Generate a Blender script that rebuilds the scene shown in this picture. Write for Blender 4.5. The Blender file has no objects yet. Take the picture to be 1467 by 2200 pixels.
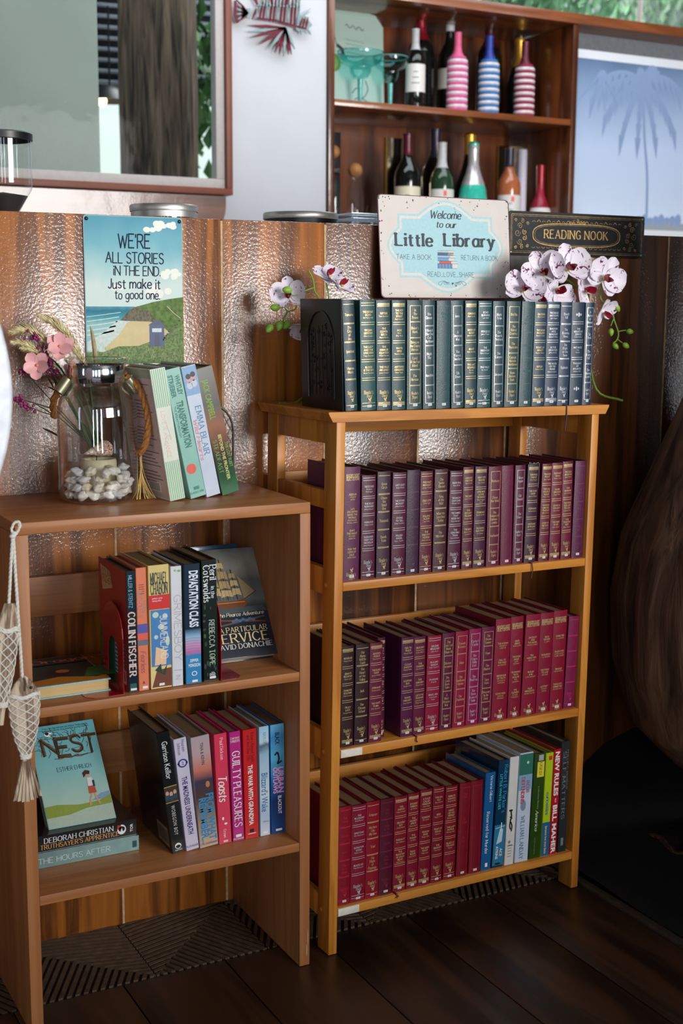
import bpy, bmesh, math, random
from mathutils import Vector, Matrix, noise
random.seed(7)
R = math.radians; PI = math.pi
S = bpy.context.scene; COL = S.collection

# ---------------------------------------------------------------- camera
CAM = Vector((0.0673, -2.3298, 1.2055)); YAW, PITCH, ROLL, FPX = R(28.1406), R(9.0354), R(0.3352), 2819.76
fwd = Vector((math.sin(YAW)*math.cos(PITCH), math.cos(YAW)*math.cos(PITCH), -math.sin(PITCH)))
rt_ = Vector((math.cos(YAW), -math.sin(YAW), 0)); up_ = rt_.cross(fwd)
right = rt_*math.cos(ROLL)+up_*math.sin(ROLL); up = -rt_*math.sin(ROLL)+up_*math.cos(ROLL)
cd = bpy.data.cameras.new('camera'); cam = bpy.data.objects.new('camera', cd); COL.objects.link(cam)
cam.matrix_world = Matrix(((right.x, up.x, -fwd.x, CAM.x), (right.y, up.y, -fwd.y, CAM.y), (right.z, up.z, -fwd.z, CAM.z), (0, 0, 0, 1)))
cd.sensor_fit = 'VERTICAL'; cd.sensor_height = 36; cd.sensor_width = 24; cd.lens = FPX*36/2200
cd.clip_start = .02; cd.clip_end = 60
cd.dof.use_dof = True; cd.dof.focus_distance = 2.45; cd.dof.aperture_fstop = 4.5
S.camera = cam

# ---------------------------------------------------------------- world, lights, exposure
S.view_settings.view_transform = 'Standard'; S.view_settings.look = 'None'
S.view_settings.exposure = 0.0; S.view_settings.gamma = 1.0; S.view_settings.use_curve_mapping = False
w = bpy.data.worlds.new('sky'); S.world = w; w.use_nodes = True
w.node_tree.nodes['Background'].inputs[0].default_value = (.72, .82, .92, 1)
w.node_tree.nodes['Background'].inputs[1].default_value = .4
def area(name, loc, target, sx, sy, watts, col):
    l = bpy.data.lights.new(name, 'AREA'); l.shape = 'RECTANGLE'; l.size = sx; l.size_y = sy; l.energy = watts; l.color = col
    o = bpy.data.objects.new(name, l); COL.objects.link(o); o.location = loc
    o.rotation_euler = (Vector(target)-Vector(loc)).to_track_quat('-Z', 'Y').to_euler(); return o
# daylight through the open front of the room, behind and beside the camera
area('window_light_front', (2.7, -5.3, 1.6), (1.35, 0, 1.0), 2.0, 2.1, 285, (1, .975, .95))
for x_ in (-2.1, -.9, .3): area('window_light_rear', (x_, -5.3, 1.3), (x_, 0, 1.3), .26, 2.3, 20, (.93, .96, 1))
area('window_light_side', (-2.85, -1.5, 1.5), (0.6, -.3, 1.1), .3, 1.6, 5, (.8, .86, 1))
area('window_light_far', (5.2, -4.2, 1.55), (2.2, 0, 1.2), .5, .9, 10, (.85, .92, 1))
# daylight falling into the bar behind the panelling, and on the garden behind it
area('bar_daylight', (2.2, .8, 2.85), (2.3, 1.5, 1.6), 2.4, .8, 22, (.9, .95, 1))
area('garden_daylight', (3.5, 3.4, 4.6), (3.2, 3.6, 2.2), 3, 2, 260, (.95, 1, .96))

# ---------------------------------------------------------------- helpers: pixels to points on real planes
def ray(u, v): return CAM, fwd*FPX+right*(u-733.5)-up*(v-1100)
def at(u, v, Y=None, Z=None, X=None):
    c, d = ray(u, v)
    t = (Y-c.y)/d.y if Y is not None else (Z-c.z)/d.z if Z is not None else (X-c.x)/d.x
    return c+d*t
# the tall bookcase stands a little turned and out of plumb: its own frame
RM = Matrix.Translation((1.1316, -.298, 0)) @ Matrix.Rotation(R(2.0), 4, 'Z') @ Matrix.Rotation(R(.7029), 4, 'Y')
RMI = RM.inverted()
def loc(u, v, **k):
    c, d = ray(u, v); c = RMI @ c; d = RMI.to_3x3() @ d
    (n, val), = k.items(); i = 'xyz'.index(n)
    return c+d*((val-c[i])/d[i])

# ---------------------------------------------------------------- materials
MATS = {}
def nt_mat(name):
    m = bpy.data.materials.new(name); m.use_nodes = True; nt = m.node_tree
    return m, nt, nt.nodes['Principled BSDF']
def lin(c): return tuple(((x/255)/12.92 if x/255 <= .04045 else ((x/255+.055)/1.055)**2.4) for x in c)
def mat(name, c, rough=.5, metal=0, var=.12, scale=60, bump=0, bscale=300, coat=0, sub=0, spec=.5, stretch=None, emit=0, sheen=0):
    """plain surface with a fine procedural variation of colour and relief"""
    if name in MATS: return MATS[name]
    m, nt, p = nt_mat(name); N = nt.nodes; L = nt.links; c = lin(c) if max(c) > 1 else c
    tc = N.new('ShaderNodeTexCoord'); mp = N.new('ShaderNodeMapping'); L.new(tc.outputs['Object'], mp.inputs[0])
    if stretch: mp.inputs['Scale'].default_value = stretch
    nz = N.new('ShaderNodeTexNoise'); nz.inputs['Scale'].default_value = scale; nz.inputs['Detail'].default_value = 4; L.new(mp.outputs[0], nz.inputs[0])
    cr = N.new('ShaderNodeValToRGB'); L.new(nz.outputs[0], cr.inputs[0])
    cr.color_ramp.elements[0].position = .3; cr.color_ramp.elements[1].position = .7
    cr.color_ramp.elements[0].color = (*[x*(1-var) for x in c], 1); cr.color_ramp.elements[1].color = (*[min(1, x*(1+var)) for x in c], 1)
    L.new(cr.outputs[0], p.inputs['Base Color'])
    p.inputs['Roughness'].default_value = rough; p.inputs['Metallic'].default_value = metal
    p.inputs['Coat Weight'].default_value = coat; p.inputs['Coat Roughness'].default_value = .08; p.inputs['Specular IOR Level'].default_value = spec
    if sub: p.inputs['Subsurface Weight'].default_value = sub; p.inputs['Subsurface Radius'].default_value = (.01, .01, .01)
    if emit: p.inputs['Emission Color'].default_value = (*c, 1); p.inputs['Emission Strength'].default_value = emit
    if bump:
        b = N.new('ShaderNodeTexNoise'); b.inputs['Scale'].default_value = bscale; b.inputs['Detail'].default_value = 3; L.new(mp.outputs[0], b.inputs[0])
        bm_ = N.new('ShaderNodeBump'); bm_.inputs['Strength'].default_value = bump; bm_.inputs['Distance'].default_value = .001
        L.new(b.outputs[0], bm_.inputs['Height']); L.new(bm_.outputs[0], p.inputs['Normal'])
    MATS[name] = m; return m
def wood(name, dark, light, grain=(14, 14, 1.1), rough=.4, coat=0, peel=0, axis=2, contrast=(.3, .72), fine=True, off=0, spec=.5):
    if name in MATS: return MATS[name]
    m, nt, p = nt_mat(name); N = nt.nodes; L = nt.links
    tc = N.new('ShaderNodeTexCoord'); oi = N.new('ShaderNodeObjectInfo')
    add = N.new('ShaderNodeVectorMath'); add.operation = 'ADD'
    rnd = N.new('ShaderNodeVectorMath'); rnd.operation = 'SCALE'; L.new(oi.outputs['Random'], rnd.inputs['Scale']); rnd.inputs[0].default_value = (7, 5, 9)
    L.new(tc.outputs['Object'], add.inputs[0]); L.new(rnd.outputs[0], add.inputs[1])
    mp = N.new('ShaderNodeMapping'); g = list(grain); g[axis], g[2] = g[2], g[axis]; mp.inputs['Scale'].default_value = g; L.new(add.outputs[0], mp.inputs[0])
    n1 = N.new('ShaderNodeTexNoise'); n1.inputs['Scale'].default_value = 1.0; n1.inputs['Detail'].default_value = 6; n1.inputs['Distortion'].default_value = .6; L.new(mp.outputs[0], n1.inputs[0])
    wv = N.new('ShaderNodeMath'); wv.operation = 'MULTIPLY'; wv.inputs[1].default_value = 26; L.new(n1.outputs[0], wv.inputs[0])
    sn = N.new('ShaderNodeMath'); sn.operation = 'SINE'; L.new(wv.outputs[0], sn.inputs[0])
    mx = N.new('ShaderNodeMath'); mx.operation = 'MULTIPLY_ADD'; mx.inputs[1].default_value = .13; L.new(sn.outputs[0], mx.inputs[0]); L.new(n1.outputs[0], mx.inputs[2])
    n2 = N.new('ShaderNodeTexNoise'); n2.inputs['Scale'].default_value = 9; n2.inputs['Detail'].default_value = 3; L.new(mp.outputs[0], n2.inputs[0])
    m2 = N.new('ShaderNodeMath'); m2.operation = 'MULTIPLY_ADD'; m2.inputs[1].default_value = .22; L.new(n2.outputs[0], m2.inputs[0]); L.new(mx.outputs[0], m2.inputs[2])
    cr = N.new('ShaderNodeValToRGB'); L.new(m2.outputs[0], cr.inputs[0]); e = cr.color_ramp.elements
    e[0].position = contrast[0]+.1; e[1].position = contrast[1]+.1; e[0].color = (*lin(dark), 1); e[1].color = (*lin(light), 1)
    L.new(cr.outputs[0], p.inputs['Base Color']); p.inputs['Roughness'].default_value = rough; p.inputs['Specular IOR Level'].default_value = spec
    bp = N.new('ShaderNodeBump'); bp.inputs['Strength'].default_value = .12; bp.inputs['Distance'].default_value = .001
    L.new(n2.outputs[0], bp.inputs['Height']); L.new(bp.outputs[0], p.inputs['Normal'])
    if coat:
        p.inputs['Coat Weight'].default_value = coat; p.inputs['Coat Roughness'].default_value = .04; p.inputs['Coat IOR'].default_value = 1.62
        a = N.new('ShaderNodeTexNoise'); a.inputs['Scale'].default_value = 190; a.inputs['Detail'].default_value = 3; L.new(tc.outputs['Object'], a.inputs[0])
        a2 = N.new('ShaderNodeTexNoise'); a2.inputs['Scale'].default_value = 7; a2.inputs['Detail'].default_value = 2; L.new(tc.outputs['Object'], a2.inputs[0])
        b1 = N.new('ShaderNodeBump'); b1.inputs['Strength'].default_value = peel; b1.inputs['Distance'].default_value = .0012; L.new(a.outputs[0], b1.inputs['Height'])
        b2 = N.new('ShaderNodeBump'); b2.inputs['Strength'].default_value = .34; b2.inputs['Distance'].default_value = .006; L.new(a2.outputs[0], b2.inputs['Height'])
        L.new(b1.outputs[0], b2.inputs['Normal']); L.new(b2.outputs[0], p.inputs['Coat Normal'])
    MATS[name] = m; return m
def glass(name, tint=(1, 1, 1), refl=.5, rough=.0, base=.05):
    """thin clear glass: passes light, mirrors at grazing angles"""
    if name in MATS: return MATS[name]
    m, nt, p = nt_mat(name); N = nt.nodes; L = nt.links; N.remove(p)
    t = N.new('ShaderNodeBsdfTransparent'); t.inputs[0].default_value = (*tint, 1)
    g = N.new('ShaderNodeBsdfGlossy'); g.inputs['Roughness'].default_value = rough; g.inputs[0].default_value = (.95, .97, 1, 1)
    lw = N.new('ShaderNodeLayerWeight'); lw.inputs[0].default_value = .5
    pw_ = N.new('ShaderNodeMath'); pw_.operation = 'POWER'; pw_.inputs[1].default_value = 3.6; L.new(lw.outputs['Facing'], pw_.inputs[0]); ma_ = N.new('ShaderNodeMath'); ma_.operation = 'MULTIPLY_ADD'; ma_.inputs[1].default_value = refl*2; ma_.inputs[2].default_value = base; ma_.use_clamp = True; L.new(pw_.outputs[0], ma_.inputs[0])
    nz = N.new('ShaderNodeTexNoise'); nz.inputs['Scale'].default_value = 12; bp = N.new('ShaderNodeBump'); bp.inputs['Strength'].default_value = .08; bp.inputs['Distance'].default_value = .01
    tc = N.new('ShaderNodeTexCoord'); L.new(tc.outputs['Object'], nz.inputs[0]); L.new(nz.outputs[0], bp.inputs['Height']); L.new(bp.outputs[0], g.inputs['Normal'])
    mx = N.new('ShaderNodeMixShader'); L.new(ma_.outputs[0], mx.inputs[0]); L.new(t.outputs[0], mx.inputs[1]); L.new(g.outputs[0], mx.inputs[2])
    L.new(mx.outputs[0], N['Material Output'].inputs[0]); MATS[name] = m; return m
def ramp_mat(name, axis, lo, hi, stops, rough=.45, nscale=0, namt=0, coat=0):
    """a printed picture whose ink changes along one axis (print, not light)"""
    if name in MATS: return MATS[name]
    m, nt, p = nt_mat(name); N = nt.nodes; L = nt.links
    tc = N.new('ShaderNodeTexCoord'); sp = N.new('ShaderNodeSeparateXYZ'); L.new(tc.outputs['Object'], sp.inputs[0])
    mr = N.new('ShaderNodeMapRange'); mr.inputs[1].default_value = lo; mr.inputs[2].default_value = hi; L.new(sp.outputs[axis], mr.inputs[0])
    src = mr.outputs[0]
    if nscale:
        nz = N.new('ShaderNodeTexNoise'); nz.inputs['Scale'].default_value = nscale; nz.inputs['Detail'].default_value = 5; L.new(tc.outputs['Object'], nz.inputs[0])
        s = N.new('ShaderNodeMath'); s.operation = 'SUBTRACT'; s.inputs[1].default_value = .5; L.new(nz.outputs[0], s.inputs[0])
        a = N.new('ShaderNodeMath'); a.operation = 'MULTIPLY_ADD'; a.inputs[1].default_value = namt; L.new(s.outputs[0], a.inputs[0]); L.new(src, a.inputs[2]); src = a.outputs[0]
    cr = N.new('ShaderNodeValToRGB'); L.new(src, cr.inputs[0]); el = cr.color_ramp.elements
    while len(el) < len(stops): el.new(.5)
    for e, (q, c) in zip(el, stops): e.position = q
    for e, (q, c) in zip(el, stops): e.color = (*lin(c), 1)
    L.new(cr.outputs[0], p.inputs['Base Color']); p.inputs['Roughness'].default_value = rough; p.inputs['Coat Weight'].default_value = coat
    MATS[name] = m; return m
def pal(c, rough=.45, metal=0, coat=0):
    return mat('print_%02x%02x%02x_%d%d' % (*[int(x) for x in c], int(rough*10), int(metal*10)), c, rough, metal, var=.05, scale=200, coat=coat)

# ---------------------------------------------------------------- objects
def link(name, me, parent=None, mats=(), mw=None):
    for m in (mats if isinstance(mats, (list, tuple)) else [mats]): me.materials.append(m)
    o = bpy.data.objects.new(name, me); COL.objects.link(o)
    if parent: o.parent = parent
    if mw is not None: o.matrix_local = mw
    return o
def tag(o, label=None, cat=None, group=None, kind=None):
    if label: o['label'] = label
    if cat: o['category'] = cat
    if group: o['group'] = group
    if kind: o['kind'] = kind
    return o
def thing(name, label, cat, l=(0, 0, 0), group=None, mw=None):
    o = bpy.data.objects.new(name, None); COL.objects.link(o); o.empty_display_size = .02
    if mw is not None: o.matrix_world = mw
    else: o.location = l
    return tag(o, label, cat, group)
class MB:
    """collects geometry for one mesh object"""
    def __init__(s): s.v = []; s.f = []; s.m = []; s.sm = []
    def add(s, vs, fs, mi=0, smooth=False, M=None):
        b = len(s.v); s.v += [tuple(M @ Vector(v)) if M else tuple(v) for v in vs]
        for f in fs: s.f.append([i+b for i in f]); s.m.append(mi); s.sm.append(smooth)
        return s
    def box(s, x0, x1, y0, y1, z0, z1, bev=0, mi=0, M=None):
        if bev <= 0:
            vs = [(x, y, z) for z in (z0, z1) for x, y in ((x0, y0), (x1, y0), (x1, y1), (x0, y1))]
            return s.add(vs, [(0, 3, 2, 1), (4, 5, 6, 7), (0, 1, 5, 4), (1, 2, 6, 5), (2, 3, 7, 6), (3, 0, 4, 7)], mi, M=M)
        bm = bmesh.new(); bmesh.ops.create_cube(bm, size=1)
        for v in bm.verts: v.co = (x0+(v.co.x+.5)*(x1-x0), y0+(v.co.y+.5)*(y1-y0), z0+(v.co.z+.5)*(z1-z0))
        bmesh.ops.bevel(bm, geom=bm.edges[:], offset=bev, segments=2, affect='EDGES', profile=.5)
        bm.verts.index_update(); s.add([v.co[:] for v in bm.verts], [[v.index for v in f.verts] for f in bm.faces], mi, True, M); bm.free(); return s
    def prism(s, pts, h0, h1, plane='xy', mi=0, M=None, smooth=False):
        """polygon pts extruded between h0 and h1 along the axis missing from plane"""
        def P(a, b, h): return {'xy': (a, b, h), 'xz': (a, h, b), 'yz': (h, a, b)}[plane]
        n = len(pts); vs = [P(a, b, h0) for a, b in pts]+[P(a, b, h1) for a, b in pts]
        s.add(vs, [list(range(n))[::-1], list(range(n, 2*n))]+[(i, (i+1) % n, n+(i+1) % n, n+i) for i in range(n)], mi, smooth, M); return s
    def tube(s, pts, r, n=8, mi=0, cap=True, M=None, taper=None, closed=False):
        pts = [Vector(p) for p in pts]; K = len(pts); vs = []; fs = []
        prev = None
        for i, p in enumerate(pts):
            t = (pts[(i+1) % K if closed else min(i+1, K-1)]-pts[(i-1) % K if closed else max(i-1, 0)]).normalized()
            a = prev-t*prev.dot(t) if prev is not None else t.orthogonal()
            if a.length < 1e-6: a = t.orthogonal()
            a.normalize(); prev = a; b = t.cross(a)
            rr = r if taper is None else r*taper(i/(K-1))
            for j in range(n):
                q = 2*PI*j/n; vs.append(p+a*math.cos(q)*rr+b*math.sin(q)*rr)
        for i in range(K if closed else K-1):
            for j in range(n): fs.append((i*n+j, i*n+(j+1) % n, ((i+1) % K)*n+(j+1) % n, ((i+1) % K)*n+j))
        s.add(vs, fs, mi, True, M)
        if cap and not closed: s.add(vs[:n], [list(range(n))[::-1]], mi, False, M); s.add(vs[-n:], [list(range(n))], mi, False, M)
        return s
    def lathe(s, prof, n=32, mi=0, M=None, arc=2*PI):
        full = abs(arc-2*PI) < 1e-6; c = n if full else n+1
        vs = [(r*math.cos(arc*j/n), r*math.sin(arc*j/n), z) for r, z in prof for j in range(c)]
        fs = [(i*c+j, i*c+(j+1) % c, (i+1)*c+(j+1) % c, (i+1)*c+j) for i in range(len(prof)-1) for j in range(n)]
        s.add(vs, fs, mi, True, M)
        for k, fl in ((0, True), (len(prof)-1, False)):
            if prof[k][0] > 1e-6 and full and prof[k][0] < .9:
                pass
        return s
    def ball(s, c, r, mi=0, n=2, M=None, jit=0, seed=0):
        bm = bmesh.new(); bmesh.ops.create_icosphere(bm, subdivisions=n, radius=1)
        vs = []
        for v in bm.verts:
            k = 1+jit*(noise.noise(v.co*1.3+Vector((seed*3.1, seed, 0))))
            vs.append((c[0]+v.co.x*r[0]*k, c[1]+v.co.y*r[1]*k, c[2]+v.co.z*r[2]*k))
        bm.verts.index_update(); s.add(vs, [[v.index for v in f.verts] for f in bm.faces], mi, True, M); bm.free(); return s
    def mesh(s, name):
        me = bpy.data.meshes.new(name); me.from_pydata(s.v, [], s.f)
        me.polygons.foreach_set('material_index', s.m); me.polygons.foreach_set('use_smooth', s.sm); me.update(); return me
    def obj(s, name, mats, parent=None, mw=None, sharp=True):
        me = s.mesh(name); o = link(name, me, parent, mats, mw)
        if sharp and any(s.sm):
            try: me.set_sharp_from_angle(angle=R(40))
            except Exception: pass
        return o
def struct(o): o['kind'] = 'structure'; return o

# ---------------------------------------------------------------- lettering
GL = {}
def bglyph(ch, off):
    k = (ch, off)
    if k in GL: return GL[k]
    def mk(t):
        c = bpy.data.curves.new('t', 'FONT'); c.body = t; c.size = 1; c.offset = off; c.resolution_u = 3; c.fill_mode = 'FRONT' if hasattr(c, 'fill_mode') else 'FRONT'
        o = bpy.data.objects.new('t', c); COL.objects.link(o)
        dg = bpy.context.evaluated_depsgraph_get(); e = o.evaluated_get(dg); me = e.to_mesh()
        V = [(v.co.x, v.co.y) for v in me.vertices]; F = [list(p.vertices) for p in me.polygons]
        e.to_mesh_clear(); bpy.data.objects.remove(o); bpy.data.curves.remove(c); return V, F
    if 'H' not in GL:
        V, F = mk('H'); GL['H'] = max(v[1] for v in V); 
    HV, _ = mk('HH'); hh = max(v[0] for v in HV)
    AV, _ = mk('H'+ch+'H'); adv = max(v[0] for v in AV)-hh
    V, F = mk(ch) if ch != ' ' else ([], [])
    s = 1/GL['H']; GL[k] = ([(x*s, y*s) for x, y in V], F, adv*s); return GL[k]
SK = {}
for l_ in """A 8 0,0 4,10 8,0|1.6,3.6 6.4,3.6
B 7 0,0 0,10|~0,10 4,10 6.2,8.8 6,6.4 4,5.3 0,5.3|~0,5.3 4.6,5.3 7,4 7,1.5 4.6,0 0,0
C 7.6 ~7.4,8.2 5.6,9.7 3.6,10 1.2,8.4 0,5 1.2,1.6 3.6,0 5.8,.4 7.6,2
D 7.8 0,0 0,10|~0,10 3.6,10 6.8,8.4 7.8,5 6.8,1.6 3.6,0 0,0
E 6.4 0,0 0,10|0,10 6.2,10|0,5.2 5,5.2|0,0 6.4,0
F 6 0,0 0,10|0,10 6.2,10|0,5.2 5,5.2
G 8 ~7.4,8.2 5.6,9.7 3.6,10 1.2,8.4 0,5 1.2,1.6 3.6,0 5.8,.2 7.6,1.4|7.6,1.2 7.6,4.4|4.8,4.4 7.8,4.4
H 7.6 0,0 0,10|7.6,0 7.6,10|0,5.2 7.6,5.2
I 0.6 .3,0 .3,10
J 4.4 ~4.2,10 4.2,2.4 3.4,.4 1.8,0 0,1.4
K 7.4 0,0 0,10|7,10 0,4|2.4,6 7.6,0
L 6 0,0 0,10|0,0 6,0
M 9 0,0 .4,10|.4,10 4.5,1.5|4.5,1.5 8.6,10|8.6,10 9,0
N 8 0,0 0,10|0,10 8,0|8,0 8,10
O 8.6 ~4.3,10 1.2,8.6 0,5 1.2,1.4 4.3,0 7.4,1.4 8.6,5 7.4,8.6 4.3,10
P 6.6 0,0 0,10|~0,10 4.4,10 6.6,8.8 6.4,6 4.2,4.8 0,4.8
Q 8.6 ~4.3,10 1.2,8.6 0,5 1.2,1.4 4.3,0 7.4,1.4 8.6,5 7.4,8.6 4.3,10|5,2.4 8.6,-1
R 7.2 0,0 0,10|~0,10 4.4,10 6.4,8.8 6.2,6.2 4.2,5 0,5|3.2,5 7.4,0
S 6.2 ~6,8.4 4.6,9.8 2.6,10 .6,8.8 .5,6.8 2,5.6 4.6,4.6 6.2,3.2 6,1.2 4,0 2,.2 .2,1.6
T 7.4 3.7,0 3.7,10|0,10 7.4,10
U 7.4 ~0,10 0,3 1.2,.8 3.7,0 6.2,.8 7.4,3 7.4,10
V 7.6 0,10 3.8,0 7.6,10
W 11 0,10 2.9,0 5.5,8.5 8.1,0 11,10
X 7.4 0,10 7.4,0|0,0 7.4,10
Y 7.4 0,10 3.7,5 3.7,0|3.7,5 7.4,10
Z 7 0,10 7,10 0,0 7,0
a 5.6 ~5.2,5.2 3.6,6.6 1.2,5.8 0,3.2 1,.6 2.8,0 4.6,1.2 5.4,3|5.4,6.5 5.4,0
b 5.6 0,10 0,0|~0,4.6 1.6,6.3 3.4,6.6 5.4,5 5.6,2.8 4.4,.4 2.2,0 0,1.6
c 5 ~5,5.4 3.6,6.6 1.4,6 0,3.3 1.2,.6 3,0 5,1.2
d 5.6 5.6,10 5.6,0|~5.6,4.6 4,6.3 2.2,6.6 .2,5 0,2.8 1.2,.4 3.4,0 5.6,1.6
e 5.4 ~.2,3.4 5.3,3.6 4.8,5.8 2.8,6.6 .8,5.6 0,3.2 .8,.8 2.8,0 4.6,.4 5.6,1.4
f 4 ~4.2,9.4 2.8,10 1.8,8.6 1.8,4 1.8,0|0,6.5 3.8,6.5
g 5.6 ~5.4,5.2 3.6,6.6 1.2,5.8 0,3.4 1,1 3,.4 5,1.6 5.4,3|~5.4,6.5 5.4,0 4.6,-2.6 2.4,-3.2 .4,-2.2
h 5.4 0,10 0,0|~0,4 1.6,6.2 3.4,6.6 5,5.6 5.4,3.4 5.4,0
i 0.6 .3,6.5 .3,0|.3,8.7 .3,9.7
j 2 ~2,6.5 2,-1.6 1,-3 -.6,-2.8|2,8.7 2,9.7
k 5 0,10 0,0|4.6,6.5 0,2.4|1.6,3.8 5,0
l 0.6 .3,10 .3,0
m 8.4 0,6.5 0,0|~0,4.4 1.2,6.2 2.6,6.6 4,5.6 4.2,3.6 4.2,0|~4.2,4.4 5.4,6.2 6.8,6.6 8.2,5.6 8.4,3.6 8.4,0
n 5.2 0,6.5 0,0|~0,4 1.6,6.2 3.2,6.6 4.8,5.6 5.2,3.4 5.2,0
o 5.8 ~2.9,6.6 .6,5.6 0,3.3 .6,1 2.9,0 5.2,1 5.8,3.3 5.2,5.6 2.9,6.6
p 5.6 0,6.5 0,-3.2|~0,4.6 1.6,6.3 3.4,6.6 5.4,5 5.6,2.8 4.4,.4 2.2,0 0,1.6
q 5.6 5.6,6.5 5.6,-3.2|~5.6,4.6 4,6.3 2.2,6.6 .2,5 0,2.8 1.2,.4 3.4,0 5.6,1.6
r 3.8 0,6.5 0,0|~0,4 1,5.8 2.4,6.6 3.8,6.2
s 4.6 ~4.4,5.6 3,6.6 1.2,6.4 .3,5 1.4,3.8 3.4,3 4.5,1.8 3.8,.4 2,0 .1,.9
t 3.8 ~1.6,9 1.6,1.6 2.6,0 4,.6|0,6.5 3.8,6.5
u 5.2 ~0,6.5 0,2.4 .8,.4 2.4,0 4.2,1 5.2,2.8|5.2,6.5 5.2,0
v 5 0,6.5 2.5,0 5,6.5
w 7.6 0,6.5 2,0 3.8,5.8 5.6,0 7.6,6.5
x 5 0,6.5 5,0|0,0 5,6.5
y 5.2 0,6.5 2.7,0|~5.2,6.5 2.7,0 1.6,-2.6 -.2,-3
z 4.8 0,6.5 4.8,6.5 0,0 4.8,0
. 0.8 .4,0 .4,.7
, 0.8 .5,.7 .1,-1.4
' 0.6 .3,10 .3,8
& 7 ~7,0 2,7 2,9 3.4,10 4.8,9 4,7 1,4.4 .4,2 2,0 4.4,.2 7,4
- 3 0,4 3,4
_ 5 0,0 5,0
@ 8 ~6,4 4,6 2.4,4 4,2.4 6,4 6.6,6 4,8.6 1,6.6 .6,3 3,.2 6.4,.8""".split('\n'):
    c_, w_, d_ = l_.split(' ', 2); st = []
    for q in d_.split('|'):
        sm = q[0] == '~'; pts = [tuple(float(z)/10 for z in p.split(',')) for p in q.lstrip('~').split()]
        st.append((sm, pts))
    SK[c_] = (float(w_)/10, st)
def smooth(pts, k=4):
    P = [Vector(p) for p in pts]; P = [P[0]*2-P[1]]+P+[P[-1]*2-P[-2]]
    if (Vector(pts[0])-Vector(pts[-1])).length < 1e-6: P[0] = Vector(pts[-2]); P[-1] = Vector(pts[1])
    out = []
    for i in range(1, len(P)-2):
        for j in range(k):
            t = j/k; a, b, c, d = P[i-1], P[i], P[i+1], P[i+2]
            out.append(.5*((2*b)+(c-a)*t+(2*a-5*b+4*c-d)*t*t+(3*b-a-3*c+d)*t**3))
    out.append(P[-2]); return out
def ribbon(pts, wf):
    pts = [Vector((p[0], p[1])) for p in pts]; n = len(pts); V = []
    for i, p in enumerate(pts):
        t = (pts[min(i+1, n-1)]-pts[max(i-1, 0)]); t = t.normalized() if t.length > 1e-9 else Vector((1, 0)); h = wf(t, i/(max(1, n-1)))/2
        V += [(p.x-t.y*h, p.y+t.x*h), (p.x+t.y*h, p.y-t.x*h)]
    return V, [(2*i, 2*i+1, 2*i+3, 2*i+2) for i in range(n-1)]
def sglyph(ch, style):
    """style: (thick, thin, serif length)"""
    k = (ch, style)
    if k in GL: return GL[k]
    V = []; F = []
    if ch == ' ': GL[k] = ([], [], .42); return GL[k]
    if ch not in SK: GL[k] = ([], [], .3); return GL[k]
    w_, st = SK[ch]; thick, thin, ser = style; G_ = [0]
    def addp(v, f):
        b = len(V); g = len(F)+.5 if F else 0; G_[0] += 1; V.extend([(p[0], p[1], G_[0]) for p in v]); F.extend([[i+b for i in q] for q in f])
    def wf(t, s=0): return thin+(thick-thin)*abs(t.y)**1.3
    for sm, pts in st:
        if sm:
            addp(*ribbon(smooth(pts), wf))
        else:
            for a, b in zip(pts, pts[1:]):
                t = (Vector(b)-Vector(a)).normalized(); h = wf(t)
                if abs(t.x) > .2 and abs(t.y) > .4 and t.x*t.y > 0 and thick > thin*1.4: h = thin+(h-thin)*.35
                e = t*(min(h, thin)*.35 if abs(t.y) > .9 else thin*.3)
                addp(*ribbon([Vector(a)-e, Vector(b)+e], lambda t_, s_, h=h: h))
        if ser:
            for (x, y), (x2, y2) in ((pts[0], pts[1]), (pts[-1], pts[-2])):
                d = Vector((x2-x, y2-y)).normalized()
                if abs(d.y) > .7 and min(abs(y), abs(y-1), abs(y-.65)) < .02 and not (ch in 'aegOoCSs' and sm):
                    hh = thin*.5*(1 if ser < .3 else 1.2); yy = y+(hh if y < .02 else -hh)
                    addp([(x-ser/2-thick/2*.6, yy-hh), (x+ser/2+thick/2*.6, yy-hh), (x+ser/2+thick/2*.6, yy+hh), (x-ser/2-thick/2*.6, yy+hh)], [(0, 1, 2, 3)])
    GL[k] = (V, F, w_+.2+ser*.55); return GL[k]
ST = dict(hand=(.115, .10, 0), thin=(.085, .08, 0), serif=(.17, .07, .2), slab=(.25, .12, .2), roman=(.15, .065, .16), script=(.2, .09, 0))
def layout(s, size, font='sans', bold=0., xs=1., shear=0., track=0., jit=0):
    V = []; F = []; x = 0; rr = random.Random(len(s)*7)
    for ch in s:
        if font == 'sans': v, f, a = bglyph(ch, bold)
        else:
            v, f, a = sglyph(ch, ST[font])
        b = len(V); dy = rr.uniform(-jit, jit); sc = 1+rr.uniform(-jit, jit)*.8
        V += [((x+(p[0]*sc+shear*p[1]))*size*xs, (p[1]*sc+dy)*size, p[2] if len(p) > 2 else 0) for p in v]; F += [[i+b for i in q] for q in f]; x += a+track
    wd = x*size*xs
    return V, F, wd
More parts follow.
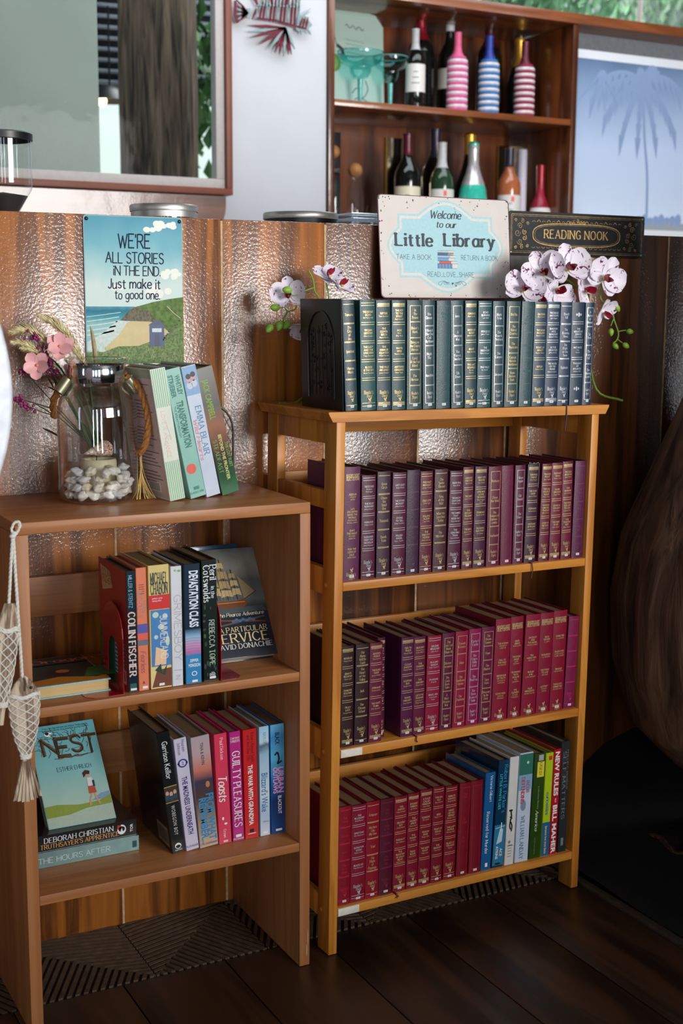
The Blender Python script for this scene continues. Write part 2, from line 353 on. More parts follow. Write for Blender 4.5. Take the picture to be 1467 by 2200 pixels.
class Art:
    """flat print: coloured polygons in (u, v), laid on a surface as one thin mesh"""
    def __init__(s): s.e = []; s.mats = []
    def mi(s, m):
        if not hasattr(m, 'node_tree'): m = pal(m)
        if m not in s.mats: s.mats.append(m)
        return s.mats.index(m)
    def poly(s, pts, c, lay=1): s.e.append(([tuple(p) for p in pts], [list(range(len(pts)))], s.mi(c), lay)); return s
    def rect(s, u0, v0, u1, v1, c, lay=1, n=1):
        pts = [(u0+(u1-u0)*i/n, v0) for i in range(n+1)]+[(u0+(u1-u0)*i/n, v1) for i in range(n+1)]
        s.e.append((pts, [(i, i+1, n+2+i, n+1+i) for i in range(n)], s.mi(c), lay)); return s
    def frame(s, u0, v0, u1, v1, t, c, lay=1):
        s.rect(u0, v0, u1, v0+t, c, lay, 4); s.rect(u0, v1-t, u1, v1, c, lay, 4); s.rect(u0, v0, u0+t, v1, c, lay); s.rect(u1-t, v0, u1, v1, c, lay); return s
    def text(s, t, u, v, size, c, font='sans', bold=0., maxw=None, rot=0, align=0, xs=1., shear=0., lay=3, track=0., jit=0, fit=False):
        V, F, wd = layout(t, size, font, bold, xs, shear, track, jit)
        if not V: return s
        k = 1.
        if maxw and (wd > maxw or fit): k = maxw/wd
        x0 = {0: -wd/2, -1: 0, 1: -wd}[align]; a = R(rot); ca, sa = math.cos(a), math.sin(a); out = []
        for x, y, g in V:
            X = (x+x0)*k; Y = y-size/2
            out.append((u+X*ca-Y*sa, v+X*sa+Y*ca, g))
        s.e.append((out, F, s.mi(c), lay)); return s
    def line(s, pts, wd, c, lay=2, sm=False):
        if sm: pts = smooth(pts)
        V, F = ribbon(pts, lambda t, i: wd); s.e.append((V, F, s.mi(c), lay)); return s
    def disc(s, u, v, ru, rv, c, lay=2, n=20, a0=0, a1=2*PI): return s.poly([(u+ru*math.cos(a0+(a1-a0)*i/n), v+rv*math.sin(a0+(a1-a0)*i/n)) for i in range(n if a1-a0 > 6.2 else n+1)], c, lay)
    def obj(s, name, fn, parent, eps=.00012, mw=None):
        V = []; F = []; M = []
        for pts, fs, m, lay in s.e:
            b = len(V); V += [tuple(fn(p[0], p[1], eps*lay+.0002+(p[2]*7e-6 if len(p) > 2 else 0))) for p in pts]; F += [[i+b for i in f] for f in fs]; M += [m]*len(fs)
        me = bpy.data.meshes.new(name); me.from_pydata(V, [], F); me.polygons.foreach_set('material_index', M); me.update()
        return link(name, me, parent, s.mats, mw)

# ---------------------------------------------------------------- setting: materials
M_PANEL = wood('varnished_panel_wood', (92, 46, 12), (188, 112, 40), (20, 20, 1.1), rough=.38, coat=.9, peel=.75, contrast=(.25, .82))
M_PANEL_DIM = wood('darker_varnished_wood', (54, 25, 8), (122, 68, 24), (20, 20, 1.1), rough=.38, coat=.9, peel=.75, contrast=(.25, .82))  # panel wood copied darker: weaker light on that side put into the colour
M_PINE = wood('honey_pine', (178, 108, 34), (222, 150, 64), (30, 30, 2.2), rough=.42, contrast=(.2, .9))
M_PINEH = wood('honey_pine_across', (178, 108, 34), (222, 150, 64), (30, 30, 2.2), rough=.42, contrast=(.2, .9), axis=0)
M_LAM = wood('brown_laminate', (158, 100, 56), (184, 124, 76), (40, 40, 1.5), rough=.5, contrast=(.2, .9))
M_LAMH = wood('brown_laminate_across', (158, 100, 56), (184, 124, 76), (40, 40, 1.5), rough=.42, contrast=(.2, .9), axis=0)
M_FLOOR = wood('dark_plank_wood', (38, 23, 13), (82, 54, 34), (10, 10, 1.2), rough=.42, contrast=(.3, .85), axis=1)
M_CAB = wood('cabinet_wood', (70, 34, 16), (128, 68, 34), (9, 9, 1), rough=.3, coat=.5, peel=.2)
M_CABH = wood('cabinet_wood_across', (84, 42, 20), (140, 78, 42), (9, 9, 1), rough=.3, coat=.5, peel=.2, axis=0)
M_FRAME = mat('redbrown_frame_paint', (128, 70, 52), .5, var=.08, scale=20)
M_WHITE = mat('white_wall_paint', (205, 208, 214), .8, var=.03, scale=6, bump=.15, bscale=90)
M_OFF = mat('offwhite_bead_paint', (190, 184, 182), .6, var=.05)
M_FILL = mat('pale_seam_filler', (196, 168, 128), .8, var=.25, scale=90, bump=.5, bscale=400)
M_STEEL = mat('brushed_steel', (216, 214, 210), .38, metal=.85, var=.06, scale=30, stretch=(1, 1, 40))
M_CHROME = mat('chrome', (235, 238, 245), .1, metal=1, var=.02)
M_BLACK = mat('black_plastic', (22, 23, 25), .35, var=.2)
M_GREY = mat('grey_cement_render', (128, 124, 118), .8, var=.15, bump=.5, bscale=60)
M_GLASS = glass('clear_glass', (.97, .985, .98), .32)

# ---------------------------------------------------------------- floor
fl = struct(thing('floor', None, None))
MB().box(-2.9, 5.0, -5.45, 1.9, -.06, -.012).obj('subfloor', mat('dark_screed', (26, 22, 20), .9), fl)
seams = [1.74-.1965*i for i in range(0, 17)]
for i in range(16):
    x1, x0 = seams[i], seams[i+1]; y = -.222; k = 0
    while y > -3.2:
        L_ = [.95, 1.3, .7, 1.15, 1.0][(i*3+k*2) % 5] if k else [1.2, .62, 1.05, .8, 1.3][(i*2) % 5]
        y2 = max(y-L_, -3.25)
        MB().box(x0+.0012, x1-.0012, y2+.0012, y-.0012, -.012, 0, bev=.0012).obj('plank', M_FLOOR, fl); y = y2; k += 1
MB().box(1.742, 1.762, -3.2, -.0, -.012, .006, bev=.002).obj('edge_strip', mat('worn_grey_edge', (70, 60, 52), .6, var=.3, scale=40), fl)
# ridged chevron tiles along the foot of the panelling
def clip(poly, a, b, c):
    out = []
    for i in range(len(poly)):
        p, q = poly[i], poly[(i+1) % len(poly)]; dp = a*p[0]+b*p[1]-c; dq = a*q[0]+b*q[1]-c
        if dp >= 0: out.append(p)
        if dp*dq < 0: t = dp/(dp-dq); out.append((p[0]+(q[0]-p[0])*t, p[1]+(q[1]-p[1])*t))
    return out
M_TILE = mat('dark_tile_body', (26, 20, 17), .6, var=.3, scale=30); M_RIDGE = mat('dark_tile_ridge', (84, 66, 50), .5, var=.35, scale=60)
ts = .222
for i in range(-6, 6):
    x0 = .6+ts*i*1.0
    if x0 > 1.73: continue
    x1 = min(x0+ts-.002, 1.738); b = MB().box(x0, x1, -.2205, -.001, -.012, -.002)
    for half in (0, 1):
        tri = [(x0, -.22), (x1, -.22), (x0, 0)] if half == 0 else [(x1, -.22), (x1, 0), (x0, 0)]
        if i % 2: tri = [(x0+x1-x, y) for x, y in tri]
        ang = R(62 if half == 0 else -14)*(1 if i % 2 == 0 else -1)
        dx, dy = math.cos(ang), math.sin(ang); nx, ny = -dy, dx; k = -30
        while k < 34:
            c0 = nx*x0+ny*-.11+k*.0135; p = clip(clip(tri, nx, ny, c0), -nx, -ny, -(c0+.0072)); k += 1
            if len(p) >= 3: b.prism(p, -.0021, .0022, 'xy', 1)
    b.obj('tile', [M_TILE, M_RIDGE], fl)
# dark planter bed beside the boards: soil, black sheet
so = MB(); n = 26
for i in range(n+1):
    for j in range(n+1):
        x = 1.765+2.2*i/n; y = -2.6+2.6*j/n; h = .02+.2*min(1, max(0, (x-1.8)/.25))*min(1, max(0, (y+1.3)/.7))
        so.v.append((x, y, -.01+h+.02*noise.noise(Vector((x*6, y*6, 0)))))
for i in range(n):
    for j in range(n): so.f.append([i*(n+1)+j, (i+1)*(n+1)+j, (i+1)*(n+1)+j+1, i*(n+1)+j+1]); so.m.append(0); so.sm.append(True)
so = so.obj('soil_bed', mat('black_soil', (9, 8, 8), .95, var=.5, scale=50, bump=1, bscale=80), sharp=False)
tag(so, 'dark soil bed around the tree trunk beside the floorboards', 'soil', kind='stuff')

# ---------------------------------------------------------------- panelled bar front
wf = struct(thing('wall_front', None, None))
WT = 1.3603; pitch = .2195
for i in range(-8, 15):
    x0 = .8344+pitch*i
    MB().box(x0+.0018, x0+pitch-.0018, 0, .018, 0, WT, bev=.0012).obj('panel', M_PANEL_DIM if x0 > 1.2 else M_PANEL, wf)
    sb = MB(); z = 0
    while z < WT-.004:
        z2 = min(WT-.003, z+.02); wv = .0021+.0007*noise.noise(Vector((i*3, z*30, 1)))
        sb.box(x0-wv, x0+wv, -.0006, .012, z, z2); z = z2
    sb.obj('seam_filler', M_FILL, wf)
MB().box(-.95, 4.2, .018, .04, 0, WT-.01).obj('backing_board', M_CAB, wf)
ct = MB().box(-.95, 3.6, .045, .62, 1.235, 1.265, bev=.003).box(-.95, 3.6, .58, .62, 0, 1.235).obj('bar_counter', mat('pale_counter', (150, 146, 142), .4))
tag(ct, 'pale work counter standing behind the wood panelling', 'counter')
# ragged patch of cement on the panel where a piece of paper was torn off
pa = []
rr = random.Random(3); c0, c1 = at(1083, 540, Y=0), at(1140, 662, Y=0)
for a in range(18):
    q = 2*PI*a/18; pa.append(((c0.x+c1.x)/2+(c1.x-c0.x)/2*math.copysign(abs(math.cos(q))**.5, math.cos(q))*rr.uniform(.93, 1.05), (c0.z+c1.z)/2+(c0.z-c1.z)/2*math.copysign(abs(math.sin(q))**.5, math.sin(q))))
MB().prism(pa, -.0008, .002, 'xz').obj('grey_patch', M_GREY, wf)

# ---------------------------------------------------------------- room shell
struct(MB().box(-3.0, -2.95, -5.5, 1.55, 0, 3.05).obj('wall_left', mat('dark_wall_paint', (70, 66, 62), .8)))
struct(MB().box(5.05, 5.1, -5.5, -4.8, 0, 3.05).box(5.05, 5.1, -3.6, 1.55, 0, 3.05).box(5.05, 5.1, -4.8, -3.6, 0, .9).obj('wall_right', mat('dark_wall_paint', (70, 66, 62), .8)))
# the room is open to the daylight at the back of the camera, between posts
wr = MB().box(-3, 5.1, -5.55, -5.5, 0, .5).box(-3, 5.1, -5.55, -5.5, 2.75, 3.05)
for x in (-3, -1.75, -.25, 1.25, 3.85, 4.95): wr.box(x, x+.14, -5.55, -5.5, .5, 2.75)
struct(wr.obj('wall_rear', mat('dark_rear_wall', (66, 62, 58), .8)))
struct(MB().box(.75, 5.0, -2.95, -2.85, 0, 1.0).obj('wall_low', mat('dark_partition_paint', (58, 48, 40), .8)))  # added unseen barrier that keeps window light off the lower scene
struct(MB().box(-3, 5.1, -5.55, 1.56, 3.05, 3.1).obj('ceiling', mat('dark_ceiling', (72, 70, 66), .8)))
# white wall behind the bar, with the openings of the window, cabinet and clerestory
YB = 1.5
wb = struct(MB().box(-3, .2, YB, YB+.05, 0, 3.05).box(.2, 1.68, YB, YB+.05, 0, 1.56).box(.2, 1.68, YB, YB+.05, 2.75, 3.05)
            .box(1.68, 2.052, YB, YB+.05, 0, 3.05).box(2.052, 3.04, YB, YB+.05, 0, 1.3).box(3.04, 5.1, YB, YB+.05, 0, 1.43)
            .box(2.052, 5.1, YB, YB+.05, 2.95, 3.05).obj('wall_back', M_WHITE))
# ---- framed window
w1 = struct(thing('window_1', None, None))
def rect_frame(x0, x1, z0, z1, t, y0, y1):
    b = MB(); b.box(x0, x1, y0, y1, z0, z0+t, bev=.002); b.box(x0, x1, y0, y1, z1-t, z1, bev=.002)
    b.box(x0, x0+t, y0, y1, z0+t, z1-t, bev=.002); b.box(x1-t, x1, y0, y1, z0+t, z1-t, bev=.002); return b
rect_frame(.15, 1.708, 1.529, 2.8, .02, YB-.05, YB).obj('window_frame', M_FRAME, w1)
rect_frame(.17, 1.688, 1.549, 2.78, .028, YB-.035, YB).obj('inner_bead', M_OFF, w1)
MB().box(.198, 1.66, YB-.012, YB-.008, 1.577, 2.752).obj('pane', glass('window_glass', (.95, .97, .97), .1, base=.0015), w1)
# ---- wooden ledge below the window with a rounded end
lg = MB(); x1 = 1.69; pts = [(.1, 1.40), (x1-.1, 1.40)]+[(x1-.1+.1*math.sin(PI/2*i/8), 1.495-.095*math.cos(PI/2*i/8)) for i in range(1, 9)]+[(x1, 1.525), (.1, 1.525)]
lg.prism([(a, b) for a, b in pts], YB-.035, YB-.001, 'xz'); lg = lg.obj('wooden_ledge', M_CABH); tag(lg, 'glossy brown wooden ledge with rounded end under the framed window', 'ledge')
# ---- what stands beyond the window
struct(MB().box(.2, at(212, 200, Y=1.66).x, 1.66, 1.69, 1.2, 3.2).obj('wall_beyond', mat('greygreen_render', (142, 150, 142), .9, var=.06, scale=4)))
def trunk(name, c, prof, z0, z1, m, label, seed, lean=(0, 0), n=64, k=60, amp=.05):
    b = MB()
    for i in range(k+1):
        z = z0+(z1-z0)*i/k; t = i/k
        for j in range(n):
            a = 2*PI*j/n; rad = prof(t, a)
            q = Vector((math.cos(a)*2.2, math.sin(a)*2.2, z*1.1+seed)); rad *= 1+amp*noise.noise(q)+amp*.45*noise.noise(Vector((math.cos(a)*9, math.sin(a)*9, z*1.6+seed)))+amp*.22*noise.noise(Vector((math.cos(a)*26, math.sin(a)*26, z*5)))
            b.v.append((c[0]+lean[0]*t+rad*math.cos(a), c[1]+lean[1]*t+rad*math.sin(a), z))
    for i in range(k):
        for j in range(n): b.f.append([i*n+j, i*n+(j+1) % n, (i+1)*n+(j+1) % n, (i+1)*n+j]); b.m.append(0); b.sm.append(True)
    b.f.append(list(range(n))[::-1]); b.m.append(0); b.sm.append(False); b.f.append([k*n+j for j in range(n)]); b.m.append(0); b.sm.append(False)
    o = b.obj(name, m, sharp=False); tag(o, label, 'tree trunk'); return o
def bark(name, dark, light, sc=(9, 9, 1.6), bump=1.0):
    m, nt, p = nt_mat(name); N = nt.nodes; L = nt.links; tc = N.new('ShaderNodeTexCoord'); mp = N.new('ShaderNodeMapping'); mp.inputs['Scale'].default_value = sc; L.new(tc.outputs['Object'], mp.inputs[0])
    a = N.new('ShaderNodeTexNoise'); a.inputs['Scale'].default_value = 2.2; a.inputs['Detail'].default_value = 8; a.inputs['Distortion'].default_value = .8; L.new(mp.outputs[0], a.inputs[0])
    b = N.new('ShaderNodeTexNoise'); b.inputs['Scale'].default_value = 1.6; b.inputs['Detail'].default_value = 3; L.new(tc.outputs['Object'], b.inputs[0])
    mu = N.new('ShaderNodeMath'); mu.operation = 'MULTIPLY_ADD'; mu.inputs[1].default_value = .5; L.new(b.outputs[0], mu.inputs[0]); L.new(a.outputs[0], mu.inputs[2])
    cr = N.new('ShaderNodeValToRGB'); L.new(mu.outputs[0], cr.inputs[0]); e = cr.color_ramp.elements; e[0].position = .55; e[1].position = .95; e[0].color = (*lin(dark), 1); e[1].color = (*lin(light), 1)
    L.new(cr.outputs[0], p.inputs['Base Color']); p.inputs['Roughness'].default_value = .75
    bp = N.new('ShaderNodeBump'); bp.inputs['Strength'].default_value = bump; bp.inputs['Distance'].default_value = .012; L.new(a.outputs[0], bp.inputs['Height']); L.new(bp.outputs[0], p.inputs['Normal']); return m
tp = at(341, 200, Y=2.3)
trunk('tree_trunk', (tp.x, 2.3), lambda t, a: .138+.02*max(0, .55-t), 0, 3.2, bark('grey_bark', (44, 36, 30), (148, 126, 104), (22, 22, 1.8)), 'furrowed grey-brown tree trunk seen through the framed window', 4, n=56, k=50)
# corrugated roof and its lamp, leaves
sl = thing('louvred_screen', 'grey louvred metal screen under the roof beyond the framed window', 'louvre', (1.6, 2.95, 2.2))
z0 = at(240, 185, Y=2.95).z; M_RF = mat('grey_roof_metal', (128, 138, 150), .45, metal=.2)
for k in range(22): MB().box(-1.0, 1.2, -.012, .012, z0-2.2+.042*k, z0-2.2+.042*k+.016, bev=.002, M=Matrix.Rotation(R(-1.5), 4, 'Y')).obj('slat', M_RF, sl)
MB().box(-1.0, 1.2, .05, .06, z0-2.2-.01, z0-2.2+1.0).obj('backing_sheet', mat('dark_sheet', (44, 48, 56), .7), sl)
lp = at(236, 218, Y=2.7); L0 = thing('pendant_lamp', 'black dome pendant lamp with a glowing bulb beyond the window', 'lamp', lp)
MB().lathe([(.012, .06), (.03, .055), (.06, .035), (.085, 0), (.083, 0), (.058, .032), (.028, .05)], 24).obj('lamp_shade', mat('black_lamp_paint', (28, 28, 32), .4), L0)
MB().tube([(0, 0, .05), (0, 0, .35)], .004).obj('cord', M_BLACK, L0)
MB().ball((-.03, 0, .0), (.018, .018, .022)).obj('bulb', mat('lit_bulb', (255, 214, 150), .4, emit=6), L0)
bl = bpy.data.lights.new('bulb_light', 'POINT'); bl.energy = 1.5; bl.color = (1, .75, .45); bl.shadow_soft_size = .02; bo = bpy.data.objects.new('bulb_light', bl); COL.objects.link(bo); bo.location = lp+Vector((-.03, 0, -.03))
def leaves(name, c, s, n, m, label, size=.05, seed=1, cat='foliage'):
    rr = random.Random(seed); b = MB()
    for i in range(n):
        p = Vector(c)+Vector((rr.gauss(0, s[0]), rr.gauss(0, s[1]), rr.gauss(0, s[2])))
        M = Matrix.Translation(p) @ Matrix.Rotation(rr.uniform(0, 6.28), 4, 'Z') @ Matrix.Rotation(rr.uniform(.3, 2.2), 4, 'X'); z = size*rr.uniform(.6, 1.3)
        b.add([(0, 0, 0), (z*.35, z*.5, .1*z), (0, z*1.3, 0), (-z*.35, z*.5, .1*z)], [(0, 1, 2), (0, 2, 3)], 0, False, M)
    o = b.obj(name, m, sharp=False); tag(o, label, cat, kind='stuff'); return o
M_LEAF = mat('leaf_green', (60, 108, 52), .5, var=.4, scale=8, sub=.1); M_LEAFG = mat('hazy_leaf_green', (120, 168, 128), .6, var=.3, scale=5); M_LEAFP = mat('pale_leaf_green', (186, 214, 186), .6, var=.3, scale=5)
q = at(440, 230, Y=2.7); leaves('leafy_branch', q, (.05, .1, .2), 170, M_LEAF, 'dark green leaves hanging beside the trunk beyond the window', .07, 5)
struct(MB().box(-.5, 6.5, 5.2, 5.25, .5, 5).obj('wall_garden', mat('pale_garden_wall', (222, 232, 226), .9, var=.06, scale=3)))  # added backdrop; the bright outdoors is put into its pale colour
q = at(1300, 0, Y=4.0)
for i, (u, v, sx, sz) in enumerate(((1000, -40, .22, .12), (1200, -10, .3, .12), (1420, 15, .25, .14), (1100, 10, .2, .05))):
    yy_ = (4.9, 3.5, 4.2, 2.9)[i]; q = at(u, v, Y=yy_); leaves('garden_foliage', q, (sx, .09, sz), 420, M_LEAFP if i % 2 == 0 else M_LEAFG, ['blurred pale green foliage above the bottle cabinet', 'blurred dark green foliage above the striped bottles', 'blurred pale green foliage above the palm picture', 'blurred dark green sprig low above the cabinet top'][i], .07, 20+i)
# ---- clerestory window above the cabinet
w2 = struct(thing('window_2', None, None))
MB().box(2.3, 5.0, YB+.01, YB+.016, 2.205, 2.95).obj('pane', M_GLASS, w2)
gx = at(1374, 40, Y=YB+.01).x; MB().box(gx-.004, gx+.004, YB, YB+.02, 2.205, 2.95).obj('window_bar', M_OFF, w2)
# ---- bottle cabinet set in the wall
cb = thing('bottle_cabinet', 'brown wooden bottle cabinet with two open shelves set in the white wall', 'cabinet')
X0, X1, YK = 2.056, 3.034, 1.86
MB().box(X0, X0+.02, YB-.012, YK, 1.3, 2.2, bev=.001).obj('side_panel', M_CAB, cb)
MB().box(X1-.022, X1, YB-.012, YK, 1.3, 2.165, bev=.001).obj('side_panel', M_CAB, cb)
MB().box(X0+.021, X1-.023, YB-.01, YK-.002, 1.826, 1.846, bev=.001).obj('shelf', M_CABH, cb)
MB().box(X0+.021, X1-.023, YB-.01, YK-.002, 1.40, 1.42, bev=.001).obj('shelf', M_CABH, cb)
MB().box(X0+.021, 5.0, YB-.02, YK, 2.167, 2.2, bev=.001).obj('top_board', M_CABH, cb)
MB().box(X0, X1, YK, YK+.01, 1.3, 2.2).obj('back_panel', M_CAB, cb)
mm = mat('old_mirror', (205, 190, 160), .08, metal=1, var=.15, scale=8); gd = mat('gilt_edge', (150, 116, 50), .3, metal=.8)
for u0, u1, v0 in ((832, 878, 275), (1072, 1100, 300), (1105, 1118, 310)):
    a, b = at(u0, v0, Y=YK-.01), at(u1, v0, Y=YK-.01); p = MB().box(a.x, b.x, YK-.006, YK-.001, 1.425, 1.79).obj('mirror_strip', mm, cb); MB().box(a.x-.006, a.x-.001, YK-.012, YK-.001, 1.425, 1.79).obj('gilt_edge', gd, p)
# ---- right bay: grey head, white border, frosted palm pane with painted daylight
struct(MB().box(3.036, 5.0, YB+.1, YB+.12, 2.06, 2.166).obj('trim_1', mat('grey_recess', (120, 124, 130), .7)))
pb = thing('palm_picture', 'large pale blue glass panel printed with blurred palm silhouettes', 'picture', (3.04, YB+.02, 1.508))
MB().box(0, 1.5, 0, .012, .0, .585, bev=.001).obj('border', pal((214, 218, 224)), pb)
PW = ramp_mat('palm_print_sky', 2, 0, .56, [(0, (206, 220, 240)), (.45, (188, 206, 236)), (.8, (136, 160, 196)), (1, (92, 116, 148))], .25, 3, .25)  # daylight through frosted glass, painted as a colour ramp
MB().box(.012, 1.5, -.003, -.0005, .01, .555).obj('print_sheet', PW, pb)
ar = Art(); pc = pal((134, 156, 194)); pd = pc
ox = lambda u, v: (lambda q: (q.x-3.04, q.z-1.508))(at(u, v, Y=YB+.017))
ar.line([ox(1388, 480), ox(1390, 380), ox(1384, 290), ox(1382, 190)], .011, pc, 1, True)
for k, (a, L_) in enumerate(((200, .17), (235, .15), (265, .13), (300, .14), (330, .18), (160, .19), (20, .18), (100, .1), (60, .13), (180, .22))):
    c = ox(1380, 175); ca, sa = math.cos(R(a)), math.sin(R(a)); pts = []
    for i in range(7):
        t = i/6; pts.append((c[0]+ca*L_*t, c[1]+sa*L_*t+.04*t-.11*t*t))
    ar.line(pts, .014, pc, 2+.03*k, True)
    for i in range(1, 7):
        x, y = pts[i]; ar.poly([(x-.014, y), (x+.014, y), (x+.018*ca, y-.05-.005*i)], pc, 2.3+.1*(k*7+i))
c = ox(1290, 150)
for a in (230, 255, 280, 305): ar.poly([c, (c[0]+.02, c[1]), (c[0]+.15*math.cos(R(a)), c[1]+.15*math.sin(R(a)))], pc, 9+.05*a)
for i in range(9): u = 1360+i*12; x, y = ox(u, 474); ar.disc(x, y, .016, .012+.006*(i % 3), pc, 2+.1*i, 8)
ar.obj('palm_print', lambda u, v, e: (u, -.003-e, v), pb, .00004)  # palms showing dark through the lit pane, painted as flat shapes
tag(MB().box(3.04, 5.0, YB-.06, YB-.002, 1.40, 1.475, bev=.002).obj('white_ledge', pal((226, 230, 236))), 'white ledge under the palm picture', 'ledge')

# ---------------------------------------------------------------- lionfish cut-out on the white wall
lf = thing('lionfish_ornament', 'maroon and grey metal lionfish cut-out hanging on the white wall', 'wall ornament', (1.86, YB-.02, 2.03))
F = lambda zx, zy: (lambda q: (q.x-1.86, q.z-2.03))(at(490+zx*.1431, zy*.1431, Y=YB-.02))
MM, MGY = mat('maroon_enamel', (110, 22, 44), .3), mat('grey_teal_enamel', (138, 160, 162), .35)
def stripe(b, a, c, t, mi, y=0):
    a, c = F(*a), F(*c); d = Vector((c[0]-a[0], c[1]-a[1])); n_ = Vector((-d.y, d.x)).normalized()*t
    m_ = ((a[0]+c[0])/2, (a[1]+c[1])/2)
    b.prism([(a[0]-n_.x*.4, a[1]-n_.y*.4), (m_[0]-n_.x, m_[1]-n_.y), (c[0], c[1]), (m_[0]+n_.x, m_[1]+n_.y), (a[0]+n_.x*.4, a[1]+n_.y*.4)], y-.003, y+.003, 'xz', mi)
b = MB(); bm_ = [(430, 300), (500, 310), (780, 370), (1000, 450), (1180, 460), (1255, 380), (1160, 240), (1050, 160), (1080, 60), (1000, -100), (700, -120), (430, 30), (340, 130), (340, 260)]
for i in range(14):
    x = 360+i*52; mi = 0 if i % 3 != 1 else 1; lo = 290+max(0, (x-450))*.18; hi = 150-max(0, min(x-340, 200))*1.1
    stripe(b, (x, lo), (x+60-i*2, hi), .0026, mi); stripe(b, (x+60-i*2, hi), (x+20, lo-20), .002, mi)
b.prism([F(430, 290), F(700, 320), F(960, 400), F(1170, 450), F(1165, 420), F(960, 365), F(700, 290), F(430, 262)], -.003, .003, 'xz', 0)
b.prism([F(430, 90), F(700, 100), F(1060, 120), F(1060, 95), F(700, 75), F(430, 60)], -.003, .003, 'xz', 1)
b.obj('body', [MM, MGY], lf)
b = MB(); b.prism([F(1010, 420), F(1080, 230), F(1160, 240), F(1262, 380), F(1180, 460), F(1040, 470)], -.002, .002, 'xz', 1)
for x in range(3): stripe(b, (1060+x*50, 420), (1110+x*40, 260), .003, 0, -.004)
stripe(b, (1120, 240), (1240, 120), .0015, 1); stripe(b, (1150, 230), (1250, 160), .0012, 1); stripe(b, (1100, 440), (1100, 520), .003, 1); stripe(b, (1190, 440), (1240, 520), .003, 1)
b.ball((F(1130, 300)[0], -.006, F(1130, 300)[1]), (.003, .003, .003), 0); b.obj('head', [MM, MGY], lf)
b = MB()
for i in range(9):
    t = i/8; stripe(b, (300, 200), (100+40*abs(t-.5), -10+360*t), .004, 0 if i % 2 == 0 else 1)
b.prism([F(92, 10), F(85, 230), F(125, 350), F(155, 340), F(120, 220), F(125, 10)], -.003, .003, 'xz', 0); b.prism([F(280, 130), F(330, 130), F(330, 270), F(280, 270)], -.003, .003, 'xz', 1); b.obj('tail', [MM, MGY], lf)
for i, (tx, ty) in enumerate(((290, 380), (290, 480), (320, 570), (450, 680), (600, 750), (690, 790), (760, 810), (830, 850), (910, 820), (950, 820), (1000, 740))):
    b = MB(); stripe(b, (860, 420), (tx, ty), .0055, 0 if i % 3 != 1 else 1); b.obj('fin', [MM, MGY], lf)
for i, (tx, ty) in enumerate(((360, -120), (480, -200), (620, -260), (760, -280), (900, -260), (1150, -120))):
    b = MB(); stripe(b, (440+i*110, 70), (tx, ty), .006, 0 if i % 2 == 0 else 1); b.obj('fin', [MM, MGY], lf)

# ---------------------------------------------------------------- bottles and glasses in the cabinet
ZU, ZL = 1.847, 1.421
def bottle(name, label, px, ytop, zbase, Yb, body, cap, cap_frac=.26, kind='wine', lab=None, wraps=None, group=None, clear=None):
    p = at(px, ytop, Y=Yb); zb = zbase; h = p.z-zb
    if kind == 'wine': pr = [(.0, 0), (.12, 0), (.126, .01), (.126, .58), (.12, .64), (.09, .70), (.055, .76), (.045, .82), (.045, .985), (.05, .985), (.05, 1.0), (0, 1.0)]
    elif kind == 'sparkling': pr = [(.0, 0), (.14, 0), (.147, .01), (.147, .42), (.135, .52), (.10, .62), (.07, .7), (.053, .78), (.05, .9), (.056, .92), (.056, .98), (.03, 1.0), (0, 1.0)]
    else: pr = [(.0, 0), (.13, 0), (.14, .02), (.14, .4), (.1, .52), (.06, .6), (.05, .7), (.05, .98), (0, 1)]
    t = thing(name, label, 'bottle', (p.x, Yb, zb), group); pr = [(r*h, z*h) for r, z in pr]
    def rad(z):
        for (r0, z0), (r1, z1) in zip(pr, pr[1:]):
            if z0 <= z <= z1 and z1 > z0: return r0+(r1-r0)*(z-z0)/(z1-z0)
        return pr[-2][0]
    def shell(z0, z1, off, n=10): return [(rad(z0+(z1-z0)*i/n)+off, z0+(z1-z0)*i/n) for i in range(n+1)]
    MB().lathe(pr, 28).obj('glass_body', body, t)
    if cap: MB().lathe(shell((1-cap_frac)*h, .997*h, .0008)+[(0, .9985*h)], 24).obj('foil_cap', cap, t)
    if lab:
        z0, z1, c = lab[:3]; MB().lathe(shell(z0*h, z1*h, .0007, 4), 28, arc=PI*1.25, M=Matrix.Rotation(R(200-28), 4, 'Z')).obj('paper_label', c, t)
        a = Art(); r0 = rad((z0+z1)/2*h)+.0012
        for k in range(3): a.rect(-.014+.003*k, (z0+(z1-z0)*(.3+.2*k))*h, .014-.003*k, (z0+(z1-z0)*(.33+.2*k))*h, (120, 120, 125), 1, 4)
        if len(lab) > 3: a.rect(.004, (z1-.07)*h, .016, (z1-.015)*h, lab[3], 2, 3)
        a.obj('label_print', lambda u, v, e: (r0*math.sin(u/r0)*1.0+ -0*e, -r0*math.cos(u/r0)-e, v), t, mw=Matrix.Rotation(R(-28), 4, 'Z'))
    if wraps:
        n = 17; zs = .02*h; ze = .70*h; dz = (ze-zs)/n
        for k in range(n):
            z = zs+dz*(k+.5); r0 = rad(z); pts = [(r0+.0005, z-dz*.5), (r0+.0028, z-dz*.3), (r0+.0034, z), (r0+.0028, z+dz*.3), (r0+.0005, z+dz*.5)]
            MB().lathe(pts, 28).obj('yarn_band', wraps[k % 2], t)
    return t
gdk = mat('dark_bottle_glass', (16, 20, 18), .06, var=.1, coat=.5); ggr = mat('green_bottle_glass', (40, 66, 44), .08, coat=.5); lpw = pal((222, 220, 214)); lpy = pal((226, 218, 190))
red = mat('red_foil', (150, 26, 44), .3, metal=.3); gold = mat('gold_foil', (206, 158, 60), .3, metal=.6); whf = mat('white_foil', (205, 205, 208), .35); dkf = mat('dark_foil', (50, 50, 66), .3, metal=.3)
def yarn(n, c): return mat(n, c, .9, bump=.6, bscale=500, var=.15)
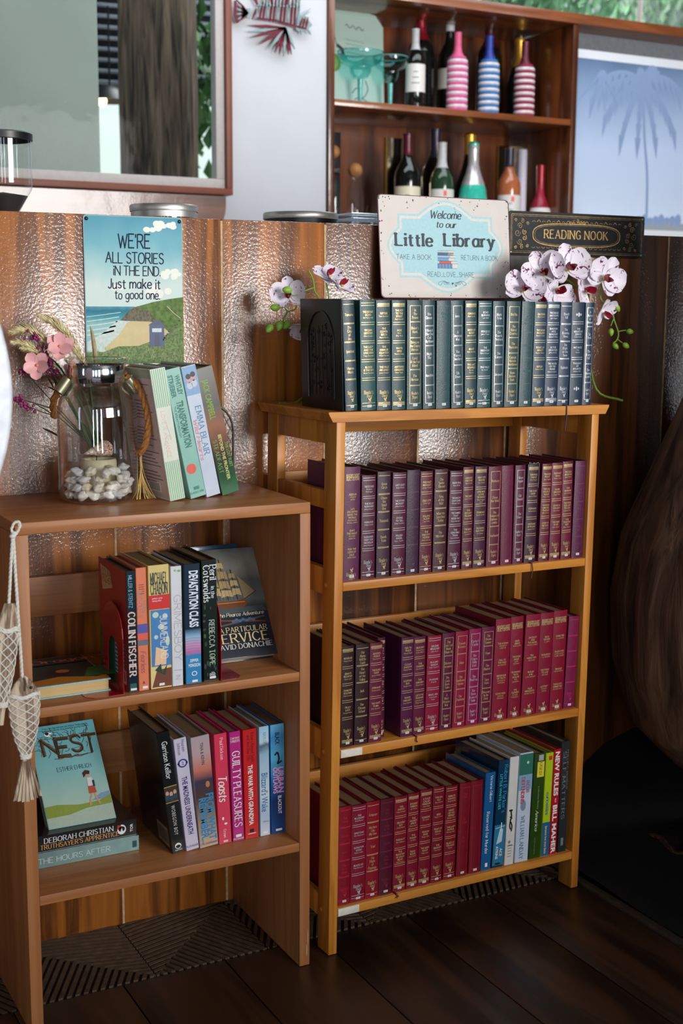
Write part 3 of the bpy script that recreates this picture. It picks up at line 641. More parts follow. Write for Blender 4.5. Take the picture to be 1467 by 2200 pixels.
yw = yarn('white_yarn', (220, 212, 214)); yp = yarn('pink_yarn', (206, 92, 150)); yb = yarn('blue_yarn', (52, 120, 178)); yr = yarn('maroon_yarn', (140, 40, 70))
bottle('wine_bottle', 'dark wine bottle with white label and pale capsule beside the margarita glasses', 893, 62, ZU, 1.6, gdk, whf, lab=(.22, .56, lpw))
bottle('wine_bottle', 'dark wine bottle with tall red capsule, behind the white-labelled one', 905, 18, ZU, 1.72, gdk, red, .3)
bottle('wine_bottle', 'black wine bottle with pale neck, behind the pink striped bottle', 967, 42, ZU, 1.73, gdk, whf, .12, lab=(.3, .5, lpw))
bottle('striped_bottle', 'bottle wrapped in pink and white yarn stripes with pink capsule', 984, 70, ZU, 1.57, mat('pink_foil', (222, 96, 140), .4), mat('pink_foil', (222, 96, 140), .4), .24, 'wine', wraps=(yp, yw))
bottle('wine_bottle', 'dark bottle with red-ringed neck, behind the blue striped bottle', 1053, 34, ZU, 1.73, gdk, mat('dark_red_foil', (70, 20, 34), .3), .3)
bottle('striped_bottle', 'bottle wrapped in blue and white yarn stripes with royal blue capsule', 1052, 78, ZU, 1.57, mat('blue_foil', (40, 62, 158), .4), mat('blue_foil', (40, 62, 158), .4), .22, 'wine', wraps=(yb, yw))
bottle('sparkling_bottle', 'dark bottle with gold neck foil, behind the maroon striped bottle', 1117, 76, ZU, 1.72, gdk, gold, .36, 'sparkling')
bottle('striped_bottle', 'bottle wrapped in maroon and white yarn stripes with dark red capsule', 1129, 90, ZU, 1.57, mat('maroon_foil', (96, 24, 44), .4), mat('maroon_foil', (96, 24, 44), .4), .24, 'wine', wraps=(yr, yw))
bottle('wine_bottle', 'dark wine bottle with maroon capsule and cream label on the lower shelf', 876, 288, ZL, 1.6, gdk, mat('wine_foil', (96, 26, 44), .3), .2, lab=(.2, .5, lpy))
bottle('wine_bottle', 'black wine bottle without label standing behind the green one', 936, 278, ZL, 1.72, gdk, dkf, .25)
bottle('wine_bottle', 'green wine bottle with white label and white capsule', 950, 306, ZL, 1.6, ggr, whf, .26, lab=(.2, .52, lpw, (224, 84, 70)))
bottle('sparkling_bottle', 'dark sparkling bottle with gold foil, behind the turquoise bottle', 1010, 285, ZL, 1.72, gdk, gold, .2, 'sparkling')
bottle('sparkling_bottle', 'turquoise sparkling wine bottle with silver-white foil neck', 1018, 304, ZL, 1.58, mat('turquoise_bottle', (58, 190, 166), .12, coat=.5), mat('silver_foil', (208, 204, 208), .25, metal=.5), .44, 'sparkling')
bottle('rose_bottle', 'amber rosé bottle with white label and dark capsule', 1095, 318, ZL, 1.6, mat('rose_glass', (176, 100, 62), .08, coat=.6), dkf, .2, lab=(.18, .5, lpw, (228, 92, 86)))
tb = MB().lathe([(0, 0), (.017, 0), (.018, .003), (.018, .2), (.017, .205), (0, .205)], 24).obj('carton_tube', pal((206, 200, 216))); q = at(1122, 322, Y=1.64); tb.location = (q.x, 1.64, ZL); tb.scale = (1, 1, (q.z-ZL)/.205); tag(tb, 'pale lilac cardboard tube beside the rosé bottle', 'tube')
bottle('liqueur_bottle', 'small red and white bottle at the end of the lower shelf', 1162, 352, ZL, 1.62, mat('red_white_label', (150, 26, 52), .3, var=.5, scale=30), red, .25, 'squat', lab=(.25, .45, lpw))
def margarita(label, px, ytop, zb, Yb, rpx):
    p = at(px, ytop, Y=Yb); h = p.z-zb; r = abs(at(px+rpx, ytop, Y=Yb).x-p.x); t = thing('margarita_glass', label, 'glass', (p.x, Yb, zb), 'margarita glasses in the cabinet')
    g = glass('aqua_glass', (.5, .86, .84), .38)
    MB().lathe([(0, .006), (r*.55, .003), (r*.8, 0)], 28).obj('foot', g, t)
    MB().lathe([(.007, .004), (.0075, h*.3), (.009, h*.5)], 16).obj('stem', mat('aqua_glass_stem', (84, 170, 164), .1, coat=.5), t)
    MB().lathe([(.006, h*.5), (r*.34, h*.53), (r*.46, h*.62), (r*.5, h*.72), (r*.86, h*.8), (r, h*.9), (r*1.02, h)], 32).obj('bowl', g, t)
    MB().tube([(r*1.02*math.cos(2*PI*i/32), r*1.02*math.sin(2*PI*i/32), h) for i in range(32)], .0016, 6, closed=True).obj('rim', mat('aqua_glass_stem', (84, 170, 164), .1, coat=.5), t)
margarita('larger aqua margarita glass with thick stem in front of the drinks print', 774, 112, ZU, 1.6, 42)
margarita('smaller grey-green margarita glass beside the dark wine bottle', 839, 124, ZU, 1.6, 32)
q0, q1, q2 = at(707, 5, Y=1.66), at(822, 190, Y=1.66), at(812, 20, Y=1.66)
db = thing('drinks_print', 'tilted pale green card with a lime sketch and lettering leaning in the cabinet', 'card', (q0.x, 1.70, ZU), mw=Matrix.Translation((q0.x-.004, 1.66, ZU+.01)) @ Matrix.Rotation(R(-8), 4, 'X') @ Matrix.Rotation(R(5), 4, 'Y'))
W_ = q1.x-q0.x; MB().prism([(0, 0), (W_+.01, 0), (W_, .29), (W_-.03, .325), (0, .345)], 0, .006, 'xz').obj('card', pal((176, 200, 190)), db)
a = Art(); a.disc(.02, .14, .026, .03, (120, 140, 60), 1); a.disc(.018, .14, .018, .021, (160, 176, 84), 2)
a.line([(.03, .2), (.05, .19), (.055, .17)], .012, (40, 44, 46)); a.line([(.0, .24), (.02, .23), (.03, .2)], .002, (40, 44, 46))
a.line([(.06+.007*j, .27+.006*math.sin(j*1.9)) for j in range(11)], .0022, (70, 80, 80), 2, True)
for k in range(5): a.line([(.06+.006*j+.002*(k % 2), .225-.014*k+.0016*math.sin(j*2.1+k)) for j in range(13)], .0012, (90, 100, 100), 2, True)
a.line([(.09, .05), (.11, .07), (.13, .04), (.15, .07), (.14, .1)], .003, (80, 90, 90), 2, True); a.line([(.1, .03), (.12, .04), (.15, .03)], .003, (80, 90, 90), 2, True)
a.obj('print', lambda u, v, e: (u, -e, v), db, .0004)
q = at(735, 296, Y=1.7); bk = MB().box(0, .05, 0, .02, 0, q.z-ZL+.02, bev=.001).obj('menu_block', pal((34, 32, 34))); bk.location = (q.x-.045, 1.72, ZL); tag(bk, 'black box with white lettering behind the cork-topped bottles', 'box')
a = Art(); a.text('CLASSIC', .025, .23, .011, (220, 220, 215), bold=.02, maxw=.044); a.text('RED', .03, .21, .008, (200, 60, 50)); a.obj('front_print', lambda u, v, e: (u, -e, v), bk, .0003)
for i, (px, yt, rb) in enumerate(((716, 318, .022), (763, 358, .024))):
    p = at(px, yt, Y=1.6); t = thing('corked_carafe', ['clear carafe with wooden ball stopper at the edge of the shelf', 'clear carafe with cork ball stopper beside the round glasses'][i], 'carafe', (p.x, 1.6, ZL), 'carafes on the lower shelf'); h = p.z-ZL-.03
    MB().lathe([(0, .002), (.026, .002), (.028, .01), (.028, h*.7), (.018, h*.85), (.016, h)], 28).obj('glass_body', M_GLASS, t); MB().lathe([(.0285, h*.02), (.0285, h*.1)], 28).obj('base_ring', M_GLASS, t)
    MB().ball((0, 0, h+.018), (rb, rb, rb), n=3).obj('ball_stopper', mat('cork', (176, 120, 72), .8, var=.3, scale=40), t)
for i, (px, py) in enumerate(((792, 402), (822, 398), (806, 372))):
    p = at(px, py, Y=1.6+.05*(i == 2)); t = thing('round_glass', ['round clear glass next to the cork-topped carafe', 'round clear glass next to the cream-labelled bottle', 'round clear glass standing behind the other two'][i], 'glass', (p.x, p.y, ZL), 'round glasses on the lower shelf')
    MB().lathe([(0, .002), (.02, .002), (.03, .02), (.034, .04), (.03, .065), (.024, .08)] if i < 2 else [(0, .002), (.02, .002), (.028, .03), (.032, .06), (.029, .095), (.024, .115)], 24).obj('bowl', M_GLASS, t)

# ---------------------------------------------------------------- on the counter behind the panelling
def canister(label, pl, pr, py, dark, Yb=.33):
    a, b = at(pl, py, Y=Yb), at(pr, py, Y=Yb); r = (b.x-a.x)/2*.93; z0 = 1.266; h = a.z-z0
    t = thing('canister', label, 'canister', ((a.x+b.x)/2, Yb, z0))
    MB().lathe([(0, .002), (r*.92, .002), (r*.95, .01), (r*.95, h-.018)], 40).obj('glass_body', M_GLASS, t)
    MB().lathe([(r*.9, h-.026), (r*.97, h-.026), (r*.97, h-.0125), (r*.9, h-.0125)], 40).obj('seal_ring', M_BLACK if dark else M_STEEL, t)
    MB().lathe([(r, h-.014), (r*1.01, h-.012), (r*1.01, h-.003), (r*.98, h), (0, h+.001)], 48).obj('lid', M_STEEL, t)
canister('glass canister with bright steel lid, beside the quote sign', 277, 425, 438, False)
canister('steel-lidded canister with black seal behind the panelling', 567, 722, 455, True)
a, b = at(722, 460, Y=.4), at(830, 462, Y=.4); t = thing('plastic_tub', 'clear plastic tub beside the black-sealed canister', 'container', (a.x, .33, 1.266))
MB().box(.006, b.x-a.x-.006, .0, .12, 0, a.z-1.266-.01, bev=.006).obj('body', glass('cloudy_plastic', (.8, .86, .92), .5, .15), t); MB().box(0, b.x-a.x, -.006, .126, a.z-1.266-.012, a.z-1.266, bev=.005).obj('lid', glass('cloudy_plastic', (.8, .86, .92), .5, .15), t)
p = at(67, 302, Y=.3); p2 = at(3, 302, Y=.3); r = p.x-p2.x; t = thing('grinder_hopper', 'clear coffee grinder hopper with black lid standing above the panelling', 'hopper', (p2.x, .3, 1.266)); h = p.z-1.266
MB().lathe([(r*.25, .09), (r*.4, .1), (r*.94, .155), (r*.97, .165), (r*.97, h)], 40).obj('glass_body', M_GLASS, t)
MB().lathe([(r*.97, h-.004), (r*1.02, h-.003), (r*1.02, h+.009), (r*.9, h+.012), (0, h+.012)], 40).obj('lid', M_BLACK, t)
MB().lathe([(0, .0), (r*.6, 0), (r*.6, .06), (r*.3, .09), (0, .09)], 32).obj('collar', M_BLACK, t)
MB().lathe([(0, .1), (r*.38, .102), (r*.8, .143), (0, .15)], 32).obj('coffee_grounds', mat('coffee', (44, 32, 30), .8, bump=.8, bscale=300), t)

# ---------------------------------------------------------------- tin signs
def bp(x0, z0, w_, h_, nm, label, cat, mw, th=.0015, body=(180, 180, 180), rad=.006):
    t = thing(nm, label, cat, mw=mw); pts = []
    for cx, cy, a0 in ((w_-rad, rad, -90), (w_-rad, h_-rad, 0), (rad, h_-rad, 90), (rad, rad, 180)):
        for i in range(5): q = R(a0+90*i/4); pts.append((cx+rad*math.cos(q), cy+rad*math.sin(q)))
    MB().prism(pts, 0, th, 'xz').obj('plate', pal(body, .35, .3), t); return t, pts
# quote poster
pw, ph = .1885, .266
ps, rp = bp(0, 0, pw, ph, 'quote_sign', 'tall tin sign with a beach scene and handwritten quote screwed to the panelling', 'sign', Matrix.Translation((.7862, -.0024, 1.0935)), body=(60, 90, 96))
a = Art()
sky = ramp_mat('poster_sky', 2, .14, .266, [(0, (212, 230, 226)), (.3, (174, 212, 214)), (.6, (120, 184, 198)), (1, (84, 158, 180))], .7, 14, .5)
a.poly([(x*.985+.0015, y*.99+.0013) for x, y in rp], sky, 1)
def cloud(cx, cy, s, n=7, sd=1):
    rr = random.Random(sd)
    for i in range(n):
        x = cx+rr.uniform(-1, 1)*s; y = cy+rr.uniform(-.4, .5)*s*.5
        if x > pw-.003-s*.2: x = pw-.004-s*.25
        a.disc(x, min(y, ph-.004-s*.25), s*.3*rr.uniform(.6, 1.1), s*.24*rr.uniform(.6, 1.1), (228, 232, 222), 1.3+i*.12, 14)
cloud(.145, .248, .028, 9, 2); cloud(.163, .163, .024, 9, 3); cloud(.05, .135, .02, 3, 5); cloud(.15, .132, .03, 6, 8)
PX = lambda x, y: ((x-460)/567*pw, (870-y)/840*ph)     # picture coordinates measured on the enlarged sign
sea = ramp_mat('poster_sea', 2, .07, .105, [(0, (150, 200, 200)), (.4, (70, 156, 170)), (.75, (38, 120, 146)), (1, (98, 160, 174))], .7, 60, .3)
land = mat('poster_grass', (96, 124, 62), .7, var=.45, scale=120); land2 = mat('poster_dune', (112, 136, 84), .7, var=.5, scale=260); cliff = mat('poster_cliff', (112, 104, 84), .7, var=.5, scale=200); sand = mat('poster_sand', (214, 198, 150), .7, var=.06); foam = mat('poster_foam', (206, 222, 216), .7, var=.12, scale=200)
a.poly([PX(464, 542), PX(740, 542), PX(720, 600), PX(640, 780), PX(464, 800)], sea, 4)
for k in range(5): y = 575+k*26; a.line([PX(466, y+26), PX(560, y+14), PX(660-k*10, y)], .0012+.0004*k, foam, 5, True)
a.poly([PX(466, 745), PX(560, 690), PX(640, 620), PX(720, 622), PX(660, 720), PX(560, 790), PX(500, 800), PX(466, 790)], foam, 5)
a.poly([PX(560, 782), PX(600, 745), PX(650, 700), PX(690, 640), PX(715, 625), PX(830, 628), PX(1000, 640), PX(900, 720), PX(760, 770), PX(600, 800)], sand, 6)
a.poly([PX(655, 622), PX(700, 575), PX(740, 545), PX(840, 520), PX(900, 640), PX(820, 628), PX(720, 625)], cliff, 7)
a.poly([PX(735, 548), PX(850, 515), PX(940, 498), PX(1026, 486), PX(1026, 700), PX(940, 690), PX(880, 640), PX(850, 610), PX(830, 570), PX(790, 560)], land, 8)
for k in range(6): a.line([PX(720+k*20, 570), PX(716+k*22, 596), PX(722+k*22, 624)], .0012, (80, 78, 70), 8)
a.line([PX(930, 540), PX(970, 580), PX(1010, 610)], .0012, (190, 180, 140), 9, True)
a.poly([PX(464, 868), PX(464, 800), PX(560, 800), PX(640, 770), PX(760, 768), PX(850, 735), PX(930, 700), PX(1026, 640), PX(1026, 868)], land2, 9)
rr = random.Random(4)
for k in range(120): x = rr.uniform(480, 1015); y = rr.uniform(800, 860); a.line([PX(x, y), PX(x+rr.uniform(-8, 12), y-rr.uniform(10, 34))], .0005, ((150, 160, 104), (74, 100, 60), (176, 170, 120))[k % 3], 10)
for k in range(30): t_ = k/29; a.disc(*PX(905+115*t_, 730-125*t_+rr.uniform(-8, 8)), .0016, .0012, (74, 62, 50), 11, 6)
bx, by = PX(824, 772); bX, bY = PX(910, 648); BL = (38, 60, 110)      # a plain blue hut
a.rect(bx, by, bX, bY, BL, 11); a.poly([(bx-.002, bY), (bX+.002, bY), ((bx+bX)/2, bY+.010)], (30, 46, 88), 12); a.rect(bx+.010, by, bx+.019, by+.022, (24, 38, 78), 12); a.rect(bx+.005, bY-.013, bX-.005, bY-.006, (200, 212, 220), 12)
INK = mat('poster_ink', (44, 46, 72), .8, spec=.1)
for tx, x, y, s_, mw_, fo in (("WE'RE", 748, 172, .024, None, 'hand'), ('ALL STORIES', 750, 265, .0185, .112, 'hand'), ('iN THE END.', 762, 338, .0165, .092, 'hand'), ('Just make it', 745, 412, .017, .102, 'hand'), ('to good one.', 762, 474, .0155, .088, 'hand')):
    u, v = PX(x, y); a.text(tx, u, v, s_, INK, fo, maxw=mw_ or .063, fit=True, lay=13, jit=.035, xs=.9, shear=.03)
a.obj('printed_face', lambda u, v, e: (u, -e, v), ps, .00009)
for u in (.006, pw-.006): MB().ball((u, -.001, ph-.007), (.0035, .002, .0035)).obj('screw', M_BLACK, ps)
# welcome sign fixed to the panelling just above the books
c0, c1, c2, c3 = at(811, 418, Y=-.010), at(1090, 432, Y=-.010), at(819, 640, Y=-.031), at(1102, 646, Y=-.031)
ex = (c1-c0).normalized(); ez = ((c0-c2)+(c1-c3)).normalized(); ey = ez.cross(ex).normalized(); ez = ex.cross(ey)
sw, sh = ((c1-c0).length+(c3-c2).length)/2, ((c0-c2).length+(c1-c3).length)/2
MW = Matrix(((ex.x, ey.x, ez.x, c2.x), (ex.y, ey.y, ez.y, c2.y), (ex.z, ey.z, ez.z, c2.z), (0, 0, 0, 1)))
ws, rp = bp(0, 0, sw, sh, 'welcome_sign', 'cream and pale blue tin welcome sign above the green books', 'sign', MW, .0018, (92, 52, 66), .009)
CRM = mat('cream_enamel', (216, 208, 202), .4, var=.03, scale=30); BLU = (168, 212, 220); DK = (34, 44, 62)
a = Art(); a.poly([(x*.988+.0016, y*.985+.0016) for x, y in rp], CRM, 1)
def lobed(g):
    """bracket outline: arcs on four sides joined by square notches"""
    W2, H2 = sw/2*.885-g, sh/2*.915-g; nx, ny = sw/2*.72-g, sh/2*.62-g; ix, iy = sw/2*.42-g*.4, sh/2*.36-g*.4; P = []
    def arc(x0, y0, xm, ym, x1_, y1_):
        for i in range(11):
            t = i/10; s_ = math.sin(PI*t); 
            P.append((sw/2+x0+(x1_-x0)*t*1.0+(xm-(x0+x1_)/2)*s_, sh/2+.002+y0+(y1_-y0)*t+(ym-(y0+y1_)/2)*s_))
    arc(-ix, ny*1.0, 0, H2, ix, ny); P.append((sw/2+nx, sh/2+.002+ny)); arc(nx, iy, W2, 0, nx, -iy); P.append((sw/2+nx, sh/2+.002-ny))
    arc(ix, -ny, 0, -H2, -ix, -ny); P.append((sw/2-nx, sh/2+.002-ny)); arc(-nx, -iy, -W2, 0, -nx, iy); P.append((sw/2-nx, sh/2+.002+ny)); return P
a.poly(lobed(0), BLU, 2); a.poly(lobed(.0042), (222, 216, 208), 3); a.poly(lobed(.0095), BLU, 4)
WX = lambda x, y: ((x-40)/1345*sw if 0 else (x-70)/1330*sw, (1150-y+(x-700)*.035)/1045*sh)
for tx, x, y, s_, mw_, fo, sh_ in (('Welcome', 738, 290, .0155, .076, 'script', .25), ('to our', 742, 390, .0125, .05, 'script', .25), ('Little', 425, 545, .0245, .092, 'slab', 0), ('Library', 985, 555, .0245, .128, 'slab', 0),
        ('TAKE A BOOK', 408, 720, .0095, .084, 'thin', 0), ('RETURN A BOOK', 1075, 738, .0095, .092, 'thin', 0), ('READ_LOVE_SHARE', 775, 905, .0095, .114, 'thin', 0)):
    u, v = WX(x, y); a.text(tx, u, v, s_, DK, fo, maxw=mw_, fit=True, lay=6, shear=sh_, track={'thin': .05, 'slab': -.03}.get(fo, 0), rot=0)
for tx, x0, x1_ in (('', 215, 645), ('', 695, 1280)):
    pass
bks = [(645, 660, 755, 700, (196, 196, 190)), (640, 680, 745, 705, (40, 130, 180)), (640, 708, 768, 730, (170, 178, 208)), (640, 733, 752, 762, (90, 160, 206)), (655, 768, 776, 790, (210, 84, 70)), (636, 795, 786, 838, (84, 128, 178))]
for x0, y0, x1_, y1_, c in bks:
    u0, v0 = WX(x0, y1_); u1, v1 = WX(x1_, y0); a.rect(u0, v0, u1, v1, c, 6); u2, _ = WX(x1_+62, y0); a.poly([(u1, v0), (u2-.003, v0+.001), (u2, v1), (u1, v1)], (214, 214, 210), 6); a.line([(u0, v0), (u2-.003, v0)], .0005, DK, 7); a.line([(u0, v1), (u2, v1)], .0005, DK, 7)
for k in range(4): u, v = WX(660+k*32, 818); a.rect(u, v-.0042, u+.0007, v+.0042, (200, 206, 214), 8)
cx_, cy_ = WX(780, 1000)
for s_ in (-1, 1):
    a.line([(cx_+s_*.012, cy_), (cx_+s_*.02, cy_+.0045), (cx_+s_*.028, cy_-.003), (cx_+s_*.0335, cy_-.001), (cx_+s_*.031, cy_+.003), (cx_+s_*.02, cy_+.005), (cx_+s_*.008, cy_+.001)], .0006, DK, 6, True)
    for q_ in (.006, .011, .016): a.line([(cx_+s_*q_, cy_), (cx_+s_*(q_+.003), cy_+.003), (cx_+s_*(q_+.004), cy_-.001), (cx_+s_*q_, cy_-.002)], .0005, DK, 6, True)
a.poly([(cx_-.002, cy_), (cx_, cy_+.003), (cx_+.002, cy_), (cx_, cy_-.003)], DK, 6)
rr = random.Random(11)
for k in range(90):      # chipped enamel
    e = k % 4; t_ = rr.random(); dd = abs(rr.gauss(0, .006))+.0012
    u, v = ((t_*sw, sh-dd), (sw-dd, t_*sh), (t_*sw, dd), (dd, t_*sh))[e]
    if k > 60: u, v = rr.choice(((.075, sh-.016), (.235, sh-.012), (sw-.01, .07), (.17, .03), (sw-.03, .02), (.012, .02), (.18, sh-.03), (.012, sh-.02)))[0:2]; u += rr.gauss(0, .004); v += rr.gauss(0, .006)
    s_ = rr.uniform(.0005, .0016); u = min(max(u, .003), sw-.003); v = min(max(v, .003), sh-.003)
    a.poly([(u+s_*math.cos(q_)*rr.uniform(.5, 1.2), v+s_*math.sin(q_)*rr.uniform(.6, 1.6)) for q_ in [R(60*j) for j in range(6)]], (46, 34, 44), 9)
a.obj('printed_face', lambda u, v, e: (u, -e, v), ws, .00009)
# reading nook sign
c0, c1, c2 = at(1100, 452, Y=-.006), at(1387, 465, Y=-.006), at(1384, 556, Y=-.006)
nw, nh = c1.x-c0.x+.006, c0.z-c2.z
ns, rp = bp(0, 0, nw, nh, 'reading_nook_sign', 'black and gold embossed tin sign for a reading nook on the panelling', 'sign', Matrix.Translation((c0.x-.006, -.003, c2.z)), .0018, (40, 36, 32), .005)
BK2 = mat('black_tin', (36, 38, 42), .35, metal=.3, var=.3, scale=40); GLD = mat('aged_gold', (214, 176, 112), .35, metal=.5, var=.4, scale=150); GLD2 = mat('dim_aged_gold', (160, 132, 84), .4, metal=.4, var=.5, scale=150)
a = Art(); a.poly([(x*.992+.0012, y*.975+.001) for x, y in rp], BK2, 1); a.frame(.006, .006, nw-.006, nh-.006, .0012, GLD2, 2); a.frame(.0095, .0095, nw-.0095, nh-.0095, .0006, GLD2, 2)
NX = lambda x, y: ((x-85)/1322*nw, (505-y+(x-740)*.042)/438*nh)
cxn, cyn = NX(735, 290)
for g, t_ in ((0, .0016), (.005, .0008)):
    pts = []
    for k in range(49):
        q_ = 2*PI*k/48; cs, sn_ = math.cos(q_), math.sin(q_); pts.append((cxn+(.118-g)*math.copysign(abs(cs)**.55, cs), cyn+(.024-g*.6)*math.copysign(abs(sn_)**.7, sn_)))
    a.line(pts, t_, GLD if g == 0 else GLD2, 3)
a.text('READING NOOK', cxn, cyn+.0015, .0175, GLD, 'serif', maxw=.176, fit=True, lay=5, shear=-.0, track=.02)
def scroll(cx, cy, s_, fl=1, turns=1.6, a0=0):
    pts = []
    for k in range(17): t_ = k/16; q_ = a0+fl*turns*2*PI*t_; rad = s_*(1-.85*t_); pts.append((cx+rad*math.cos(q_), cy+rad*math.sin(q_)))
    a.line(pts, .0011, GLD if rr.random() < .5 else GLD2, 4)
for sx in (-1, 1):
    for (dx, dy, s_, f_, a0) in ((.152, .016, .007, 1, 0), (.152, -.016, .007, -1, 0), (.14, .004, .006, -1, 1), (.14, -.008, .006, 1, 2), (.158, .002, .008, 1, 3), (.146, .027, .005, 1, 1), (.146, -.027, .005, -1, 2), (.132, .022, .004, 1, 0), (.132, -.024, .004, -1, 0), (.163, .028, .004, 1, 0), (.163, -.028, .004, 1, 2)):
        scroll(cxn+sx*dx, cyn+dy, s_, f_*sx, 1.4, a0 if sx > 0 else PI-a0)
    for k in range(9): x = .008+k*.013; a.line([(cxn+sx*x, cyn+.026), (cxn+sx*(x+.004), cyn+.0285+.002*(k % 2)), (cxn+sx*(x+.009), cyn+.026)], .0009, GLD if k % 2 else GLD2, 4, True); a.line([(cxn+sx*x, cyn-.026), (cxn+sx*(x+.004), cyn-.029), (cxn+sx*(x+.009), cyn-.026)], .0009, GLD2, 4, True)
for k in range(5): scroll(cxn+(k-2)*.009, cyn+.03-abs(k-2)*.0015, .0045, 1 if k % 2 else -1, 1.1, k)
for k in range(3): scroll(cxn+(k-1)*.008, cyn-.031, .004, 1 if k % 2 else -1, 1.1, k)
a.obj('embossed_print', lambda u, v, e: (u, -e, v), ns, .00008)
for u, v in ((.007, .007), (nw-.007, .007), (nw-.007, nh-.007)): MB().ball((u, -.001, v), (.0028, .0016, .0028)).obj('screw', M_STEEL, ns)

# ---------------------------------------------------------------- low bookcase
LX0, LX1, LYF, LT, L2, L3, TH = .5697, 1.0861, -.3106, .8635, .5599, .2405, .0205
lc = thing('low_bookcase', 'low brown laminate bookcase with two shelves holding mixed hardbacks', 'bookcase', ((LX0+LX1)/2, -.16, 0))
def inv(o): return Matrix.Translation(-Vector(o.location))
IM = inv(lc)
MB().box(LX0, LX1, LYF, -.003, LT-.0195, LT, bev=.0015, M=IM).obj('top_board', M_LAMH, lc)
for x in (LX0, LX1-TH): MB().box(x, x+TH, LYF, -.004, .0005, LT-.0197, bev=.0012, M=IM).obj('side_panel', M_LAM, lc)
for z, y in ((L2, LYF+.001), (L3, LYF+.001)): MB().box(LX0+TH+.0003, LX1-TH-.0003, y, -.016, z-.0165, z, bev=.001, M=IM).obj('shelf', M_LAMH, lc)
for z0, z1 in ((.638, .712), (.318, .398)): MB().box(LX0+TH+.0003, LX1-TH-.0003, -.0155, -.004, z0, z1, bev=.001, M=IM).obj('back_rail', M_LAMH, lc)
MB().ball((LX1-.006, LYF-.0002, .03), (.0008, .0004, .012)).ball((LX1-.004, LYF-.0002, .055), (.0006, .0004, .016)).obj('chipped_edge', pal((200, 190, 176)), lc, mw=IM)

# ---------------------------------------------------------------- tall bookcase
rc = thing('tall_bookcase', 'tall honey pine folding bookcase with three slatted-side shelves of uniform books', 'bookcase', mw=RM)
RW, RD, RT, TB = .6, .271, 1.0174, .9997
SH = [(.7102, .694), (.3977, .3805), (.0892, .0722)]
b = MB(); prof = [(-.0194, RT), (-.0194+.0, RT-.003), (-.011, TB), (RW+.011, TB), (RW+.0194, RT-.003), (RW+.0194, RT)]
b.prism(prof, -.006, RD, 'xz'); b.obj('top_board', M_PINEH, rc)
DKP = M_PINE
for x in (0, RW-.018):
    zb = .0005 if x == 0 else .0080
    MB().box(x, x+.018, .0, .042, zb, TB-.0003, bev=.0012).obj('leg', DKP, rc); MB().box(x, x+.018, RD-.045, RD-.004, zb, TB-.0003, bev=.0012).obj('leg', DKP, rc)
    for z0, z1 in ((.958, .999), (.84, .873), (.682, .731), (.37, .425), (.062, .105)): MB().box(x+.002, x+.016, .0425, RD-.0455, z0, z1, bev=.0008).obj('side_rail', DKP, rc)
    for z in (.702, .389, .081):
        for y in (.03, .24): MB().lathe([(0, .0), (.0042, 0), (.0045, -.002), (.0035, -.0028), (0, -.003)], 12, M=Matrix.Translation((0 if x == 0 else RW, y, z)) @ Matrix.Rotation(R(90 if x == 0 else -90), 4, 'Y')).obj('dowel', M_PINE, rc)
for z, zb in SH:
    MB().box(.0185, RW-.0185, .0005, RD-.02, zb, z, bev=.0012).obj('shelf', M_PINEH, rc)
    MB().box(.0185, RW-.0185, RD-.018, RD-.006, z+.135, z+.172, bev=.001).obj('back_rail', M_PINEH, rc)
MB().box(.0185, RW-.0185, RD-.018, RD-.006, .955, .9995, bev=.001).obj('back_rail', M_PINEH, rc)
for z in (.3977, .0892): MB().box(.0195, .065, -.0012, .0006, z-.0155, z-.001, bev=.0004).obj('white_tape', mat('white_tape', (232, 226, 214), .6), rc)

# ---------------------------------------------------------------- books
M_PAGE = mat('page_edges', (132, 106, 72), .85, var=.12, scale=3, stretch=(600, 1, 1), bump=.5, bscale=3)
M_PAGEW = mat('white_page_edges', (190, 176, 150), .85, var=.1, scale=3, stretch=(600, 1, 1), bump=.5, bscale=3)
GOLD = mat('gold_blocking', (222, 200, 140), .32, metal=.35, var=.15, scale=300); SILV = mat('silver_blocking', (214, 216, 220), .3, metal=.35, var=.12, scale=300)
FADE = {}
def ink_of(k, base):
    if k == 'g': return GOLD
    if k == 's': return SILV
    return pal(tuple(min(255, x*1.35+22) for x in base), .5)
def pegasus(a, u, v, s_, c):
    P = [(-.5, -.55), (-.2, -.5), (-.25, -.1), (-.55, .15), (-.45, .6), (-.2, .35), (0, .2), (.35, .75), (.5, .9), (.6, .55), (.45, .15), (.25, -.05), (.35, -.5), (.6, -.6), (.1, -.62), (.05, -.2), (-.1, -.2), (-.05, -.6), (-.5, -.65)]
    a.poly([(u+x*s_, v+y*s_) for x, y in P], c, 3)
def rdlogo(a, w_, h_, c, v=.165, horse=True, wd=.62):
    a.text("Reader's", w_*.5, h_*v, .0062, c, 'serif', maxw=w_*wd, fit=True); a.text('Digest', w_*.55, h_*(v-.032), .0045, c, 'serif', maxw=w_*wd*.62, fit=True)
    if horse: pegasus(a, w_*.55, h_*(v-.068), w_*.2, c)
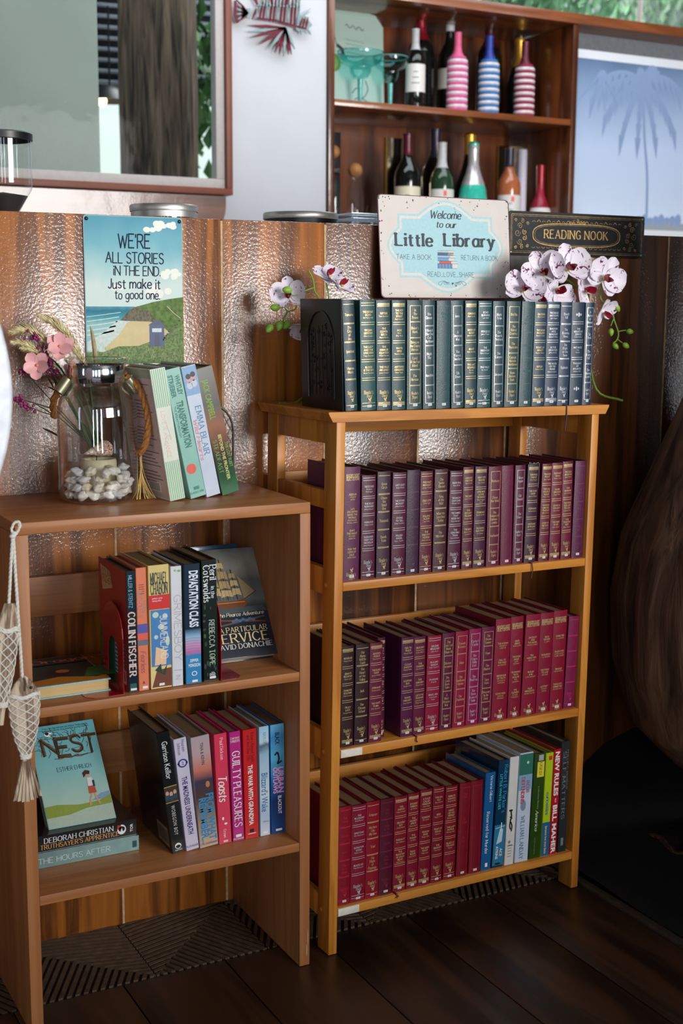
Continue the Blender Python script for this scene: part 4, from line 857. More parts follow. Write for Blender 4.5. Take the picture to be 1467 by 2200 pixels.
def rd_art(w_, h_, st, ink, base, titles, sticker=True):
    a = Art(); c = ink_of(ink, base); T = [t for t in titles.split('|') if t]; L = lambda v, t=.0008, u0=.07, u1=.93: a.rect(w_*u0, h_*v-t/2, w_*u1, h_*v+t/2, c, 1, 6)
    def knot(v):
        for ph in (0, PI):
            a.line([(w_*(.08+.84*i/36), h_*v+.0022*math.sin(i/36*12*PI+ph)) for i in range(37)], .0007, c, 1)
        L(v-.018); 
    def block(t, v, n, caps):
        ls = t.split('*'); tl = ls[0].split('/'); au = ls[1:] and ls[1].split('/') or []
        s0 = .0036 if caps else .0045; tot = len(tl)*s0*1.45+len(au)*.0028*1.6; y = h_*v+tot/2
        for q in tl: y -= s0*1.45; a.text(q, w_*.5, y+s0*.7, s0, c, 'sans' if caps else 'serif', bold=.012 if caps else 0, maxw=w_*.68, xs=.85 if caps else .66)
        for q in au: y -= .0028*1.6; a.text(q, w_*.5, y+.0021, .0027, c, 'sans', maxw=w_*.7, xs=.9)
    if st in 'AKL':
        if st == 'A': L(.975); L(.952); L(.067); L(.04)
        if st == 'K': knot(.962); knot(.062)
        if st == 'L': L(.962, .0009); L(.05, .0009)
        vs = (.79, .623, .455, .286)
        for v in vs: d = .010 if st != 'L' else .004; L(v+d); L(v-d)
        for t, v in zip(T, (.87, .705, .54, .37)): block(t, v, 4, st != 'L')
        rdlogo(a, w_, h_, c)
    elif st == 'B':
        a.frame(w_*.16, h_*.052, w_*.88, h_*.952, .0007, c, 1); n = len(T); top, bot = .95, .22
        for i, t in enumerate(T):
            v1 = top-(top-bot)*i/n; v0 = top-(top-bot)*(i+1)/n; block(t, (v0+v1)/2, n, False); L(v0+.003, .0005, .16, .88); L(v0-.003, .0005, .16, .88)
        a.text("Reader's", w_*.52, h_*.148, .005, c, 'serif', maxw=w_*.46); a.text('Digest', w_*.52, h_*.112, .005, c, 'serif', maxw=w_*.36)
    elif st == 'W':      # worn frame only
        a.frame(w_*.16, h_*.052, w_*.88, h_*.952, .0006, c, 1)
        for t, v in zip(T, (.87, .6, .4)): block(t, v, 3, False)
    elif st == 'D':
        for v in (.88, .16):
            for dx, dy in ((0, .012), (0, -.012), (.16, 0), (-.16, 0), (0, 0)): s_ = .0022; x, y = w_*(.5+dx), h_*(v+dy*.8); a.poly([(x-s_, y), (x, y+s_*1.3), (x+s_, y), (x, y-s_*1.3)], c, 2)
        for v in (.80, .623, .455, .286): L(v+.01); L(v-.01)
        for t, v in zip(T, (.705, .54, .37)): block(t, v, 4, True)
    elif st == 'S':
        a.text("READER'S DIGEST", w_*.5, h_*.925, .0058, c, 'sans', .02, maxw=w_*.84, fit=True); a.text('SELECT EDITIONS', w_*.5, h_*.896, .0058, c, 'sans', .02, maxw=w_*.84, fit=True)
        for t, v in zip(T, (.74, .575, .41, .245)): block(t, v, 4, True)
        rdlogo(a, w_, h_, c, .055, False, .62); pegasus(a, w_*.5, h_*.092, w_*.17, c)
    if sticker: a.rect(w_*.36, h_*.028, w_*.66, h_*.050, (232, 232, 232), 5); a.rect(w_*.40, h_*.036, w_*.62, h_*.042, (150, 152, 158), 6)
    return a
def book(F, x, y, z, w_, h_, d_, lean, cover, art, label, cat, group, bulge=.002, page=None, side=None, name='book', yaw=0, extra=None):
    M = F @ Matrix.Translation((x, y, z+(w_*math.sin(lean) if lean > 0 else 0))) @ Matrix.Rotation(yaw, 4, 'Z') @ Matrix.Rotation(lean, 4, 'Y')
    t = thing(name, label, cat, mw=M, group=group); th = .0022; n = 8
    ys = lambda u: bulge*(2*u/w_-1)**2
    outer = [(0, d_), (0, .0095), (.0009, .0075), (.0006, .0055), (0, .0035+bulge)] if bulge > .001 else [(0, d_), (0, .0012)]
    outer += [(w_*i/n, ys(w_*i/n)) for i in range(n+1)] if bulge > .001 else [(.0006, 0), (w_-.0006, 0)]
    outer += [(w_-px_, py_) for px_, py_ in ([(0, .0035+bulge), (.0006, .0055), (.0009, .0075), (0, .0095), (0, d_)] if bulge > .001 else [(0, .0012), (0, d_)])]
    inner = [(w_-th, d_), (w_-th, .0055)]+[(w_-th-(w_-2*th)*i/4, .0028+ys(th+(w_-2*th)*(1-i/4))) for i in range(5)]+[(th, .0055), (th, d_)]
    MB().prism(outer+inner, 0, h_, 'xy').obj('cover', cover, t)
    MB().box(th+.0002, w_-th-.0002, .006, d_-.004, .003, h_-.0035).obj('pages', page or M_PAGE, t)
    if art: art.obj('spine_print', lambda u, v, e: (u, ys(u)-e if bulge > .001 else -e, v), t, .00008)
    if side: side.obj('cover_print', lambda u, v, e: (-e, d_-u, v), t, .00008)
    return t
def solve_x(u, F, y, z):
    n_ = right*FPX-fwd*(u-733.5); p0 = F @ Vector((0, y, z)); ex = F.to_3x3() @ Vector((1, 0, 0)); return -((p0-CAM).dot(n_))/ex.dot(n_)
def locF(F, u, v, y):
    I = F.inverted(); c, d = ray(u, v); c = I @ c; d = I.to_3x3() @ d; return c+d*((y-c.y)/d.y)
def measure(F, y, z, rows):
    out = []
    for r in rows:
        bl, br, tx, ty = r[:4]; x0 = solve_x(bl, F, y, z); x1 = solve_x(br, F, y, z); p = locF(F, tx, ty, y)
        h_ = math.hypot(p.x-x0, p.z-z); out.append([x0, (x1-x0), h_, math.atan2(p.x-x0, p.z-z)])
    for a_, b_ in zip(out, out[1:]):     # neighbours may touch, not cross
        for zz in (0, min(a_[2], b_[2])):
            xa = a_[0]+a_[1]+math.sin(a_[3])*zz; xb = b_[0]+math.sin(b_[3])*zz
            if xa > xb-.0004: a_[1] -= xa-xb+.0004
    if F is RM:
        for a_ in out:
            k_ = a_[0]+a_[1]+max(0, math.sin(a_[3])*a_[2])-.5812
            if k_ > 0: a_[1] -= k_
    return out
ORD = 'first second third fourth fifth sixth seventh eighth ninth tenth eleventh twelfth thirteenth fourteenth fifteenth sixteenth seventeenth eighteenth nineteenth twentieth'.split()
STN = dict(A='with double ruled bands', K='with knot-pattern bands', L='with single ruled bands', B='with a ruled frame', W='with a worn ruled frame', D='with small diamond ornaments', S='with tall block titles')
COLR = {}
def leather(c): return mat('leather_%02x%02x%02x' % c, c, .34, var=.1, scale=90, bump=.35, bscale=900, spec=.6)
def rd_row(text, z, rowname, group, y=.008, d_=.14):
    rows = []
    for l in text.strip().split('\n'):
        f = l.split(' ', 8) if False else l.split(None, 6); rows.append([float(q) for q in f[:4]]+f[4:])
    ms = measure(RM, y, z, rows)
    for i, (r, (x, w_, h_, ln)) in enumerate(zip(rows, ms)):
        st, ink, rest = r[4][0], r[4][1], r[6] if len(r) > 6 else ''
        cn, rgb = r[5].split(':'); rgb = tuple(int(rgb[k:k+2], 16) for k in (0, 2, 4)); cn = cn.replace('_', ' ')
        dy = float(r[4][2:])/1000 if len(r[4]) > 2 else 0
        lab = f'{cn} book {STN[st]}, {ORD[i]} from the {rowname}'
        t = book(RM, x, y+dy, z, w_, h_, d_, ln, leather(rgb), rd_art(w_, h_, st, ink, rgb, rest), lab, 'book', group)
        yield t
c1 = """744 769 736 645 Lg dark_green:1f3a44 Tamara|The/City/of/Joy|Spearhead|Human/Music
777 809 774 645 Ag green:12494a THE DISTANT/ECHO*Val McDermid|TROJAN/ODYSSEY*Clive Cussler|THE LADY/AND THE/UNICORN*Tracy Chevalier|BLOOD/IS THE SKY*Steve Hamilton
811 841 809 645 Kg slate_green:1f3d45 RIPTIDE*Tess Gerritsen|THE/COPPER/BEECH*Maeve Binchy|THE/HIMMLER/EQUATION*William P Kennedy|THE HILLS/ARE LONELY*Janet Grainger
843 872 843 645 Kg deep_green:163f44 THE KEY/TO THE/STREET*Ruth Rendell|HIDE*Emily/Grey Beck|WHITE/VIPER*Thomas Sweep|ANYTHING/CONSIDERED*Peter Mayle
875 907 876 645 Bg dark_green:1d3c42 In/The/Frame|Baker's/Hawk|Bring on/the Empty/Horses|Lord/of the Far/Island|The/Hessian
910 936 909 645.5 Bs dark_green:1c3e45 The/Dinner|I Heard/The Owl/Call/My Name|Night/Sky|Mandible
938 968 940 646 Wf faded_green:24464c Nurse/Tara
971 997 970 646 Bs slate_green:20444b Jaws 2|A/Dangerous/Man|The/Forest/Dwellers|Silk/Dawn
999.5 1024 1001 646 Kg slate_green:213f45 COMEBACK*Dick Francis|RIVERS OF/GOLD*Janet Edmonds|BEAST*Peter Benchley|THE LAST/SCRAMBLE*Ronald/Tierney
1025.5 1054 1029.5 646.5 As green:10444a ECHO/BURNING*Lee Child|FORCE 12*James Thayer|THE/OBSERVATORY*Emily Grayson|THE FALLS*Ian Rankin
1057 1082 1061 647 Bs dark_green:1b3c46 Night/Train|The/Fourth/Protocol|The/Canyon|Strumwell
1084 1113 1091 647 Bg slate_green:213f47 Bel Ria|The/Naked/Country|The/Physicians|Captain/Horatio/Hornblower|Home/Before/Dark
1115 1141 1123.6 647.5 Bf faded_green:28454b The/Master/Mariner|Whispers|Overland
1143 1169 1151 648 Kg slate_blue:1f3b50 DECIDER*Dick Francis|THE SUGAR/PAVILION*Rosalind Laker|POINT OF/IMPACT*Stephen Hunter|REFLEX*Robert Blond
1170 1197 1178 648 Ks navy:1c3149 THE EAGLE/HAS FLOWN*Jack Higgins|SHADOW/INTO/SUNLIGHT*Elizabeth Walker|AS THE/CROW FLIES*Jeffrey Archer|THE WATER/OF THE/FISHER*Cameron Langford
1197.5 1223 1207 649 Ls blue-grey:263a52 Death/Kill|The/Evening/News|The/Flight/of the/Swan|Toplander
1223.5 1250 1231 649 Ds dark_blue:1b2f44 THE/HEIGHTS OF/ZERVOS*Colin Forbes|RAT RACE*Dick/Francis|TWILIGHT/OF/ATLANTIS*Andrew Hall
1251 1275 1260 650 Bs navy:182e47 A/Matter/of/Honour|Sir/Trek|The/Long/Kill|The/Shining/Land"""
GR1 = list(rd_row(c1, RT+.0005, 'black bookend on top', 'green and blue books on top of the tall bookcase', y=.004, d_=.135))
c2 = """738 771 742 1004 Sg tall_purple:5c2049 ASSEGAI*WILBUR/SMITH|LA'S/ORCHESTRA/SAVES THE/WORLD*ALEXANDER/McCALL SMITH|ENVY/THE NIGHT*MICHAEL/KORYTA|FOR THE/LOVE OF/JULIE*ANN MING
776 805 779 1022 As maroon:521531 THE ICE CHILD*Elizabeth/McGregor|THE BLUE/NOWHERE*Jeffery Deaver|WARLOCK*Wilbur Smith|SUZANNE'S/DIARY FOR/NICHOLAS*James Patterson
809 836.5 812.6 1014 Lg plum:3d2034 Great/Circle|Chase/the/Small/One|Thornyhold|Death/Train
841 870 845.6 1016 As maroon:521532 LAST LIGHT*Andy McNab|THE STONE/MONKEY*Jeffery Deaver|DYING/TO TELL*Robert Goddard|FALLEN/ANGEL*Don J. Snyder
872 898.5 876.5 1010.6 Lf faded_plum:3c1f38 Bel|Deep/Lee|July|Mid/Sea
901 927 905 1013.5 Ag red_maroon:5c1630 FIVE PAST/MIDNIGHT*James Thayer|ONLY LOVE*Erich Segal|KILLING/FLOOR*Lee Child|THE/SHADOWY/HORSES*Susanna Kearsley
930 957 936 1009 Lg brown-plum:48242e The/Spider/Thread|King/of the/Wild|What We/Cared About/Today|The/Minotaur
961 988 969 1012.5 As maroon:4e1430 RAIN FALL*Barry Eisler|THE SHADOW/CATCHER*Michelle Paver|THE SUMMER/THAT/NEVER WAS*Peter Robinson|THE/CHRISTMAS/TRAIN*David Baldacci
992 1014 997 1004 Kg maroon:561833 A DANGEROUS/FORTUNE*Ken Follett|THE CLIENT*John Grisham|THE/ESTUARY/PILGRIM*Douglas Skeggs|THE BEAR*James Oliver/Curwood
1016 1041 1023 1003 Kg plum:461a36 NIGHT OVER/WATER*Ken Follett|LOVES MUSIC/LOVES/TO DANCE*Mary Higgins/Clark|STORMCHILD*Bernard Cornwell|THE DARLING/BUDS OF MAY*H. E. Bates
1045 1074 1051.6 1003 Bg crimson:5e1232 Banbury|Chase/the Wind|The/Badgers of/Summer-/combe|Overboard
1075.5 1099.6 1080 1001 Wf faded_crimson:621838 Sir/John
1101.7 1123 1109 1000 Bs magenta:581434 Alone/Again|Gilt/Sound|The/Dare|Sailor's/Rest
1126 1150 1136 998 Kg dark_plum:3d1a34 DRIVING/FORCE*Dick Francis|THE ISLAND/HARP*Jeanne Williams|STEPHANIE*Winston Graham|WHITENING/IN THE DARK*Joanna Dunn|THE WHITE/PUMA*R.D. Lawrence
1157 1179 1167 997 Kg red:641630 THUNDER/POINT*Jack Higgins|THE OLD/HOUSE AT/RAILES*Mary E. Pearce|HONOUR/AMONG/THIEVES*Jeffrey Archer|A NIGHT OF/DECISION*William Grant
1180 1203 1188 995 Kg red:6a1630 ELEPHANT/SONG*Wilbur Smith|HOME/GROUND*Hugh Miller|GUNS IN/THE NIGHT*Evan Evans|THE ENEMY/FLYER*Brian Bates
1205 1226 1211 992 Kg red:68152e THE COLD/MOUNTAIN*Laura Bond|THE/RAINMAKER*John Grisham|THE WIND/GOD GATE/TO CRY*Howard Fast|THE/FOURTEEN/FEET*Alice Adams
1228 1252 1238 991 Bf purple:541a40 Sara|The/Haunted/Sea|The/Winter/of/Life|Why/Not"""
GR2 = list(rd_row(c2, .7107, 'low bookcase, second row down', 'maroon books on the upper shelf'))
c3 = """733 759 735 1390 Kg dark_brown:34171e MOTHERLAND*Robert Harris|JERRY'S/MOUNTAIN*Gavin Lyall|DIAMOND/SOLITAIRE*Peter Lovesey|TRULY/LATE*Duncan Pearce
761.6 789.7 766 1386 Lg dark_brown:321820 Her/Name/Will Be/Faith|The/Heart/of the/Valley|Jack|The/Chosen/School
792.5 820 796 1383 Kg magenta-maroon:641338 DAVID'S/FORCE*Dick Francis|THE ISLAND/HARP*Jeanne Williams|STEPHANIE*Winston Graham|THE WHITE/PUMA*R.D. Lawrence
821.5 837 824 1376 Kg18 deep_maroon:4c1230 THE/KEY*Jim Fry|BAY/LANE*John Penn|STEEL/EYES*Scott|LAST/RIDE*Thomas
861 887 864 1371 Kg plum:521440 TIES TO/TRADE*Michael Ridpath|CLOUD/SHADOWS*Elizabeth Walker|ACCEPTABLE/RISK*Robin Cook|WHITE/HARVEST*Louise Charlwood
888 912 891 1370 Kg maroon:601438 MUSTANG*Richard Evans/& Pat Gifford|THE/CHAMBER*John Grisham|THE/HOMECOMING*Maeve Haran|LOST AT THE/FUNFAIR*James Brown &/Philip Kimble
913 942 920.5 1368 As bright_crimson:8c0f33 DECEIVE/MEASURES*John Harris|IN A DRY/SEASON*Peter Robinson|24 HOURS*Greg Iles|MOAT, ADA*Anne Louise/Fisher
944 970 952 1362 Bg maroon:5a1033 The/Last Cad/Made/Them All|Distant/Encounter|The/Cook/Book/Tales|A/Most/Private/War
972 999 980.6 1358 Bg crimson:8a0e38 Travels/& Gones|Tides|The/Sunflower/Option|The/Charlatan
1001 1026.5 1009.7 1353 Bs magenta:8a1048 Carter's/Castle|The/Capes/Holly/East|The/Red Fox|The/Three/Trees of/Table
1028 1055 1037 1349 Bg purple-crimson:640e38 The/Dream/Sumner|Pawn|The/Blanket|Sara/Visits|Discover/In the/Dark
1056 1089 1067 1332 Sg tall_crimson:84102f THE AFGHAN*FREDERICK/FORSYTH|CALL OF/THE WILD*RAY BRANDT|MESSENGER/OF TRUTH*JACQUELINE/WINSPEAR|ECHO PARK*MICHAEL/CONNELLY
1091 1117 1100 1326.5 Sg tall_crimson:82102f DEAD/SIMPLE*PETER JAMES|THE DOUBLE/EAGLE*JAMES/TWINING|RUNNING/WITH/WOLVES*MIKE/DAWSON|THE/CLOSERS*MICHAEL/CONNELLY
1119 1150 1132 1322.5 Sg tall_crimson:841030 JACQUOT/AND/THE ANGEL*MARTIN O'BRIEN|THE/HARD WAY*LEE CHILD|MARLEY/& ME*JOHN GROGAN|FALSE/IMPRESSION*JEFFREY ARCHER
1151.6 1180 1163.5 1318.5 Sg tall_crimson:821030 BLUE/HEAVEN*C. J. BOX|REVELATION*C. J. SANSOM|NOTHING/TO LOSE*LEE CHILD|LOTTERY*PATRICIA/WOOD
1181 1209 1192 1313.6 Sg tall_crimson:850f2e DARK FIRE*C. J. SANSOM|BLACK WIND*CLIVE CUSSLER/& DIRK CUSSLER|BEHOLD*MARTIN MEYERS|THE BLOOD-/DIMMED TIDE*RENNIE AIRTH
1211 1239 1224 1325.5 Lf plain_magenta:7c1344 T|Y"""
GR3 = list(rd_row(c3, .3982, 'low bookcase, third row down', 'crimson books on the middle shelf'))
c4 = """725.6 752 729.5 1735.6 Lf crimson:860d26 Sea/Lord|Doctors|Coral|The/Lost/Game
753 784 757 1732.7 As crimson:840e2a THE/MILLIONAIRES*Brad Meltzer|ONLY DAD*Alan Titchmarsh|GONE FOR/GOOD*Harlan Coben|BLACK ICE*Matt Dickinson
785 812.6 789 1725 Lg red:8c0d26 Limpopo|No Here/Like/My Own|Trial|The/Flight/of/Flamingo
813.2 842 818.5 1719 Lf dark_maroon:540b24 The/Wolf|A/Walk/in the/Dark|Delilah|The/Sixty/Six
844 871 849 1714 Kg red:800d28 THE/PASTOR*Frederick Forsyth|SECOND/DAY*Robin Burke|PLEASANT*Ben Stockton|THE/MOUNTAIN/OF GOLD/RIDGE*Mel Dobson
873 896.6 878 1707 Kg red:7e0d28 STUDENT/DEMON*Ian Wilson|THE/HONEST/SPRITE*Maeve Haran|THE/PUSHER*Ian Miles|ISAAC/ELDER*John Harris
897.6 923 904.5 1699 Kg red:7a0c26 A PLACE/CALLED/FREEDOM*Ken Follett|ICEBREAK*Bart Davis|POISON/RIVER*Philip Pullen|THE GREEN/POINT*Philip Keen
925 949 932 1693 Ag red:760c26 THE HILL/GUY*Dave Brown|SEEN*Margaret Porter|FRUIT OF/DENIAL*Richards|THE/SQUADRON*Tom Harris
952 977 959 1691 Ag red:7c0c24 REMOTE/CONTROL*Andy McNab|HEART/OF THE/BREEZE*Barbara Cole|THE LAST/PATROL*Penrose Gray|BLAZE AT/TOULOUSE*Roman
980 1006.5 989.6 1684.6 Wf dull_red:780c1e The/Dark|At/Gate|The/Last
1007 1031.6 1014 1679.6 Wf plain_red:760b20 """
GR4 = list(rd_row(c4, .0897, 'low bookcase, bottom row', 'red books on the bottom shelf'))
# ribbon bookmarks hanging out of three books, each a part of its book
def ribbon3(parent, pts, c, r=.0007, name='ribbon_bookmark'):
    I = parent.matrix_world.inverted() if parent.matrix_world != Matrix() else parent.matrix_basis.inverted()
    MB().tube([I @ (RM @ Vector(p)) for p in pts], r, 6).obj(name, mat('ribbon_%02x%02x%02x' % c, c, .5), parent)
bpy.context.view_layer.update()
p = locF(RM, 1215, 872, -.004); p2 = locF(RM, 1213, 924, -.008)
ribbon3(GR1[15], [(p.x, .02, RT+.0012), (p.x, .0, RT+.0012), (p.x, -.0075, RT-.001), (p.x, -.0085, RT-.02), (p2.x, -.008, p2.z)], (20, 26, 60), .0012)
p = locF(RM, 1143, 1200, -.002); ribbon3(GR2[13], [(p.x, .012, .7112), (p.x, -.002, .7112), (p.x+.001, -.0035, .70), (p.x-.001, -.0035, .682)], (90, 10, 30), .0012, 'tassel')
p = locF(RM, 895, 1588, -.002); ribbon3(GR3[5], [(p.x, .012, .3987), (p.x, -.002, .3987), (p.x-.002, -.003, .392), (p.x+.001, -.003, .388)], (90, 10, 30), .0012, 'tassel')
p = locF(RM, 852, 1927, -.002); ribbon3(GR4[4], [(p.x, .012, .0902), (p.x, -.002, .0902), (p.x+.003, -.003, .086), (p.x-.001, -.003, .084)], (120, 10, 30), .0018, 'tassel')
# beaded bookmark over a book of the second row
q = GR2[13].matrix_world; b = MB(); pts = []
for i in range(16): b.ball((.002+i*.0014, .001+.002*math.sin(i*.8), .2075 if 0 else (measure(RM, .008, .7107, [[1126, 1150, 1136, 998]])[0][2]+.0018+.001*math.sin(i))), (.0011, .0011, .0011), n=1)
hh = measure(RM, .008, .7107, [[1126, 1150, 1136, 998]])[0][2]
for i in range(22): b.ball((.0245, -.0012, hh+.001-i*.0022), (.0010, .0010, .0010), n=1)
b.obj('beaded_bookmark', mat('black_beads', (26, 28, 26), .15), GR2[13])

# ---------------------------------------------------------------- dust-jacketed books
def jacket(c, rough=.25): return mat('jacket_%02x%02x%02x' % tuple(int(x) for x in c), c, rough, var=.05, scale=30, coat=.4)
def vt(a, s_, u, v, size, c, font='sans', bold=0, maxw=None, xs=1, fit=False, shear=0, lay=3, track=0, jit=0): a.text(s_, u, v, size, c, font, bold, maxw, -90, 0, xs, shear, lay, track, jit, fit)
def place(F, y, z, rows, d_, names):
    ms = measure(F, y, z, rows); return ms
# --- bottom shelf of the tall bookcase
rows = [(1032, 1053, 1044, 1662), (1056, 1080.6, 1072.7, 1636), (1083, 1102, 1096.4, 1628), (1105, 1133, 1118, 1620), (1136, 1158.7, 1149, 1621), (1161.6, 1177.5, 1173.5, 1619), (1179, 1196, 1191, 1611), (1198, 1215, 1207, 1594.6)]
ms = measure(RM, .008, .0897, rows); G = 'jacketed books at the end of the bottom shelf'; TU = 'on the tall bookcase\'s bottom shelf'
def A_(i): return Art(), ms[i][1], ms[i][2]
def put(i, F, y, z, d_, cov, a, label, bulge=.0006, page=None, side=None, name='book', grp=None, yaw=0):
    x, w_, h_, ln = ms[i]; return book(F, x, y, z, w_, h_, d_, ln, cov, a, label, 'book', grp or G, bulge, page, side, name, yaw)
W = (235, 238, 240)
a, w_, h_ = A_(0); vt(a, 'Victoria Gilbert', w_*.62, h_*.83, .0055, W, 'roman', maxw=h_*.27, fit=True); vt(a, 'Reserved for Murder', w_*.45, h_*.38, .007, W, 'roman', maxw=h_*.44, fit=True); a.rect(w_*.4, h_*.035, w_*.65, h_*.075, W, 3)
put(0, RM, .008, .0897, .14, jacket((30, 92, 150)), a, 'slim blue jacketed book next to the last red book '+TU)
a, w_, h_ = A_(1); vt(a, "Robert B. Parker's", w_*.7, h_*.73, .0085, (60, 150, 200), 'roman', maxw=h_*.45, fit=True); vt(a, 'LITTLE WHITE LIES', w_*.3, h_*.71, .006, (70, 190, 190), 'sans', .01, maxw=h_*.33, fit=True)
a.rect(0, h_*.02, w_, h_*.4, (36, 120, 160), 1); a.poly([(w_*.25, h_*.22), (w_*.75, h_*.24), (w_*.8, h_*.36), (w_*.5, h_*.36)], (190, 210, 226), 2); a.line([(w_*.1, h_*.37), (w_*.95, h_*.385)], .001, W, 3); a.line([(w_*.6, h_*.34), (w_*.62, h_*.42)], .002, W, 3)
vt(a, 'ACE', w_*.72, h_*.14, .006, W, 'sans', .01, maxw=h_*.075, fit=True); vt(a, 'ATKINS', w_*.35, h_*.14, .006, W, 'sans', .02, maxw=h_*.12, fit=True); a.disc(w_*.5, h_*.035, w_*.28, .002, (20, 30, 40), 3)
put(1, RM, .008, .0897, .15, jacket((16, 54, 84)), a, 'thick teal-blue jacketed thriller with a tag picture '+TU)
a, w_, h_ = A_(2); b0 = (28, 28, 30); a.rect(w_*.2, h_*.50, w_*.6, h_*.515, b0, 2); a.line([(w_*.4, h_*.51), (w_*.5, h_*.45), (w_*.4, h_*.41)], .0035, b0, 2); a.line([(w_*.3, h_*.45), (w_*.6, h_*.43)], .002, b0, 2); a.line([(w_*.4, h_*.41), (w_*.35, h_*.37), (w_*.45, h_*.33)], .003, b0, 2, True); a.line([(w_*.45, h_*.4), (w_*.6, h_*.36), (w_*.55, h_*.31)], .003, b0, 2, True)
a.text('@', w_*.45, h_*.215, .007, b0, 'hand'); a.text('LAWINS', w_*.5, h_*.18, .003, b0, 'sans', .02, maxw=w_*.6, fit=True)
for k in range(4): a.rect(w_*.25, h_*(.15-.025*k), w_*.7, h_*(.158-.025*k), (150, 152, 156), 2)
put(2, RM, .008, .0897, .14, jacket((214, 214, 212), .4), a, 'white paperback with a small black climbing figure '+TU)
a, w_, h_ = A_(3); a.rect(0, h_*.80, w_, h_*.99, (40, 110, 92), 1); a.rect(0, h_*.66, w_, h_*.80, (120, 164, 196), 1); a.disc(w_*.62, h_*.91, .003, .003, (190, 210, 200), 2); a.disc(w_*.42, h_*.52, w_*.2, h_*.05, (120, 140, 166), 2)
vt(a, 'DEFENDING', w_*.33, h_*.655, .008, (190, 30, 50), 'slab', maxw=h_*.24, fit=True); vt(a, 'JACOB', w_*.7, h_*.69, .007, (190, 30, 50), 'slab', maxw=h_*.12, fit=True); vt(a, 'WILLIAM LANDAY', w_*.45, h_*.22, .0095, (50, 96, 150), 'serif', maxw=h_*.4, fit=True)
put(3, RM, .008, .0897, .15, jacket((196, 208, 226)), a, 'pale blue and green jacketed novel with red slab title '+TU)
a, w_, h_ = A_(4); a.rect(w_*.3, h_*.775, w_*.95, h_*.92, (222, 206, 60), 2); vt(a, 'USED', w_*.62, h_*.85, .006, (30, 30, 28), 'serif', maxw=h_*.12, fit=True); a.rect(w_*.4, h_*.93, w_*.85, h_*.985, (170, 170, 170), 2); vt(a, 'America', w_*.5, h_*.36, .007, (190, 200, 170), 'script', maxw=h_*.2, fit=True, shear=.2); vt(a, 'a narrative history', w_*.55, h_*.58, .0035, (150, 170, 120), 'roman', maxw=h_*.22, fit=True); vt(a, 'volume and edition', w_*.45, h_*.12, .003, (120, 140, 90), 'roman', maxw=h_*.16, fit=True)
put(4, RM, .008, .0897, .16, jacket((44, 70, 22)), a, 'dark green history textbook with yellow USED sticker '+TU)
a, w_, h_ = A_(5); a.rect(0, .0005, w_, h_*.33, (22, 96, 150), 1); a.rect(w_*.4, h_*.93, w_*.85, h_*.97, (210, 40, 40), 2); vt(a, 'curiosities', w_*.5, h_*.51, .007, (24, 84, 160), 'script', maxw=h_*.22, fit=True, shear=.2); vt(a, 'Strange but true facts', w_*.5, h_*.16, .0055, (240, 190, 60), 'sans', .02, maxw=h_*.27, fit=True)
put(5, RM, .008, .0897, .16, jacket((178, 204, 30)), a, 'thin lime-yellow and blue book '+TU)
a, w_, h_ = A_(6); vt(a, 'NEW RULES', w_*.5, h_*.77, .0105, W, 'sans', .03, maxw=h_*.42, fit=True); vt(a, 'FROM', w_*.5, h_*.515, .004, W, 'sans', .0, maxw=h_*.04); vt(a, 'BILL MAHER', w_*.5, h_*.245, .0105, W, 'sans', .03, maxw=h_*.46, fit=True)
put(6, RM, .008, .0897, .16, jacket((176, 28, 36)), a, 'bright red spine with large white capitals '+TU)
a, w_, h_ = A_(7); vt(a, 'SELF MATTERS', w_*.42, h_*.6, .008, (120, 124, 126), 'roman', maxw=h_*.62, fit=True); vt(a, 'PHILLIP C. McGRAW', w_*.8, h_*.74, .004, (110, 114, 116), 'roman', maxw=h_*.36, fit=True); a.rect(w_*.3, h_*.06, w_*.6, h_*.13, (120, 124, 126), 2)
put(7, RM, .008, .0897, .16, jacket((44, 48, 50)), a, 'charcoal grey book with faint grey title against the side of the bottom shelf')

# --- low bookcase, upper shelf
FI = Matrix(); TM = 'between the red bookends'; G = 'hardbacks between the red bookends'
rows = [(277, 297, 270, 1228), (299, 321, 291, 1221), (325, 369, 317.5, 1216), (371, 394, 366, 1217.5), (399.5, 433, 395, 1213), (438, 470, 432, 1204.5)]
ms = measure(FI, -.296, L2+.0016, rows); ZB = L2+.0016
a, w_, h_ = A_(0); vt(a, 'MILLER & STENTZ', w_*.42, h_*.83, .0062, (140, 200, 226), 'hand', maxw=h_*.27, fit=True); vt(a, 'COLIN FISCHER', w_*.48, h_*.39, .0115, (226, 196, 190), 'slab', maxw=h_*.54, fit=True); a.rect(w_*.15, h_*.02, w_*.85, h_*.07, (30, 90, 90), 2); a.rect(w_*.2, h_*.012, w_*.85, h_*.03, W, 3)
sd = Art(); D_ = .145; sd.rect(0, 0, D_, h_, (168, 54, 46), 1); sd.rect(0, 0, D_*.55, h_*.42, (40, 96, 56), 2); sd.poly([(.01, h_*.95), (.06, h_*.93), (.075, h_*.8), (.02, h_*.74)], (206, 178, 132), 3); sd.text('COLIN', .04, h_*.9, .011, (120, 60, 50), 'hand', lay=4); sd.text('FISCHER', .045, h_*.84, .01, (120, 60, 50), 'hand', lay=4)
sd.rect(.075, .02, .135, h_*.4, (64, 110, 140), 3); sd.rect(.078, h_*.4, .12, h_*.47, (216, 190, 40), 3)
for k in range(9): sd.rect(.08, h_*.37-k*.007, .128, h_*.37-k*.007+.0025, (190, 206, 214), 4)
sd.rect(.1, .01, .135, .034, (226, 216, 206), 4)
for k in range(10): sd.rect(.103+k*.003, .015, .1045+k*.003, .031, (30, 30, 30), 5)
put(0, FI, -.296, ZB, D_, jacket((22, 38, 50)), a, 'navy and red children\'s novel with a childlike lettered spine next to the first red bookend', side=sd, page=M_PAGE)
